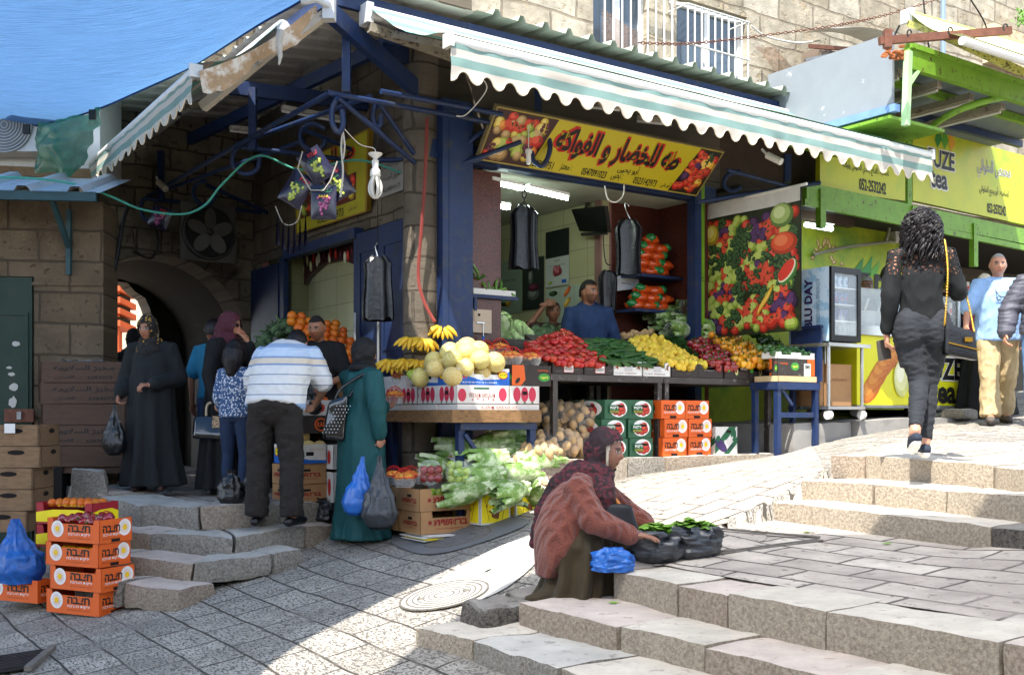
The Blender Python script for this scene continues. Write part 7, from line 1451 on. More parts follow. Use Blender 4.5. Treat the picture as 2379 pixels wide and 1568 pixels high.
for k in range(6): p_ = P(645+13*k,500+20*math.sin(k*.6),9.8);m1 = MB();m1.grid(lambda x,y: p_+V((.03*(x-.5)*(.3+y),.02*math.sin(x*6),-.28*y)),3,6,gbag);m1.build('grape_bag',None,40,'limp dark grape bag on the cord left of the hanging bunch','bag','limp grape bags on the cord')
cable('cord',[P(640,480,9.8),P(660,520,9.8),P(690,515,9.8),P(702,470,9.8)],.004,cablew,'pale cord carrying the limp grape bags','cord')
cable('green_rope',[P(-10,412,9.3),P(90,416,9.3),P(190,432,9.4),P(260,458,9.6),P(330,487,9.8),P(420,498,10.0),P(475,478,10.0),P(520,425,9.9),P(600,362,9.8),P(700,395,9.9),P(830,372,9.8),P(940,405,9.7)],.011,cableg,'green rope slung from the low tin roof across the passage','rope',60)
cable('wall_cable',[P(245,590,10.2),P(252,640,10.2),P(268,615,10.2),P(285,520,10.3),P(300,470,10.4)],.02,cableb,'thick black cable looping down beside the passage arch')
cable('wall_cable',[P(350,500,11.9),P(368,560,11.9),P(352,600,11.9),P(310,585,11.8)],.014,cableb,'black cable over the crown of the passage arch')
cable('conduit',[P(992,275,9.0),P(988,400,9.0),P(980,520,9.0),P(972,640,9.0),P(985,700,8.95),P(1010,748,8.9)],.016,M('red_conduit','#7a2f26',.6,var=.2),'rusty red conduit running down the round stone pier','conduit')
cable('white_loop',[SP(1405,432,-.6),SP(1412,462,-.6),SP(1430,470,-.6),SP(1447,455,-.6),SP(1450,430,-.6)],.007,cablew,'white flex looping below the yellow shop sign')
cable('white_loop',[P(1118,180,8.6),P(1130,210,8.7),P(1085,265,8.8),P(1060,270,8.8)],.005,cablew,'white flex near the left end of the long awning')
fan = thing('wall_fan','dark square extractor fan on the wall over the passage','fan',P(487,540,11.7));fc_ = P(487,540,11.75);fu = D*1;m1 = MB();m1.cbox(fc_+L*.05,(.62,.04,.64),M('fan_frame','#4a4640',.6,var=.2),(D,N,UP));m1.build('frame',fan,0)
m1 = MB();m1.tube([fc_+D*.29*math.cos(a)+UP*.29*math.sin(a) for a in (2*math.pi*i/32 for i in range(33))],.02,dark_m,6);m1.disc(fc_+N*-.02,D,UP,.28,.28,st_dark,24);m1.build('ring',fan,60)
m1 = MB()
for k in range(5): a = k*1.2566+.3;m1.disc(fc_+N*.02+(D*math.cos(a)+UP*math.sin(a))*.15,D*math.cos(a)+UP*math.sin(a),UP*math.cos(a)-D*math.sin(a)+N*.3,.12,.075,M('fan_blade','#4a4640',.6),12)
m1.ball(fc_+N*.03,.04,dark_m,10,6);m1.build('blades',fan,40)
for i,(p_,lab) in enumerate(((P(378,433,11.4),'pale tubular lamp holder on the far blue hanger'),(P(1800,370,10.2),'white security camera under the right end of the long awning'))): m1 = MB();m1.tube([p_+V((-.06,.05,.05)),p_+V((.05,-.05,-.04))],.035,bgm if i == 0 else white_p,10);m1.tube([p_+V((-.06,.05,.05)),p_+V((-.1,.1,.12))],.012,white_p,6);m1.build(('lamp_holder','security_camera')[i],None,50,lab,('lamp holder','camera')[i])
for i,(a,b) in enumerate(((P(655,258,9.9),P(800,285,10.2)),(P(535,304,10.6),P(610,312,10.8)),(SP(1355,248,-.7),SP(1440,256,-.5)),(SP(1480,282,-.7),SP(1560,290,-.5)))):
 lt = thing('tube_light',('unlit tube light under the left roof by the blue diagonal','second unlit tube light under the left roof','dusty tube light behind the long awning above the sign','second dusty tube light behind the long awning above the sign')[i],'light',lerp(a,b,.5));m1 = MB();m1.bar(a+UP*.03,b+UP*.03,.07,.04,dusty);m1.build('casing',lt,0);MB().tube([a,b],.015,white_p,8).build('tube',lt,60)
# ================================================================ banner, blue stand, fridge, trolley, drink cart
bn = thing('fruit_banner','large hanging banner printed with fruit and vegetables and a white top band','banner',S(2.1,-.35,.9))
sb = 2.1;q4 = [SS(1637,sb),SS(1860,sb)];ra,rb2 = SS_(1635,760,sb),SS_(1862,760,sb);ta,tb_ = SS_(1637,478,sb),SS_(1859,440,sb);a,b = V((ra.x,ra.y,.82)),V((rb2.x,rb2.y,.82));ta,tb_ = V((ra.x,ra.y,2.2)),V((rb2.x,rb2.y,2.2))
mb = MB();mb.prism([a,b,tb_+UP*.0,ta],D*.004,FM('#16150f'));mb.build('sheet',bn,0);mb = MB();kk = lambda x,y: lerp(lerp(a,b,x),lerp(ta,tb_,x),y)
collage(mb,[kk(.01,.0),kk(.99,.0),kk(.99,.9),kk(.01,.9)],['tom','ora','bro','pep','bro','app','tom','egg','tom','bro','pot','yel','gra','cab','bro'],300,.075,12,'#2a3018',.002);nb = -D
mb.disc(kk(.88,.42)+nb*.012,(L*-1+UP).normalized(),(UP+L).normalized(),.15,.085,FM('#3f7a34'),22);mb.disc(kk(.87,.43)+nb*.013,(L*-1+UP).normalized(),(UP+L).normalized(),.14,.07,FM('#e6e0c0'),22);mb.disc(kk(.865,.435)+nb*.014,(L*-1+UP).normalized(),(UP+L).normalized(),.13,.06,FM('#d83a2a'),22)
disc3(mb,kk(.84,.63)+nb*.012,-L,UP,.17,.11,('#b0361a','#d9502a','#e87a4a'),0);disc3(mb,kk(.82,.83)+nb*.012,-L,UP,.15,.12,PAL['cab'],0);disc3(mb,kk(.1,.78)+nb*.012,-L,UP,.1,.11,PAL['lem'],0)
for i in range(5): disc3(mb,kk(.62+.02*i,.2+.02*i)+nb*(.012+.001*i),(-L*.6+UP).normalized(),(UP+L*.6).normalized(),.11,.022,PAL['yel'],0)
mb.build('fruit_print',bn,0);mb = MB();mb.grid(lambda x,y: lerp(lerp(ta,tb_,x)-UP*.13,lerp(ta,tb_,x)+UP*.02,y)-D*(.012+.012*math.sin(x*7)),14,3,M('banner_white','#cfcac6',.6));mb.tube([ta+UP*.02-(tb_-ta)*.02,tb_+UP*.02+(tb_-ta)*.05],.015,white_p,7);mb.build('top_band',bn,60)
bs_t = table('blue painted stand with tall back panel at the right end of the shop',1.81,2.43,.25,-.1,.32,(1.82,2.37),blue,.07,.05,'blue_stand',lambda p: gz(p.x,p.y,.3))
mb = MB();mb.box(S(2.42,.27,.33),L*.38,D*.02,UP*.56,blue);mb.box(S(2.41,.27,.86),L*.38,D*.04,UP*.03,blue);mb.build('back_panel',bs_t,0)
m1 = MB();m1.box(S(1.84,.23,-.02),D*.56,L*.03,UP*.05,blue);m1.bar(S(1.9,.22,.25),S(2.05,.22,.1),.02,.03,blue);m1.build('rail',bs_t,0)
crate('carton','flattened orange and cream carton lying on the blue stand',S(1.83,.24,.325),.56,.3,.055,M('cream_card','#c9b184',.8),None,D,lid=MATS['cream_card'])
crate('carton','black upturned citrus carton with 040 tag on the blue stand',S(1.83,.23,.385),.54,.1,.16,card_d,lambda mb,f,o,u,ln,h: (p_jaf(mb,f,o,u,ln,h) if f != 'front' else (mb.poly([o+N*.001+u*ln*x+UP*h*y for x,y in ((.8,0),(1,0),(1,1),(.8,1))],orange_c),mb.disc(o+N*.002+u*ln*.46+UP*h*.55,u,UP,.06,.04,MATS['jaffa_green'],18),mb.text('jaffa',o+u*ln*.46+UP*h*.55,-u,-UP,MATS['lime_ink'],w=.08,h=.035,bold=.02,lift=.004),mb.text('Mehadrin',o+u*ln*.16+UP*h*.7,-u,-UP,orange_c,w=.11,h=.022,lift=.003),mb.poly([o+N*.003+u*ln*x+UP*h*y for x,y in ((.7,-.02),(.88,-.02),(.88,.75),(.7,.75))],prW),mb.text('040',o+u*ln*.79+UP*h*.55,-u,-UP,prB,w=.07,h=.045,bold=.03,lift=.006))),D,lid=card_d)
for k in range(2): crate('produce_tray','low white tray of green peppers on the black carton, %s one' % ('left','right')[k],S(1.83+.28*k,.23,.548),.26,.2,.06,card_w,None,D,notch=(.2,.8,.025))
for k in range(24): item('green_pepper','green_pepper','dark green pepper in the white trays on the blue stand','pepper',S(1.84+.075*(k % 8),.17-.09*((k//8) % 3),.6+.03*((k//8) % 3)),None,'green peppers in the white trays',1)
trl = thing('steel_trolley','stainless trolley on casters carrying the drinks fridge','trolley',S(2.8,.1,.0));mb = MB();mb.box(S(2.42,.36,.68),D*.66,L*.6,UP*.035,steel);mb.build('top',trl,0)
zf_ = -.04
for s_,q in ((2.48,.31),(3.0,.31),(2.48,-.15),(3.0,-.15)): MB().tube([S(s_,q,zf_+.1),S(s_,q,.68)],.018,steel,8).build('leg',trl,60);m1 = MB();m1.tube([S(s_-.02,q,zf_+.045),S(s_+.02,q,zf_+.045)],.045,white_p,14);m1.build('caster',trl,60)
m1 = MB();m1.box(S(2.45,.33,zf_+.1),D*.58,L*.5,UP*.03,steel);m1.build('shelf',trl,0)
crate('carton','tall brown carton of plastic cups under the trolley',S(2.58,.2,zf_+.135),.4,.3,.42,card,lambda mb,f,o,u,ln,h: mb.text(rtl('כוסות פלסטיק'),o+u*ln*.5+UP*h*.62,u,UP,prBr,w=ln*.6,h=h*.09) if f == 'front' else None,D,lid=card)
crate('carton','brown carton behind the blue stand by the trolley',S(2.5,.18,zf_+.135),.07,.3,.46,card,None,D,lid=card)
fr2 = thing('drinks_fridge','small black framed drinks fridge full of cans on the trolley','fridge',S(2.75,.1,.72));zb_,zt2 = .735,1.47;pblue = M('fridge_panel_print','#cfe2ee',.4,var=.1,vs=4,stain='#9cc4dc',st=(.5,.54),ss=4)
mb = MB();fx = lambda a,q,z,da,dq,dz,m: mb.box(S(2.5+a,.3+q,z),D*da,L*dq,UP*dz,m)
fx(0,0,zb_,.02,.5,zt2-zb_,pblue);fx(.44,0,zb_,.02,.5,zt2-zb_,black_p);fx(.021,0,zb_,.418,.5,.06,black_p);fx(.021,0,zt2-.05,.418,.5,.05,black_p);fx(.021,-.46,zb_+.061,.418,.02,zt2-zb_-.112,white_p);mb.text('BLU DAY',S(2.499,.05,1.12),UP,L,prV,w=.5,h=.1,bold=.04,lift=.004);mb.text('REFRESHING ENERGY',S(2.499,.17,1.1),UP,L,FM('#7d97a8'),w=.52,h=.045,lift=.004);mb.build('case',fr2,0)
mb = MB();fx(0,.03,zb_,.05,.03,zt2-zb_,black_p);fx(.41,.03,zb_,.05,.03,zt2-zb_,black_p);fx(.051,.03,zb_,.358,.03,.06,black_p);fx(.051,.03,zt2-.06,.358,.03,.06,black_p);d_ = mb.build('door',fr2,0);mb = MB();fx(.051,.015,zb_+.061,.358,.004,zt2-zb_-.122,MCLEAR('fridge_glass','#e8f4fa',.06,.02,0));mb.build('pane',d_,0)
mb = MB()
for k in range(3): fx(.022,-.01,zb_+.2+.165*k,.416,.4,.01,white_p)
mb.build('shelf',fr2,0)
for r_ in range(4):
 for c_ in range(4):
  m1 = MB();q_ = S(2.5+.085+.085*c_,.22,zb_+(.062 if r_ == 0 else .046+.165*r_));m1.lathe([(.026,0),(.033,.008),(.033,.112),(.027,.122),(.001,.12)],M('can_%d' % r_,('#2a2e34','#3a2f66','#1f3f7a','#b9d4e4')[r_],.3,.4),q_,12);m1.text('XL' if r_ == 2 else 'BLU' if r_ == 3 else '',q_+N*.034+UP*.06,D,UP,prR if r_ == 2 else prV,w=.03,h=.04,bold=.03) if r_ > 1 else None;m1.build('drink_can',None,50,('dark drink can on the bottom shelf of the small fridge','violet drink can on the second shelf of the small fridge','blue drink can with red letters on the third shelf of the fridge','pale blue drink can on the top shelf of the small fridge')[r_],'can','drink cans in the fridge, row %d' % r_)
kt = thing('drink_cart','yellow drink cart with a glass case and steel posts','cart',S(4.2,-.2,0));s0,s1,z0,z1_ = 3.2,5.19,.11,.84
cy_ = M('cart_yellow','#dcd81c',.4,var=.06,vs=2,stain='#b7c92a',st=(.55,.7),ss=1.5);mb = MB();mb.box(S(s0,.1,z0),D*(s1-s0),L*.75,UP*(z1_-z0),cy_);mb.box(S(s0-.01,.11,z0-.03),D*(s1-s0+.02),L*.77,UP*.029,grey_m);mb.build('body',kt,0)
mb = MB();mb.box(S(s0-.03,.13,z1_+.002),D*(s1-s0+.06),L*.8,UP*.1,steel);mb.build('counter',kt,0)
mb = MB();am = ('#b8641e','#c4742a','#cf8838')
cc = S(3.85,.102,.45);
for k in range(9): a = k/8;disc3(mb,S(3.45+.75*a,.102+.0006*k,.3+.38*math.sin(a*2.6)-.1*a),(D+UP*(1-1.6*a)).normalized(),(UP-D*(1-1.6*a)).normalized(),.22,.12-.05*a,am,.0005*k)
disc3(mb,S(3.95,.11,.4),D,UP,.14,.2,('#c9cc7a','#dfe0a0','#f0f0d0'),.003);disc3(mb,S(4.25,.11,.62),(D+UP).normalized(),(UP-D).normalized(),.16,.04,am,.004)
mb.poly([S(4.2,.103,z0),S(4.75,.103,z0),S(4.35,.103,.62)],FM('#c9c416'));mb.text('FUZE',S(4.72,.103,.52),D,UP,whi,w=.78,h=.28,bold=.07,lift=.004);mb.text('FUZE',S(4.72,.103,.52),D,UP,blk,w=.74,h=.25,bold=.035,lift=.007);mb.text('tea',S(4.72,.103,.25),D,UP,blk,w=.5,h=.24,bold=.035,lift=.007);mb.build('print',kt,0)
for s_ in (3.3,5.05):
 for q in (.02,-.55): m1 = MB();m1.tube([S(s_-.025,q,.045),S(s_+.025,q,.045)],.06,grey_m,14);m1.cbox(S(s_,q,.08),(.07,.08,.05),dark_m,(D,N,UP));m1.build('wheel',kt,50)
for s_ in (s0+.62,s1-.15): MB().tube([S(s_,.1,z1_+.1),S(s_,.1,z1_+.62)],.028,steel,8).build('post',kt,60)
mb = MB();gl = MCLEAR('case_glass','#eef6f6',.1,.02,0);mb.box(S(s0,.08,z1_+.11),D*(s1-s0),L*.01,UP*.38,gl);mb.box(S(s0,.08,z1_+.49),D*(s1-s0),L*.5,UP*.01,gl);mb.build('glass_case',kt,0)
for k,(s_,w_) in enumerate(((3.62,.15),(3.85,.13),(4.1,.12))): m1 = MB();m1.lathe([(w_*.8,0),(w_,.16),(w_*1.05,.165),(w_*.9,.17)],M('tub_pale','#d9dcd8',.3),S(s_,-.15,z1_+.112),18);m1.tube([S(s_,-.15,z1_+.2),S(s_+.05,-.1,z1_+.42)],.012,white_p,6);m1.build('ice_tub',None,50,'white tub with a scoop in the drink cart, %s' % ('left one','middle one','right one')[k],'tub')
mb = MB();mb.rbox([S(4.6+x,.45+y,z) for x,y,z in ((0,0,-.05),(.25,0,-.05),(.25,-.3,-.05),(0,-.3,-.05),(0,0,.07),(.25,0,.07),(.25,-.3,.07),(0,-.3,.07))],sC,.03,(6,6,4),.015,9,77);mb.build('loose_stone',label='loose grey stone block on the ground in front of the drink cart',cat='stone',smooth=60)
oh = thing('opposite_house','stone house across the street, behind the viewer','building',V((0,-6.5,-2)));mb = MB();mb.box(V((-16,-6.5,-3)),V((34,0,0)),V((0,-3,0)),UP*6,wl_bright);mb.build('wall',oh,0)
# ================================================================ people
def skin_mat():
 m,t,b = base('skin');a = t.new('Attribute',attribute_name='col');tc = t.new('TexCoord').outputs['Object'];n = t.noise(tc,60,3)
 t.link(t.mix(.25,a.outputs['Color'],t.ramp(n.outputs[0],[(.3,(.35,.35,.35)),(.7,(.7,.7,.7))]).outputs[0],'OVERLAY'),b.inputs['Base Color']);b.inputs['Roughness'].default_value = .5;b.inputs['Subsurface Weight'].default_value = .12;b.inputs['Subsurface Radius'].default_value = (.01,.004,.002);b.inputs['Subsurface Scale'].default_value = .4
 MATS['skin'] = m;return m
SKIN = skin_mat();DUM = M('cloth_black','#101113',.8,var=.25,vs=8)
def fuse(mb,vox,smooth=2,fn=None,mats=None):
 """one continuous surface round overlapping closed shapes"""
 me = mb.mesh('tmp');o = bpy.data.objects.new('tmp',me);COL.objects.link(o);r = o.modifiers.new('r','REMESH');r.mode = 'VOXEL';r.voxel_size = vox
 if smooth: s_ = o.modifiers.new('s','SMOOTH');s_.factor = .5;s_.iterations = smooth
 dg = bpy.context.evaluated_depsgraph_get();dg.update();out = bpy.data.meshes.new_from_object(o.evaluated_get(dg));bpy.data.objects.remove(o);bpy.data.meshes.remove(me)
 out.materials.clear()
 for m in (mats or []): out.materials.append(m)
 out.polygons.foreach_set('use_smooth',[True]*len(out.polygons))
 if fn:
  n_ = len(out.vertices);a,b = np.empty(n_*3,np.float32),np.empty(n_*3,np.float32);out.vertices.foreach_get('co',a);out.vertices.foreach_get('normal',b)
  a = [c for p,n in zip(a.reshape(-1,3).tolist(),b.reshape(-1,3).tolist()) for c in fn(V(p),V(n))];out.vertices.foreach_set('co',a);out.update()
 return out
def put(me,name,par): me.name = name;o = bpy.data.objects.new(name,me);COL.objects.link(o);o.parent = par;WM[o.name] = WM[par.name].copy();return o
def cut(me,test):
 bm = bmesh.new();bm.from_mesh(me);bmesh.ops.delete(bm,geom=[f for f in bm.faces if test(f.calc_center_median())],context='FACES');bm.to_mesh(me);bm.free();return me
def pose(h,**o):
 k = h/1.7;J = dict(pel=(0,0,.93),waist=(0,0,1.07),chest=(0,.0,1.27),top=(0,.01,1.41),neck=(0,.015,1.45),head=(0,-.012,1.585),sl=(.17,.01,1.385),sr=(-.17,.01,1.385),el=(.225,.02,1.1),er=(-.225,.02,1.1),wl=(.235,-.06,.87),wr=(-.235,-.06,.87),
  hl=(.09,0,.91),hr=(-.09,0,.91),kl=(.1,-.02,.49),kr=(-.1,-.02,.49),al=(.1,.02,.085),ar=(-.1,.02,.085),tl=(.12,-.15,.035),tr=(-.12,-.15,.035))
 J = {a: V(b)*k for a,b in J.items()}
 for a,b in o.items():
  if a in J: J[a] = V(b)*k
 J['k'] = k;return J
def spine_rings(J,rad,keys=('pel','waist','chest','top'),n=20,grow=0,lat=None):
 out = [];k = J['k'];la = lat or (J['sl']-J['sr']).normalized();lb_ = lat or (J['hl']-J['hr']).normalized();ps = [J[x] for x in keys]
 for i,p in enumerate(ps):
  t = (ps[min(i+1,len(ps)-1)]-ps[max(i-1,0)]).normalized();u = lerp(lb_,la,i/(len(ps)-1)).normalized();u = (u-t*u.dot(t)).normalized();v = t.cross(u);a,b = rad[i]
  out.append([p+u*math.cos(x)*(a*k+grow)+v*math.sin(x)*(b*k+grow) for x in (2*math.pi*j/n for j in range(n))])
 return out
def interp_rings(rs,m=4):
 out = [];n = len(rs[0]);cols = [spline([r[j] for r in rs],(len(rs)-1)*m) for j in range(n)]
 return [[c[i] for c in cols] for i in range(len(cols[0]))]
def hand(mb,w_,d_,pn,side,curl=.5,k=1.0,spread=.1):
 d_ = V(d_).normalized();pn = V(pn);pn = (pn-d_*pn.dot(d_)).normalized();lt = d_.cross(pn)*side;w_ = V(w_)
 mb.tube([w_-d_*.03*k,w_+d_*.005*k,w_+d_*.045*k,w_+d_*.085*k],[.026*k,.025*k,.033*k,.033*k],SKIN,10,rnd_=True) if False else mb.ball(w_+d_*.045*k,(.04*k,.05*k,.016*k),SKIN,14,10,MX((lt,d_,pn)).transposed().to_4x4())
 mb.tube([w_-d_*.05*k,w_+d_*.02*k],.023*k,SKIN,10,rnd_=True)
 for i,ln in enumerate((.068,.078,.073,.056)):
  o_ = (1.5-i)*.0205*k;p = w_+d_*(.083-.004*abs(i-1.3))*k+lt*o_;pts = [p-d_*.02*k];a = spread*(1.5-i)*.4;dd = (d_*math.cos(a)+lt*math.sin(a)).normalized();ang = 0
  for s_ in (.45,.32,.23): ang += curl*(1+.12*i)*.9;pts.append(pts[-1]+(dd*math.cos(ang)+pn*math.sin(ang))*(ln*s_*k+(.02*k if s_ == .45 else 0)))
  mb.tube(pts,[.0098*k,.0095*k,.0088*k,.0075*k],SKIN,8,rnd_=True)
 p = w_+d_*.02*k+lt*.03*k;q = p+(d_*.6+lt*.75+pn*.3)*.035*k;mb.tube([p-lt*.015*k,p,q,q+(d_*.85+lt*.2+pn*.4).normalized()*.03*k],[.014*k,.0125*k,.011*k,.009*k],SKIN,8,rnd_=True)
def headfn(p):
 x,y,z = p;f = max(0,-y);x *= 1-.26*max(0,-z-.05)**1.3;g = lambda a,b,c,d: math.exp(-((x-a)/b)**2-((z-c)/d)**2);f2 = min(1,f*2.2)
 y -= f2*(.1*g(0,.12,.05,.2)+.24*g(0,.13,-.16,.11)+.05*g(0,.3,-.5,.1)+.07*g(0,.28,-.82,.16)+.035*(g(.3,.22,.27,.07)+g(-.3,.22,.27,.07)));y += f2*(.1*(g(.36,.17,.1,.1)+g(-.36,.17,.1,.1))+.03*g(0,.3,-.36,.06)+.025*g(0,.25,-.62,.05))
 if y > 0: y *= 1.06;z -= .0
 return V((x,y,z))
HR = V((.076,.096,.118))
def headM(J,yaw=0,pitch=0,roll=0): return MX.Translation(J['head']) @ (MX.Rotation(yaw,4,'Z') @ MX.Rotation(pitch,4,'X') @ MX.Rotation(roll,4,'Y')) @ MX.Scale(J['k'],4)
def person_body(par,J,HM,tone='#a87355',hands=None,fem=False,stubble=0,brow='#1c1410',vox=.0062,hk=1.0):
 mb = MB();k = J['k'];W = .92 if fem else 1
 mb.loft(interp_rings(spine_rings(J,((.15,.1),(.118*W,.085),(.14*W,.1),(.1*W,.065)))),SKIN)
 lim = lambda pts,r: mb.tube([J[x] if isinstance(x,str) else x for x in pts],[x*k for x in r],SKIN,12,rnd_=True)
 for s_ in 'lr':
  lim(('top','s'+s_,'e'+s_),(.05,.052,.038));lim(('e'+s_,'w'+s_),(.037,.025));lim(('pel','h'+s_,'k'+s_),(.08,.085,.055));lim(('k'+s_,lerp(J['k'+s_],J['a'+s_],.3)+V((0,.01,0)),'a'+s_),(.052,.055,.036));lim(('a'+s_,lerp(J['a'+s_],J['t'+s_],.6),'t'+s_),(.038,.036,.022))
  hd = (hands or {}).get(s_,{});d_ = hd.get('d') or (J['w'+s_]-J['e'+s_]);hand(mb,J['w'+s_],d_,hd.get('n') or (V((-1,0,0)) if s_ == 'l' else V((1,0,0))),(-1 if s_ == 'l' else 1)*hd.get('flip',1),hd.get('curl',.35),hk*k)
 mb.tube([J['top'],J['neck'],HM @ V((0,.012,-.06))],[.062*k,.053*k,.05*k],SKIN,12,rnd_=True)
 tmp = MB();tmp.ball((0,0,0),HR,SKIN,44,32,None,headfn)
 for sx in (-1,1): tmp.ball((sx*.075,.012,.0),(.011,.02,.03),SKIN,10,8)
 mb.add([HM @ V(p) for p in tmp.v],tmp.f,SKIN)
 me = fuse(mb,vox,1,None,[SKIN]);hi = HM.inverted();ca = me.color_attributes.new('col','FLOAT_COLOR','POINT');c0 = np.array(hx(tone));buf = np.empty((len(me.vertices),4),np.float32)
 br = np.array(hx(brow))
 for i,v in enumerate(me.vertices):
  p = hi @ v.co;c = c0
  if p.y < -.02 and abs(p.z) < .13 and abs(p.x) < .09:
   ax = abs(p.x)
   if stubble and p.z < -.022 and ax < .075 and not (ax < .02 and p.z > -.04): c = c0*(1-stubble)+br*stubble
   if ((ax-.03)/.02)**2+((p.z-.03)/.006)**2 < 1 and p.y < -.05: c = br*.9+c0*.1
   elif ((ax-.03)/.0155)**2+((p.z-.012)/.0065)**2 < 1 and p.y < -.05: c = np.array((.03,.02,.015)) if abs(ax-.03) < .008 else np.array((.45,.4,.37))
   elif ((ax-.03)/.021)**2+((p.z-.012)/.013)**2 < 1: c = c0*.62
   elif (p.x/.026)**2+((p.z+.056)/.008)**2 < 1 and p.y < -.06: c = c0*np.array((.78,.48,.45))
   elif (p.x/.045)**2+((p.z+.025)/.02)**2 < 1: c = c*np.array((1.05,.93,.9))
  buf[i,:3] = c;buf[i,3] = 1
 ca.data.foreach_set('color',buf.ravel());return put(me,'body',par)
def wrin(amp,sc=9,st=(1,1,.5),seed=0):
 def f(p,n):
  q = V((p.x*st[0],p.y*st[1],p.z*st[2]))*sc+V((seed*7,0,0));a = NZ.noise(q);return p+n*amp*(a+.7*(1-2*abs(NZ.noise(q*1.9+V((3,3,3))))))
 return f
def garment(par,name,build,mat,vox=.012,wr=.007,sc=9,seed=0,test=None,sm=2,st=(1,1,.5),fn=None):
 mb = MB();build(mb);me = fuse(mb,vox,sm,fn or wrin(wr,sc,st,seed),[mat])
 if test: cut(me,test)
 return put(me,name,par)
def top(mb,J,sl=.95,g=.022,bot=None,rad=((.165,.12),(.145,.11),(.165,.118),(.13,.085)),sg=.02,keys=('pel','waist','chest','top')):
 rs = spine_rings(J,rad,keys,grow=g-.015);k = J['k']
 if bot is not None: d_ = J['waist']-J['pel'];rs = [[p-d_.normalized()*bot for p in rs[0]]]+rs
 mb.loft(interp_rings(rs),DUM);mb.ball(J['top']+V((0,0,-.01)),(.1*k,.075*k,.05*k),DUM)
 for s_ in 'lr':
  s0,e,w_ = J['s'+s_],J['e'+s_],J['w'+s_];q = [J['top'],s0,e];r_ = [.065*k,.062*k+sg*.6,.045*k+sg]
  if sl < .5: q[2] = lerp(s0,e,sl*2);r_[2] = .05*k+sg
  mb.tube(q,r_,DUM,12,rnd_=True)
  if sl > .5: mb.tube([e,lerp(e,w_,(sl-.5)*2)],[.043*k+sg,.03*k+sg],DUM,12,rnd_=True)
def legs(mb,J,g=.02,to=1.0,hem=.0):
 k = J['k'];mb.loft(interp_rings(spine_rings(J,((.12,.1),(.16,.12),(.135,.105)),('crot','pel','waist') if 'crot' in J else ('pel','waist','waist2')),3),DUM)
 for s_ in 'lr': a_ = lerp(J['k'+s_],J['a'+s_],to);mb.tube([J['h'+s_],lerp(J['h'+s_],J['k'+s_],.35),J['k'+s_]],[.095*k+g*.4,.09*k+g*.5,.06*k+g],DUM,14,rnd_=True);mb.tube([J['k'+s_],lerp(J['k'+s_],a_,.4)+V((0,.01,0)),a_],[.058*k+g,.056*k+g,.038*k+g+hem],DUM,14)
def skirt(mb,rows,n=72,pl=9,amp=.1,seed=0):
 rings = []
 sp = spline([V((r[0],r[1],r[2])) for r in rows],30);s2 = spline([V((r[3],r[4],r[5])) for r in rows],30)
 for p,q in zip(sp,s2): rings.append([p+V((q.x*math.cos(t)*f,q.y*math.sin(t)*f,0)) for t,f in ((t,1+amp*q.z*(math.sin(pl*t+2.2*NZ.noise(V((math.cos(t)*1.5,math.sin(t)*1.5,seed))))+.6*NZ.noise(V((math.cos(t)*4,math.sin(t)*4,p.z*2+seed))))) for t in (2*math.pi*j/n for j in range(n)))])
 mb.loft(rings,DUM)
def scarf(par,J,HM,mat,name='headscarf',tail=True,seed=0,face=(.062,.082),fz=-.012,wrap=1.0,extra=None,wr=.006):
 k = J['k']
 def b(mb):
  mb.ball(HM @ V((0,.008,.008)),(.092*k,.112*k,.13*k),DUM,20,14,HM.to_3x3().normalized().to_4x4());nk = HM @ V((0,.0,-.105))
  for i in range(3): mb.ball(lerp(nk,J['neck'],.25+.35*i)+V((0,-.012*i,.0)),((.075+.02*i)*k*wrap,(.08+.018*i)*k*wrap,.05*k),DUM)
  if tail: mb.ball(lerp(J['chest'],J['top'],.72)+(HM.to_3x3() @ V((0,-.055,0))),(.125*k,.09*k,.11*k),DUM)
  if extra: extra(mb)
 hi = HM.inverted();return garment(par,name,b,mat,.009,wr,12,seed,lambda c: (lambda p: p.y < -.03 and (p.x/face[0])**2+((p.z-fz)/face[1])**2 < 1)(hi @ c),2,(1,1,1.6))
def haircap(par,HM,mat,low=-.02,front=.07,g=.008,name='hair',k=1):
 tmp = MB();tmp.ball((0,0,0),HR+V((g,g,g)),mat,36,26,None,headfn);me = tmp.mesh(name,180)
 cut(me,lambda p: (p.z < front-.7*max(0,p.y+.06) if p.y < .03 else p.z < low-.02) or (p.y < -.02 and p.z < front))
 cs = [(v.co.copy(),v.normal.copy()) for v in me.vertices]
 for v,(c,n) in zip(me.vertices,cs): v.co = HM @ (c+n*.004*NZ.noise(c*90))
 return put(me,name,par)
def shoes(par,J,mat,name='shoe',sole=None,r_=.046):
 for s_ in 'lr':
  a,t = J['a'+s_],J['t'+s_];k = J['k'];d_ = (t-a);d_.z = 0;d_.normalize();mb = MB();lo = min(a.z-.085*k,t.z-.035*k) if False else t.z-.03*k
  ft = (t-a);heel = a-d_*.05*k+V((0,0,-.045*k))
  mb.tube([heel,lerp(heel,t,.45)+V((0,0,.015*k)),t+V((0,0,.004))],[.036*k,r_*k,.034*k],mat,12,rnd_=True);o_ = mb.mesh(name,60)
  for v in o_.vertices: pass
  put(o_,name,par)
  if sole: m2 = MB();m2.tube([heel-V((0,0,.03*k)),lerp(heel,t,.45)-V((0,0,.024*k)),t-V((0,0,.022*k))],[.03*k,.036*k,.03*k],sole,10,rnd_=True);m2.v = [tuple(v) for v in m2.v];put(m2.mesh('sole',60),'sole',par)
def person(label,loc,rz,group=None): return thing('person',label,'person',loc,rz,group)
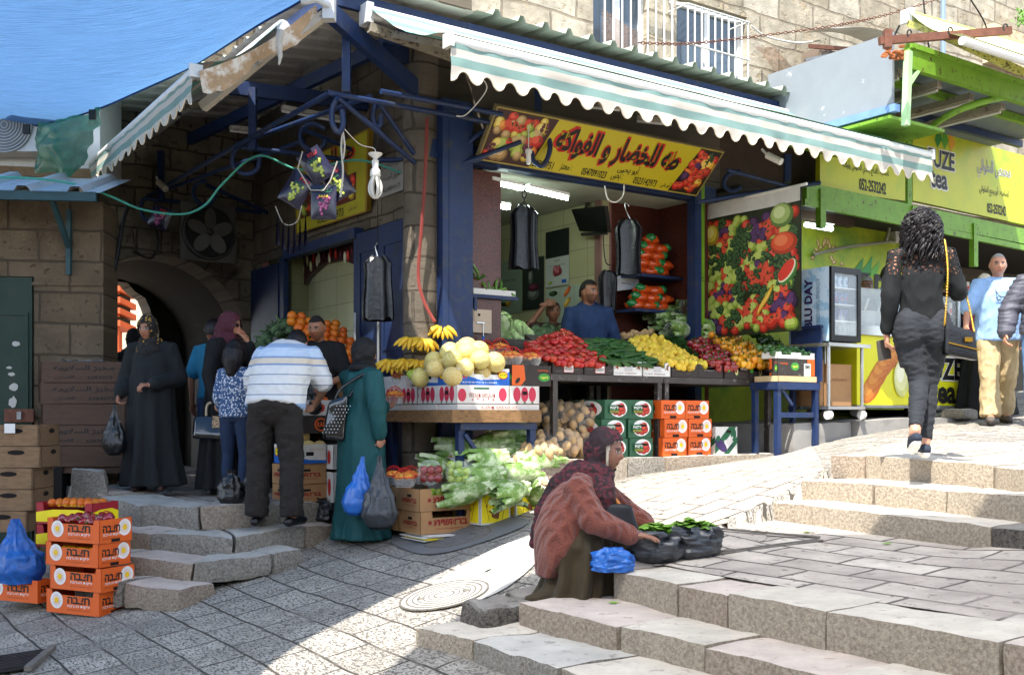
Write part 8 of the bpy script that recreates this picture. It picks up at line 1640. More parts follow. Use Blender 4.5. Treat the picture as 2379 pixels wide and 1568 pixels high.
def cloth(name,col,**k): k.setdefault('var',.14);k.setdefault('vs',7);k.setdefault('bump',.25);k.setdefault('bs',300);k.setdefault('sheen',0);return M(name,col,k.pop('rough',.85),**k)
blackc = cloth('black_cloth','#0d0e10');abaya = cloth('charcoal_abaya','#171b1d',var=.1);hairk = M('black_hair','#150f10',.45,var=.4,vs=40,bump=.4,bs=150)
def dotted(name,basec,dot,sc=28,th=.36,area=None,kind='F1'):
 m,t,b = base(name);tc = t.new('TexCoord').outputs['Object'];v_ = t.new('TexVoronoi',feature='F1');v_.inputs['Scale'].default_value = sc;t.link(tc,v_.inputs[0])
 f = t.ramp(v_.outputs['Distance'],[(th-.05,(1,1,1)),(th,(0,0,0))]).outputs[0]
 if area: n = t.noise(tc,area[0],3);f = t.math('MULTIPLY',f,t.ramp(n.outputs[0],[(area[1],(0,0,0)),(area[1]+.06,(1,1,1))]).outputs[0])
 t.link(t.mix(f,basec,dot),b.inputs['Base Color']);b.inputs['Roughness'].default_value = .8;MATS[name] = m;return m
gnd = lambda p: V((p.x,p.y,gz(p.x,p.y)))
def finish(J):
 J.setdefault('crot',J['pel']-V((0,0,.09*J['k'])));J.setdefault('waist2',J['waist']);return J
# --- 1 woman in charcoal abaya by the bread crates, looking down
p0 = gnd(P(352,1140,9.15));t = person('woman in a charcoal abaya and gold spotted black scarf beside the bread crates',p0,R(2));J = finish(pose(1.52,er=(-.25,.02,1.1),wr=(-.27,-.12,.93),el=(.26,.03,1.1),wl=(.06,-.26,1.02),head=(-.02,-.06,1.57),tl=(.14,-.18,.035)))
HM = headM(J,R(-10),R(10));person_body(t,J,HM,'#a07058',{'r': dict(d=V((-.1,-.3,-1)),n=V((1,0,0)),curl=.9),'l': dict(d=V((-1,-.4,.1)),n=V((0,.3,-1)),curl=.8)},True)
def b(mb): top(mb,J,.93,.03,sg=.028,rad=((.165,.13),(.15,.125),(.16,.115),(.12,.08)));skirt(mb,[(0,0,1.1,.15,.13,0),(0,0,.85,.185,.165,.3),(0,0,.5,.205,.18,.7),(0,.01,.2,.235,.21,1),(0,.02,.05,.26,.23,1)],amp=.13,seed=1)
garment(t,'abaya',b,abaya,.012,.007,8,1,st=(1,1,.35));scarf(t,J,HM,dotted('gold_spotted_scarf','#0f0f10','#c2922c',42,.42,(7,.47)),seed=1,face=(.06,.08),fz=-.015);shoes(t,J,M('brown_leather','#3a2420',.5))
bg_ = t.matrix_basis @ J['wr'];hb_ = WM[t.name] @ (J['wr']+V((-.02,-.06,-.08)));bag('plastic_bag','long shiny black bag hanging from the hand of the woman in charcoal',hb_-UP*.43,.2,.16,.43,blackbag,31,HELD)
# --- 2 woman with wine scarf and sunglasses
p0 = gnd(P(525,1130,9.35));t = person('woman in black with a wine red scarf and sunglasses, hand to her mouth',p0,R(75));J = finish(pose(1.62,er=(-.24,.02,1.1),wr=(-.26,-.06,.86),el=(.22,-.16,1.12),wl=(.04,-.2,1.42),head=(0,-.04,1.57)))
HM = headM(J,R(0),R(8));person_body(t,J,HM,'#b07a5e',{'r': dict(curl=1.1),'l': dict(d=V((-.3,.35,.9)),n=V((0,1,0)),curl=.3)},True)
def b(mb): top(mb,J,.93,.03,sg=.03);skirt(mb,[(0,0,1.1,.17,.14,0),(0,0,.8,.2,.18,.4),(0,0,.4,.23,.2,1),(0,0,.06,.26,.24,1)],seed=3)
garment(t,'dress',b,blackc,.012,.006,8,2)
def ex(mb): mb.ball(J['top']+V((0,.05,-.02)),(.16,.1,.09),DUM);mb.ball(lerp(J['head'],J['top'],.5)+V((0,.05,0)),(.09,.07,.13),DUM)
scarf(t,J,HM,dotted('wine_scarf','#4a1626','#8a5a48',30,.3,(9,.5)),seed=2,extra=ex,face=(.058,.078));shoes(t,J,blackc)
m1 = MB();[m1.disc(V((sx*.032,-.1,.012)),V((1,0,0)),UP,.026,.018,black_p,14) for sx in (-1,1)];[m1.bar(V((sx*.058,-.098,.015)),V((sx*.08,.01,.015)),.006,.008,black_p) for sx in (-1,1)];m1.xform(HM);put(m1.mesh('sunglasses'),'sunglasses',t)
hbg = thing('handbag','glossy black handbag with leopard patch held by the woman in the wine scarf','handbag',P(490,1020,9.15));c_ = P(490,1020,9.15);m1 = MB();pat = M('patent_leather','#101318',.12,var=.2,spec=.9,bump=.2,bs=12)
m1.rbox([c_+V(x) for x in ((-.15,-.08,0),(.17,-.08,0),(.17,.08,0),(-.15,.08,0),(-.14,-.04,.2),(.15,-.04,.2),(.15,.04,.2),(-.14,.04,.2))],pat,.03,(10,5,6),.008,9,3);m1.build('body',hbg,60);m1 = MB();m1.box(c_+V((.03,-.07,.1)),V((.12,0,0)),V((0,.01,0)),UP*.1,dotted('leopard','#b59a78','#2a1c12',60,.4));m1.build('patch',hbg,0)
m1 = MB();m1.tube(spline([c_+V(x) for x in ((-.04,0,.2),(-.03,0,.3),(.04,0,.32),(.1,0,.3),(.11,0,.2))],14),.012,M('pale_handle','#b9a890',.2),8);m1.build('handle',hbg,60)
# --- 3 girl in floral shirt, back view
p0 = gnd(P(548,1150,9.0));t = person('girl with dark hair in a blue floral shirt and jeans, seen from behind',p0,R(168));J = finish(pose(1.32,sl=(.14,.01,1.37),sr=(-.14,.01,1.37),el=(.19,.03,1.1),er=(-.19,.0,1.1),wl=(.17,-.12,.9),wr=(-.18,-.08,.88)));HM = headM(J,0,R(15));person_body(t,J,HM,'#a87355',None,True)
garment(t,'shirt',lambda mb: top(mb,J,.95,.03,.03,sg=.02),dotted('floral_cotton','#33527d','#cfd3d8',55,.42),.01,.006,9,4);garment(t,'jeans',lambda mb: legs(mb,J,.006),cloth('dark_jeans','#1f2f4a'),.01,.003,14,5)
garment(t,'hair',lambda mb: (mb.ball(HM @ V((0,.012,.015)),(.09,.105,.115),DUM),mb.tube([HM @ V((0,.06,0)),HM @ V((0,.075,-.12)),HM @ V((0,.07,-.22))],[.09,.085,.05],DUM,12,rnd_=True)),hairk,.009,.006,30,1,None,1,(1,1,.2));shoes(t,J,blackc)
# --- 4 man in striped polo bending forward
def stripes(name,stops,sc,basec):
 m,t,b = base(name);tc = t.new('TexCoord').outputs['Object'];sp = t.new('SeparateXYZ');t.link(tc,sp.inputs[0]);z = t.math('FRACT',t.math('MULTIPLY',sp.outputs[2],sc));t.link(t.ramp(z,stops,'CONSTANT').outputs[0],b.inputs['Base Color']);b.inputs['Roughness'].default_value = .85;MATS[name] = m;return m
p0 = gnd(P(640,1222,8.2));p0.z = P(640,1222,8.2).z;t = person('man in a pale striped polo and dark trousers bending forward over the stall',p0,R(172));J = finish(pose(1.74,waist=(0,-.05,1.06),chest=(0,-.17,1.23),top=(0,-.29,1.33),neck=(0,-.31,1.36),head=(-.02,-.42,1.41),sl=(.19,-.26,1.31),sr=(-.19,-.26,1.31),el=(.31,-.3,1.06),er=(-.3,-.28,1.06),wl=(.18,-.46,.95),wr=(-.16,-.46,.93),kl=(.13,-.0,.49),kr=(-.13,.0,.49),al=(.14,.03,.085),ar=(-.14,.03,.085),tl=(.17,-.14,.035),tr=(-.17,-.14,.035),hl=(.1,.02,.91),hr=(-.1,.02,.91)))
HM = headM(J,R(8),R(42));person_body(t,J,HM,'#b8876a',{'l': dict(curl=.6),'r': dict(curl=.6)})
polo = stripes('striped_polo',[(0,'#d5d5d4'),(.13,'#6f7d94'),(.145,'#d5d5d4'),(.3,'#6f7d94'),(.315,'#d5d5d4'),(.46,'#6f7d94'),(.475,'#d5d5d4'),(.62,'#7f93b4'),(.65,'#d6c8b4'),(.74,'#7f93b4'),(.77,'#b9cbe0'),(.92,'#8fa6c6')],2.1,'#ddd');
garment(t,'polo_shirt',lambda mb: (top(mb,J,.4,.05,.04,((.19,.15),(.185,.15),(.2,.15),(.14,.1)),.035)),polo,.011,.014,8,6,st=(.8,1,1.2));garment(t,'collar',lambda mb: mb.tube([HM @ V((.0,.03,-.11)),J['neck'],J['top']],[.062,.068,.07],DUM,14,rnd_=True),cloth('white_collar','#d9dadc'),.008,.002)
J2 = dict(J);garment(t,'trousers',lambda mb: (legs(mb,J,.03,1.0,.02),mb.ball(J['pel']+V((0,.05,-.02)),(.17,.14,.15),DUM)),cloth('dark_brown_trousers','#221d1a'),.011,.011,10,7,st=(1,1,1.6));haircap(t,HM,hairk,-.04,.05,.009);shoes(t,J,M('black_leather','#141315',.35))
# --- 5 seller in black T-shirt
p0 = gnd(P(742,1100,9.3));t = person('stall seller in a black T-shirt with cropped hair, looking down at a bag',p0,R(-5));J = finish(pose(1.6,el=(.25,-.03,1.12),wl=(.06,-.28,1.02),er=(-.24,-.05,1.1),wr=(-.04,-.28,1.0),head=(-.01,-.05,1.575)));HM = headM(J,R(-8),R(14));person_body(t,J,HM,'#98664a',{'l': dict(d=V((-1,-.4,0)),n=V((0,0,-1)),curl=.8),'r': dict(d=V((1,-.4,0)),n=V((0,0,-1)),curl=.8)},stubble=.3)
garment(t,'tshirt',lambda mb: top(mb,J,.36,.03,.03,sg=.03),blackc,.011,.006,9,8);garment(t,'trousers',lambda mb: legs(mb,J,.02),blackc,.014,.004);haircap(t,HM,M('cropped_hair','#1a1411',.8,var=.3,vs=60),-.02,.075,.004)
bag('plastic_bag','thin black plastic bag the stall seller is opening',WM[t.name] @ V((.02,-.36,.72)),.2,.12,.28,blackbag,33,HELD)
# --- 6 woman in teal coat
p0 = gnd(P(840,1250,8.5));p0.z -= .0;t = person('woman in a long teal coat and black headscarf holding up a tub of loquats',p0,R(138));J = finish(pose(1.62,er=(-.26,.05,1.12),wr=(-.24,.0,.87),el=(.2,-.16,1.12),wl=(.1,-.36,1.12),head=(0,-.03,1.575),sr=(-.16,.01,1.37)));HM = headM(J,R(-18),R(8));person_body(t,J,HM,'#b07c62',{'r': dict(curl=1.0,d=V((.1,-.1,-1)),n=V((1,0,0))),'l': dict(d=V((.2,-1,.1)),n=V((0,0,1)),curl=.5)},True)
teal = cloth('teal_coat_cloth','#0f4a4c',rough=.7,var=.12)
def b(mb): top(mb,J,.93,.03,sg=.03,rad=((.18,.14),(.145,.12),(.165,.12),(.13,.085)));skirt(mb,[(0,0,1.12,.15,.125,0),(0,.01,.9,.19,.165,.1),(0,.0,.5,.21,.19,.5),(0,.0,.2,.235,.21,.8),(0,.0,.02,.255,.23,.9)],pl=6,amp=.07,seed=6)
garment(t,'coat',b,teal,.011,.011,8,9,st=(1,1,.4));scarf(t,J,HM,cloth('black_scarf','#121214',rough=.7),seed=5,wrap=1.1,face=(.056,.075),wr=.009);shoes(t,J,M('tan_leather','#6f4a2c',.6))
hw = WM[t.name] @ J['wr'];bag('plastic_bag','big dark grey plastic bag carried by the woman in the teal coat',P(882,1228,8.1),.27,.2,.56,greybag,34,HELD);bag('plastic_bag','bright blue plastic bag carried behind the dark grey one',P(828,1195,8.18),.24,.16,.45,M('blue_shiny_plastic','#2a6ac0',.3,var=.2,vs=9,bump=.4,bs=20,spec=.6),35,HELD,lean=(.05,0))
hbg = thing('handbag','black studded handbag hanging from the shoulder of the woman in teal','handbag',P(778,1025,8.3));c_ = P(782,1022,8.35);m1 = MB();m1.rbox([c_+V(x) for x in ((-.12,-.05,.02),(.06,-.05,-.02),(.06,.06,-.02),(-.12,.06,.02),(-.06,-.02,.3),(.1,-.02,.36),(.1,.03,.36),(-.06,.03,.3))],pat,.03,(8,5,9),.01,8,5);m1.build('body',hbg,60)
m1 = MB()
for i in range(5):
 for j in range(9): m1.ball(c_+V((-.1+.03*j*.45+.026*i,-.058+.0035*j,.06+.026*j)),.006,M('silver_stud','#d9d9d9',.2,.9),6,4)
m1.build('studs',hbg,60);m1 = MB();m1.tube(spline([c_+V((-.02,0,.3)),c_+V((.05,0,.42)),WM[t.name] @ (J['sr']+V((0,.03,.05))),c_+V((.16,.08,.46)),c_+V((.1,.0,.34))],16),.012,pat,7);m1.build('strap',hbg,60)
lt_ = WM[t.name] @ (J['wl']+V((.0,-.1,.03)));basket(lt_,'clear tub of loquats held up by the woman in the teal coat',12,.075,'loquat',lq,'loquats in net covered tubs','loquat')
# --- 7 shopkeeper, 8 boy
p0 = P(1368,1050,10.7);p0.z = ZP;t = person('shopkeeper with stubble in a navy hooded sweatshirt behind the display table',p0,R(5));J = finish(pose(1.74,el=(.26,.04,1.1),wl=(.3,-.1,.92),er=(-.22,.0,1.1)));HM = headM(J,R(38),R(2));person_body(t,J,HM,'#96654b',stubble=.5)
navy = cloth('navy_fleece','#1d3358');garment(t,'hoodie',lambda mb: (top(mb,J,.95,.04,.05,sg=.035),mb.ball(J['neck']+V((0,.06,.0)),(.12,.08,.07),DUM),mb.tube([J['neck']+V((.1,.02,.0)),J['neck']+V((.0,-.09,-.05)),J['neck']+V((-.1,.02,.0))],.03,DUM,10,rnd_=True)),navy,.011,.013,8,10);garment(t,'trousers',lambda mb: legs(mb,J,.02),blackc,.014,.004);haircap(t,HM,M('short_dark_hair','#14100e',.7,var=.3,vs=60),-.02,.07,.01);put(MB().tube([V((.02,-.3,.9))*1,V((.02,-.3,1.0))],.001,navy,4).mesh('drawstring'),'drawstring',t)
p0 = P(1285,1050,11.4);p0.z = ZP;t = person('boy in a brown T-shirt shading his eyes with a raised hand inside the shop',p0,R(10));J = finish(pose(1.6,er=(-.3,-.1,1.42),wr=(-.12,-.14,1.66)));HM = headM(J,0,0);person_body(t,J,HM,'#8f6048',{'r': dict(d=V((.9,.1,.2)),n=V((0,1,-.3)),curl=.3)});garment(t,'tshirt',lambda mb: top(mb,J,.36,.03,.03,sg=.03),cloth('brown_cotton','#3a2520'),.012,.005);garment(t,'trousers',lambda mb: legs(mb,J,.02),blackc,.014,.004);haircap(t,HM,hairk,-.02,.07,.01)
# --- 10 woman walking away up the steps
p0 = V((P(2140,1057,7.15).x,7.15,P(2140,1057,7.15).z));t = person('woman with black curly hair walking away in a dark top, phone in hand',p0,R(172));J = finish(pose(1.66,pel=(-.01,-.02,.95),kl=(.02,.03,.5),al=(.1,.26,.17),tl=(.1,.17,.06),kr=(-.06,-.05,.5),ar=(-.02,.02,.085),tr=(-.04,-.15,.035),el=(.215,.04,1.1),wl=(.225,-.02,.84),er=(-.25,-.02,1.13),wr=(-.25,-.2,1.36),hl=(.09,0,.92),hr=(-.09,0,.92)))
HM = headM(J,R(-5),R(0));person_body(t,J,HM,'#c08a70',{'l': dict(d=V((0,-.2,-1)),n=V((-1,0,0)),curl=.7),'r': dict(d=V((.2,.1,1)),n=V((1,.3,0)),curl=1.1)},True)
knit = dotted('lace_and_knit','#14181a','#14181a',30,.3)
garment(t,'top',lambda mb: top(mb,J,.92,.02,.06,((.165,.125),(.135,.11),(.15,.105),(.115,.078)),.013),cloth('dark_knit','#0d1112',bump=.5,bs=160),.011,.012,8,12,lambda c: c.z > 1.22)
lace = M('black_lace','#101214',.8);m_,t_,b_ = lace,NT(lace),lace.node_tree.nodes['Principled BSDF'];vv = t_.new('TexVoronoi',feature='DISTANCE_TO_EDGE');vv.inputs['Scale'].default_value = 34;tcx = t_.new('TexCoord').outputs['Object'];t_.link(tcx,vv.inputs[0]);tp_ = t_.new('BsdfTransparent');mx_ = t_.new('MixShader');t_.link(t_.ramp(vv.outputs[0],[(.16,(1,1,1)),(.2,(0,0,0))]).outputs[0],mx_.inputs[0]);t_.link(tp_.outputs[0],mx_.inputs[1]);t_.link(b_.outputs[0],mx_.inputs[2]);t_.link(mx_.outputs[0],lace.node_tree.nodes['Material Output'].inputs[0])
garment(t,'lace_yoke',lambda mb: top(mb,J,.55,.02,0,((.15,.11),(.14,.11),(.15,.105),(.11,.075)),.012),lace,.011,.003,8,12,lambda c: c.z < 1.2)
jeans = cloth('charcoal_jeans','#24272c',var=.1);garment(t,'jeans',lambda mb: (legs(mb,J,.004,.93),mb.ball(V((.085,.03,.84)),(.105,.11,.16),DUM),mb.ball(V((-.095,.03,.84)),(.105,.11,.16),DUM),mb.ball(V((-.005,.01,.88)),(.165,.105,.15),DUM),mb.tube([V((.09,0,.85)),V((.06,.01,.6))],[.105,.075],DUM,14),mb.tube([V((-.1,-.01,.85)),V((-.075,-.03,.6))],[.105,.075],DUM,14)),jeans,.01,.007,14,13,st=(.7,.7,2.2));shoes(t,J,cloth('navy_canvas','#232b3a'),'shoe',white_p)
rr = random.Random(5);m1 = MB()
for i in range(640):
 d_ = V((rr.gauss(0,1),rr.gauss(.5,.8),rr.gauss(.35,.8))).normalized();s_ = HM @ V((d_.x*.078,d_.y*.095+.01,d_.z*.115+.015))
 if d_.y < -.45 and d_.z < .5: continue
 ln = rr.uniform(.08,.27)*(1 if d_.z < .7 else .8);ph = rr.random()*6;out = V((d_.x*.048,max(d_.y,0)*.05+.01,.008));pts = []
 for j in range(13): a = j/12;pts.append(s_+out*min(1,a*2.2)*rr.uniform(.95,1.05)+V((.017*math.sin(ph+a*17),.017*math.cos(ph+a*17),-ln*a*a*.9-.02*a)))
 m1.tube(pts,[.004,.005]+[.0062]*9+[.005,.003],hairk,4)
m1.ball(HM @ V((0,.02,.012)),(.086,.1,.125),hairk,16,12);put(m1.mesh('curly_hair',80),'curly_hair',t)
wt = WM[t.name];ph = MB();c_ = wt @ (J['wl']+V((.0,-.06,-.1)));ph.rbox([c_+V(x) for x in ((-.045,-.006,-.08),(.045,-.006,-.06),(.045,.006,-.06),(-.045,.006,-.08),(-.06,-.006,.06),(.03,-.006,.08),(.03,.006,.08),(-.06,.006,.06))],M('phone_glass','#4a4744',.2),.005,(4,3,4),0);ph.build('phone',label='grey phone in the left hand of the woman with curly hair',cat='phone',smooth=40)
hbg = thing('handbag','black quilted bag on a gold chain at the hip of the curly haired woman','handbag',P(2230,835,7.0));c_ = P(2228,832,7.0);m1 = MB();quilt = M('quilted_leather','#060607',.3,var=.2,spec=.6,bump=.35,bs=70);m1.rbox([c_+V(x) for x in ((-.1,-.03,.02),(.11,-.05,-.02),(.11,.03,-.02),(-.1,.05,.02),(-.095,-.02,.23),(.1,-.03,.17),(.1,.02,.17),(-.095,.04,.23))],quilt,.015,(9,4,8),.003,9,4);m1.build('body',hbg,60)
m1 = MB();m1.cbox(c_+V((.04,-.055,.12)),(.05,.01,.03),M('gold','#c99a3a',.25,.9));m1.bar(c_+V((-.09,-.05,.1)),c_+V((.11,-.06,.05)),.006,.008,MATS['gold']);m1.build('clasp',hbg,0);m1 = MB();sp_ = spline([c_+V((-.095,0,.22)),wt @ V((-.13,.165,1.2)),wt @ V((-.13,.1,1.42)),wt @ V((-.14,.0,1.44))],60)
for i in range(0,60): m1.ball(sp_[i],(.008,.005,.009),MATS['gold'],6,4)
m1.build('chain',hbg,60);m1 = MB();sp_ = spline([c_+V((.1,0,.18)),wt @ V((-.3,-.05,1.1)),wt @ V((-.2,-.08,1.36))],40)
for i in range(40): m1.ball(sp_[i],(.008,.005,.009),MATS['gold'],6,4)
m1.build('chain',hbg,60)
# --- 11..14 people at the right
p0 = gnd(P(2318,985,10.8));t = person('grey haired man in a pale blue T-shirt and khaki trousers walking toward the viewer',p0,R(-12));J = finish(pose(1.74,er=(-.29,-.04,1.14),wr=(-.34,-.2,.95),kl=(.1,.06,.5),al=(.11,.22,.12),tl=(.13,.08,.04),kr=(-.1,-.1,.5),ar=(-.1,-.14,.085),tr=(-.13,-.3,.035)));HM = headM(J,R(-2),R(3));person_body(t,J,HM,'#b98468',{'r': dict(curl=.7)},stubble=.1)
garment(t,'tshirt',lambda mb: top(mb,J,.42,.045,.1,((.18,.14),(.175,.15),(.185,.14),(.13,.09)),.04),cloth('pale_blue_cotton','#8fb0d6'),.011,.013,8,14);garment(t,'trousers',lambda mb: legs(mb,J,.03,1,.03),cloth('khaki','#b59f78'),.011,.013,11,15);haircap(t,HM,M('grey_hair','#8d8a86',.8,var=.2,vs=60),-.02,.085,.003);shoes(t,J,M('dusty_suede','#5a524a',.8),'shoe',M('dark_sole','#2a2623',.8))
m1 = MB();m1.tube(spline([J['neck']+V((.06,-.02,0)),J['chest']+V((.05,-.2,.02)),J['chest']+V((.0,-.215,-.02)),J['chest']+V((-.05,-.2,.02)),J['neck']+V((-.06,-.02,0))],16),.004,black_p,5);[m1.tube([J['chest']+V((sx*.035+.024*math.cos(a),-.2,-.03+.017*math.sin(a))) for a in (2*math.pi*i/12 for i in range(13))],.003,black_p,5) for sx in (-1,1)];put(m1.mesh('hanging_glasses',60),'hanging_glasses',t);put(MB().text('UNITED SQUADRON',J['chest']+V((0,-.185,.05)),(1,0,0),UP,prW,w=.2,h=.025).mesh('shirt_print'),'shirt_print',t)
p0 = gnd(P(2425,1000,10.2));t = person('man in a purple striped jumper and grey puffer jacket at the right edge',p0,R(-20));J = finish(pose(1.72,er=(-.3,.0,1.12),wr=(-.34,-.08,.88)));HM = headM(J,R(-8),R(4));person_body(t,J,HM,'#b98468',{'r': dict(curl=.6)})
garment(t,'jumper',lambda mb: top(mb,J,.5,.03,.05,sg=.015),stripes('purple_stripes',[(0,'#d9d6d2'),(.25,'#3a3168'),(.45,'#5f7fae'),(.6,'#2c2c5a'),(.8,'#d9d6d2')],6.5,'#fff'),.012,.005,8,16);puff = cloth('grey_puffer','#4d4d57',rough=.5)
garment(t,'puffer_jacket',lambda mb: top(mb,J,.93,.06,.05,sg=.05),puff,.012,.012,10,17,lambda c: c.y < -.02 and abs(c.x) < .12,st=(.3,.3,2.4));garment(t,'jeans',lambda mb: legs(mb,J,.02),cloth('light_jeans','#5f83ad'),.012,.005,11,18);haircap(t,HM,MATS['grey_hair'],-.02,.08,.004);shoes(t,J,blackc)
p0 = gnd(P(2288,965,11.9));t = person('woman in a long black dress and cream headscarf behind the man in pale blue',p0,R(-30));J = finish(pose(1.6));HM = headM(J,R(-10),R(25));person_body(t,J,HM,'#b98468',None,True)
def b(mb): top(mb,J,.93,.03,sg=.03);skirt(mb,[(0,0,1.1,.17,.14,0),(0,0,.8,.22,.19,.4),(0,0,.4,.27,.23,1),(0,0,.03,.33,.28,1)],seed=8)
garment(t,'dress',b,blackc,.014,.006);scarf(t,J,HM,cloth('cream_scarf','#cdbfa8'),seed=8);shoes(t,J,red);bag('handbag','wine red shoulder bag beside the woman in black on the right',P(2262,790,11.4),.22,.1,.3,M('wine_leather','#7a2238',.35),40,((0,.8),(.2,1),(.8,.9),(1,.6)),rough=.05)
p0 = S(4.0,-.95,.06);p0.x,p0.y = P(2066,900,12.1).x,12.1;t = person('dark haired man in a pale blue shirt standing behind the drink cart',p0,R(62));J = finish(pose(1.66));HM = headM(J,R(12),R(10));person_body(t,J,HM,'#96654b',stubble=.25);garment(t,'shirt',lambda mb: top(mb,J,.4,.035,.05,sg=.03),cloth('pale_shirt','#9db4cf'),.012,.005);garment(t,'trousers',lambda mb: legs(mb,J,.02),blackc,.014,.004);haircap(t,HM,hairk,-.02,.06,.012)
p0 = S(3.7,-.95,.06);p0.x,p0.y = P(2012,900,12.3).x,12.3;t = person('older man in a dark jacket with grey hair, standing for a drink cart reflection',p0,R(20));J = finish(pose(1.55));HM = headM(J,R(-10),R(10));person_body(t,J,HM,'#8a5f48',stubble=.3);garment(t,'jacket',lambda mb: top(mb,J,.95,.04,.1,sg=.03),cloth('brown_jacket','#3a2f2a'),.012,.006);garment(t,'trousers',lambda mb: legs(mb,J,.02),blackc,.014,.004);haircap(t,HM,MATS['grey_hair'],-.02,.07,.01)  # solid figure standing in for a reflection in the cart glass
# --- dark figures in the passage
for k,(px,Y,rz,h,lab) in enumerate(((248,11.9,20,1.5,'woman in black veil far back at the left side of the passage'),(312,11.0,190,1.58,'figure in a wide black cloak behind the woman in charcoal'))):
 p0 = P(px,1000,Y);p0.z = -.69;t = person(lab,p0,R(rz));J = finish(pose(h));HM = headM(J);person_body(t,J,HM,'#8a5f48',None,True,vox=.009)
 def b(mb): top(mb,J,.93,.04,sg=.06);skirt(mb,[(0,0,1.25,.24,.16,0),(0,0,.8,.25,.22,.5),(0,0,.03,.3,.27,1)],seed=9+k)
 garment(t,'cloak',b,blackc,.016,.008);scarf(t,J,HM,blackc,seed=9,wrap=1.3)
p0 = gnd(P(496,1112,10.0));t = person('person in a turquoise T-shirt hidden behind the woman in the wine scarf',p0,R(150));J = finish(pose(1.6,er=(-.24,.03,1.1),el=(.28,.03,1.1),wl=(.3,.0,.86)));HM = headM(J);person_body(t,J,HM,'#8f6048',vox=.009);garment(t,'tshirt',lambda mb: top(mb,J,.36,.03,.03,sg=.03),cloth('turquoise_cotton','#1a6a8c'),.013,.005);garment(t,'jeans',lambda mb: legs(mb,J,.02),cloth('blue_jeans','#2a3f63'),.014,.004);haircap(t,HM,hairk,-.02,.06,.012);shoes(t,J,prBl)
# --- 9 woman seated low on the step edge, in profile, hands on the leaves
o9 = P(1320,1385,6.08);t = person('old woman in a rust knit cardigan and dark red scarf crouching over her leaves',o9,0)
W9 = lambda px,py,Y: P(px,py,Y)-o9
J = dict(pel=W9(1308,1292,6.1),waist=W9(1318,1240,6.1),chest=W9(1338,1165,6.1),top=W9(1362,1106,6.1),neck=W9(1374,1092,6.1),head=W9(1406,1050,6.1),sl=W9(1372,1120,6.27),sr=W9(1342,1134,5.95),er=W9(1376,1208,5.86),wr=W9(1466,1243,5.92),el=W9(1430,1170,6.33),wl=W9(1500,1216,6.26),
 hl=W9(1320,1296,6.2),hr=W9(1310,1296,6.0),kl=W9(1400,1225,6.22),kr=W9(1372,1222,5.97),al=W9(1345,1362,6.2),ar=W9(1322,1368,5.98),tl=W9(1395,1378,6.2),tr=W9(1385,1386,5.98));J['k'] = 1.06;J['crot'] = J['pel'];J['waist2'] = J['waist']
HM = MX.Translation(J['head']) @ MX.Rotation(R(70),4,'Z') @ MX.Rotation(R(6),4,'X')
person_body(t,J,HM,'#8f6450',{'r': dict(d=V((1,.05,.0)),n=V((0,0,-1)),curl=.22),'l': dict(d=V((.85,-.1,-.3)),n=V((-.3,-.2,-1)),curl=.4)},True,vox=.0055)
olive = M('olive_velvet','#352a14',.75,var=.3,vs=7,sheen=.08,stretch=(2,2,.5),bump=.3,bs=90)
def b(mb):
 mb.ball(W9(1340,1262,6.1),(.17,.25,.14),DUM);rows = []
 for px,py,rx,ry,f in ((1358,1206,.06,.13,0),(1352,1232,.14,.2,.3),(1350,1275,.18,.24,.8),(1346,1330,.19,.25,1),(1338,1372,.21,.26,1),(1325,1398,.245,.27,1.0)): p = W9(px,py,6.1);rows.append((p.x,p.y,p.z,rx,ry,f))
 skirt(mb,rows,90,11,.1,4)
 for Y in (5.98,6.22): mb.tube([W9(1310,1290,Y),W9(1368,1228,Y),W9(1372,1240,Y)],[.11,.1,.085],DUM,14,rnd_=True)
 mb.tube([W9(1375,1240,6.1),W9(1440,1262,6.05)],[.1,.05],DUM,14,rnd_=True)
 mb.tube([W9(1300,1372,6.0),W9(1255,1392,5.95),W9(1228,1392,5.93)],[.07,.045,.02],DUM,12,rnd_=True)
garment(t,'skirt',b,olive,.011,.008,9,20,st=(1,1,.35))
m,tt,bb = base('rust_cable_knit');tc = tt.new('TexCoord').outputs['Object'];mp = tt.new('Mapping');mp.inputs['Scale'].default_value = (1,1,.62);mp.inputs['Rotation'].default_value = (0,R(-18),0);tt.link(tc,mp.inputs[0])
wv = [tt.new('TexWave',wave_type='BANDS',bands_direction='DIAGONAL') for _ in range(2)]
for k,w_ in enumerate(wv):
 w_.inputs['Scale'].default_value = 6.5;w_.inputs['Distortion'].default_value = 1.2;m2 = tt.new('Mapping');m2.inputs['Rotation'].default_value = (0,R(0 if k else 90),0);tt.link(mp.outputs[0],m2.inputs[0]);tt.link(m2.outputs[0],w_.inputs[0])
fine = tt.noise(tc,90,3);hgt = tt.math('ADD',tt.math('MAXIMUM',wv[0].outputs[1],wv[1].outputs[1]),tt.math('MULTIPLY',fine.outputs[0],.8));n0 = tt.noise(tc,8,4)
tt.link(tt.mix(tt.ramp(tt.math('MAXIMUM',wv[0].outputs[1],wv[1].outputs[1]),[(.55,(0,0,0)),(.95,(1,1,1))]).outputs[0],'#71372a','#7d4233'),bb.inputs['Base Color']);bb.inputs['Roughness'].default_value = .9;bb.inputs['Sheen Weight'].default_value = .2;tt.link(tt.bump(hgt,1,.016),bb.inputs['Normal'])
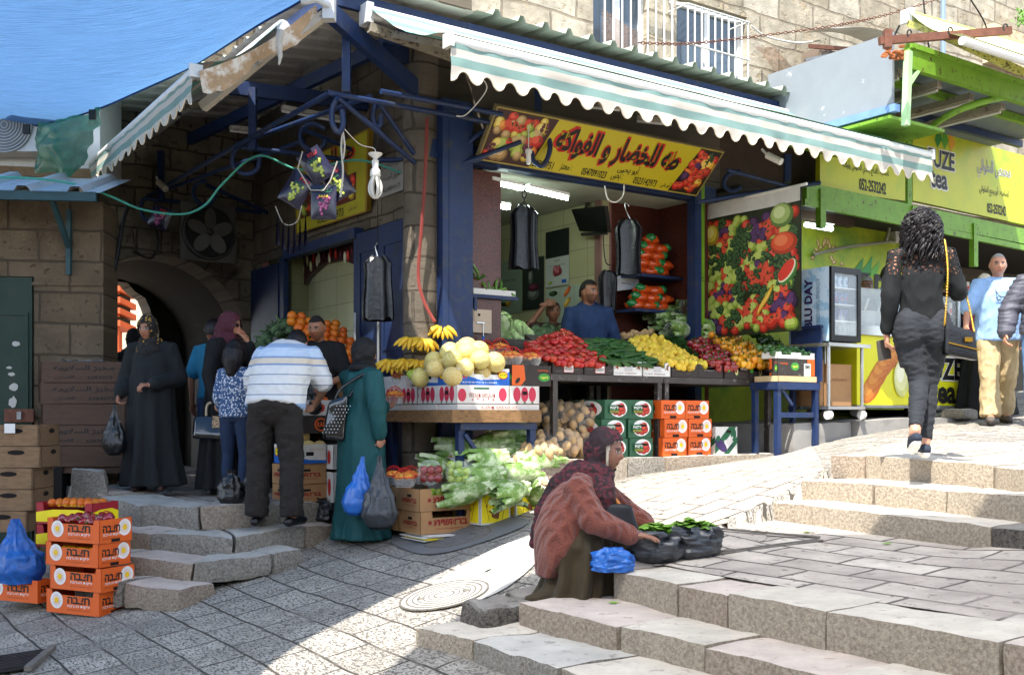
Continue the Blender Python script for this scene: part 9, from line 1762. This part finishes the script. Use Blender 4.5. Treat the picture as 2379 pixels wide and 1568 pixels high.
def b(mb):
 mb.loft(interp_rings([[W9(px,py,6.1)+V((rx*math.cos(a),ry*math.sin(a),sk*math.cos(a))) for a in (2*math.pi*j/24 for j in range(24))] for px,py,rx,ry,sk in ((1275,1332,.075,.17,0),(1290,1290,.12,.23,0),(1302,1240,.15,.25,-.02),(1325,1185,.15,.23,-.05),(1345,1142,.12,.2,-.05),(1364,1112,.07,.12,-.02))]),DUM)
 for s_,Y in (('r',-.02),('l',.02)):
  mb.tube([J['top'],J['s'+s_]+V((0,Y,-.01)),J['e'+s_]],[.07,.085,.078],DUM,14,rnd_=True);mb.tube([J['e'+s_],lerp(J['e'+s_],J['w'+s_],.9)],[.076,.056],DUM,14,rnd_=True);w_ = lerp(J['e'+s_],J['w'+s_],.87);d_ = (J['w'+s_]-J['e'+s_]).normalized();mb.tube([w_-d_*.05,w_+d_*.02],.062,DUM,14,rnd_=True)
garment(t,'cardigan',b,m,.01,.006,8,21)
def ex(mb):
 mb.ball(W9(1382,1108,6.08),(.11,.13,.1),DUM);mb.ball(W9(1396,1150,6.0),(.085,.12,.12),DUM);mb.ball(W9(1408,1185,6.02),(.06,.08,.09),DUM);mb.ball(W9(1350,1118,6.1),(.11,.16,.065),DUM)
 mb.tube([W9(1345,1095,6.1),W9(1300,1130,6.12),W9(1262,1190,6.14),W9(1242,1260,6.16)],[.07,.07,.05,.03],DUM,12,rnd_=True)
sc = dotted('dark_red_scarf','#241216','#561b25',44,.55,(4.5,.4));scarf(t,J,HM,sc,seed=22,face=(.12,.09),fz=-.008,extra=ex,wr=.01)
def ex2(mb): mb.ball(HM @ V((0,-.004,.004)),(.112*.88,.084,.12),DUM)
hi9 = HM.inverted();garment(t,'white_undercap',ex2,cloth('cream_undercap','#d6cbb6'),.007,.002,9,3,lambda c: (lambda p: p.y < -.042 and (p.x/.12)**2+((p.z+.012)/.08)**2 < 1 or p.z < -.1)(hi9 @ c))
put(MB().tube([J['ar']+V((-.04,0,-.03)),lerp(J['ar'],J['tr'],.5),J['tr']],[.04,.045,.035],cloth('grey_slipper','#8d867c'),10,rnd_=True).mesh('slipper',60),'slipper',t)
hbg = thing('handbag','black leather handbag with a cane handle in the lap of the crouching old woman','handbag',P(1430,1215,5.9));c_ = P(1432,1215,5.93);m1 = MB();m1.rbox([c_+V(x) for x in ((-.11,-.04,.0),(.13,-.04,-.05),(.13,.05,-.05),(-.11,.05,.0),(-.1,-.015,.12),(.08,-.02,.1),(.08,.03,.1),(-.1,.03,.12))],M('matt_black_leather','#121318',.45,var=.2),.02,(8,4,6),.006,9,6);m1.build('body',hbg,60)
m1 = MB();m1.tube(spline([P(1424,1152,5.98),P(1440,1175,5.96),P(1455,1202,5.94)],8),.012,M('cane','#b5702c',.35,var=.3,vs=30),8);m1.build('handle',hbg,60)
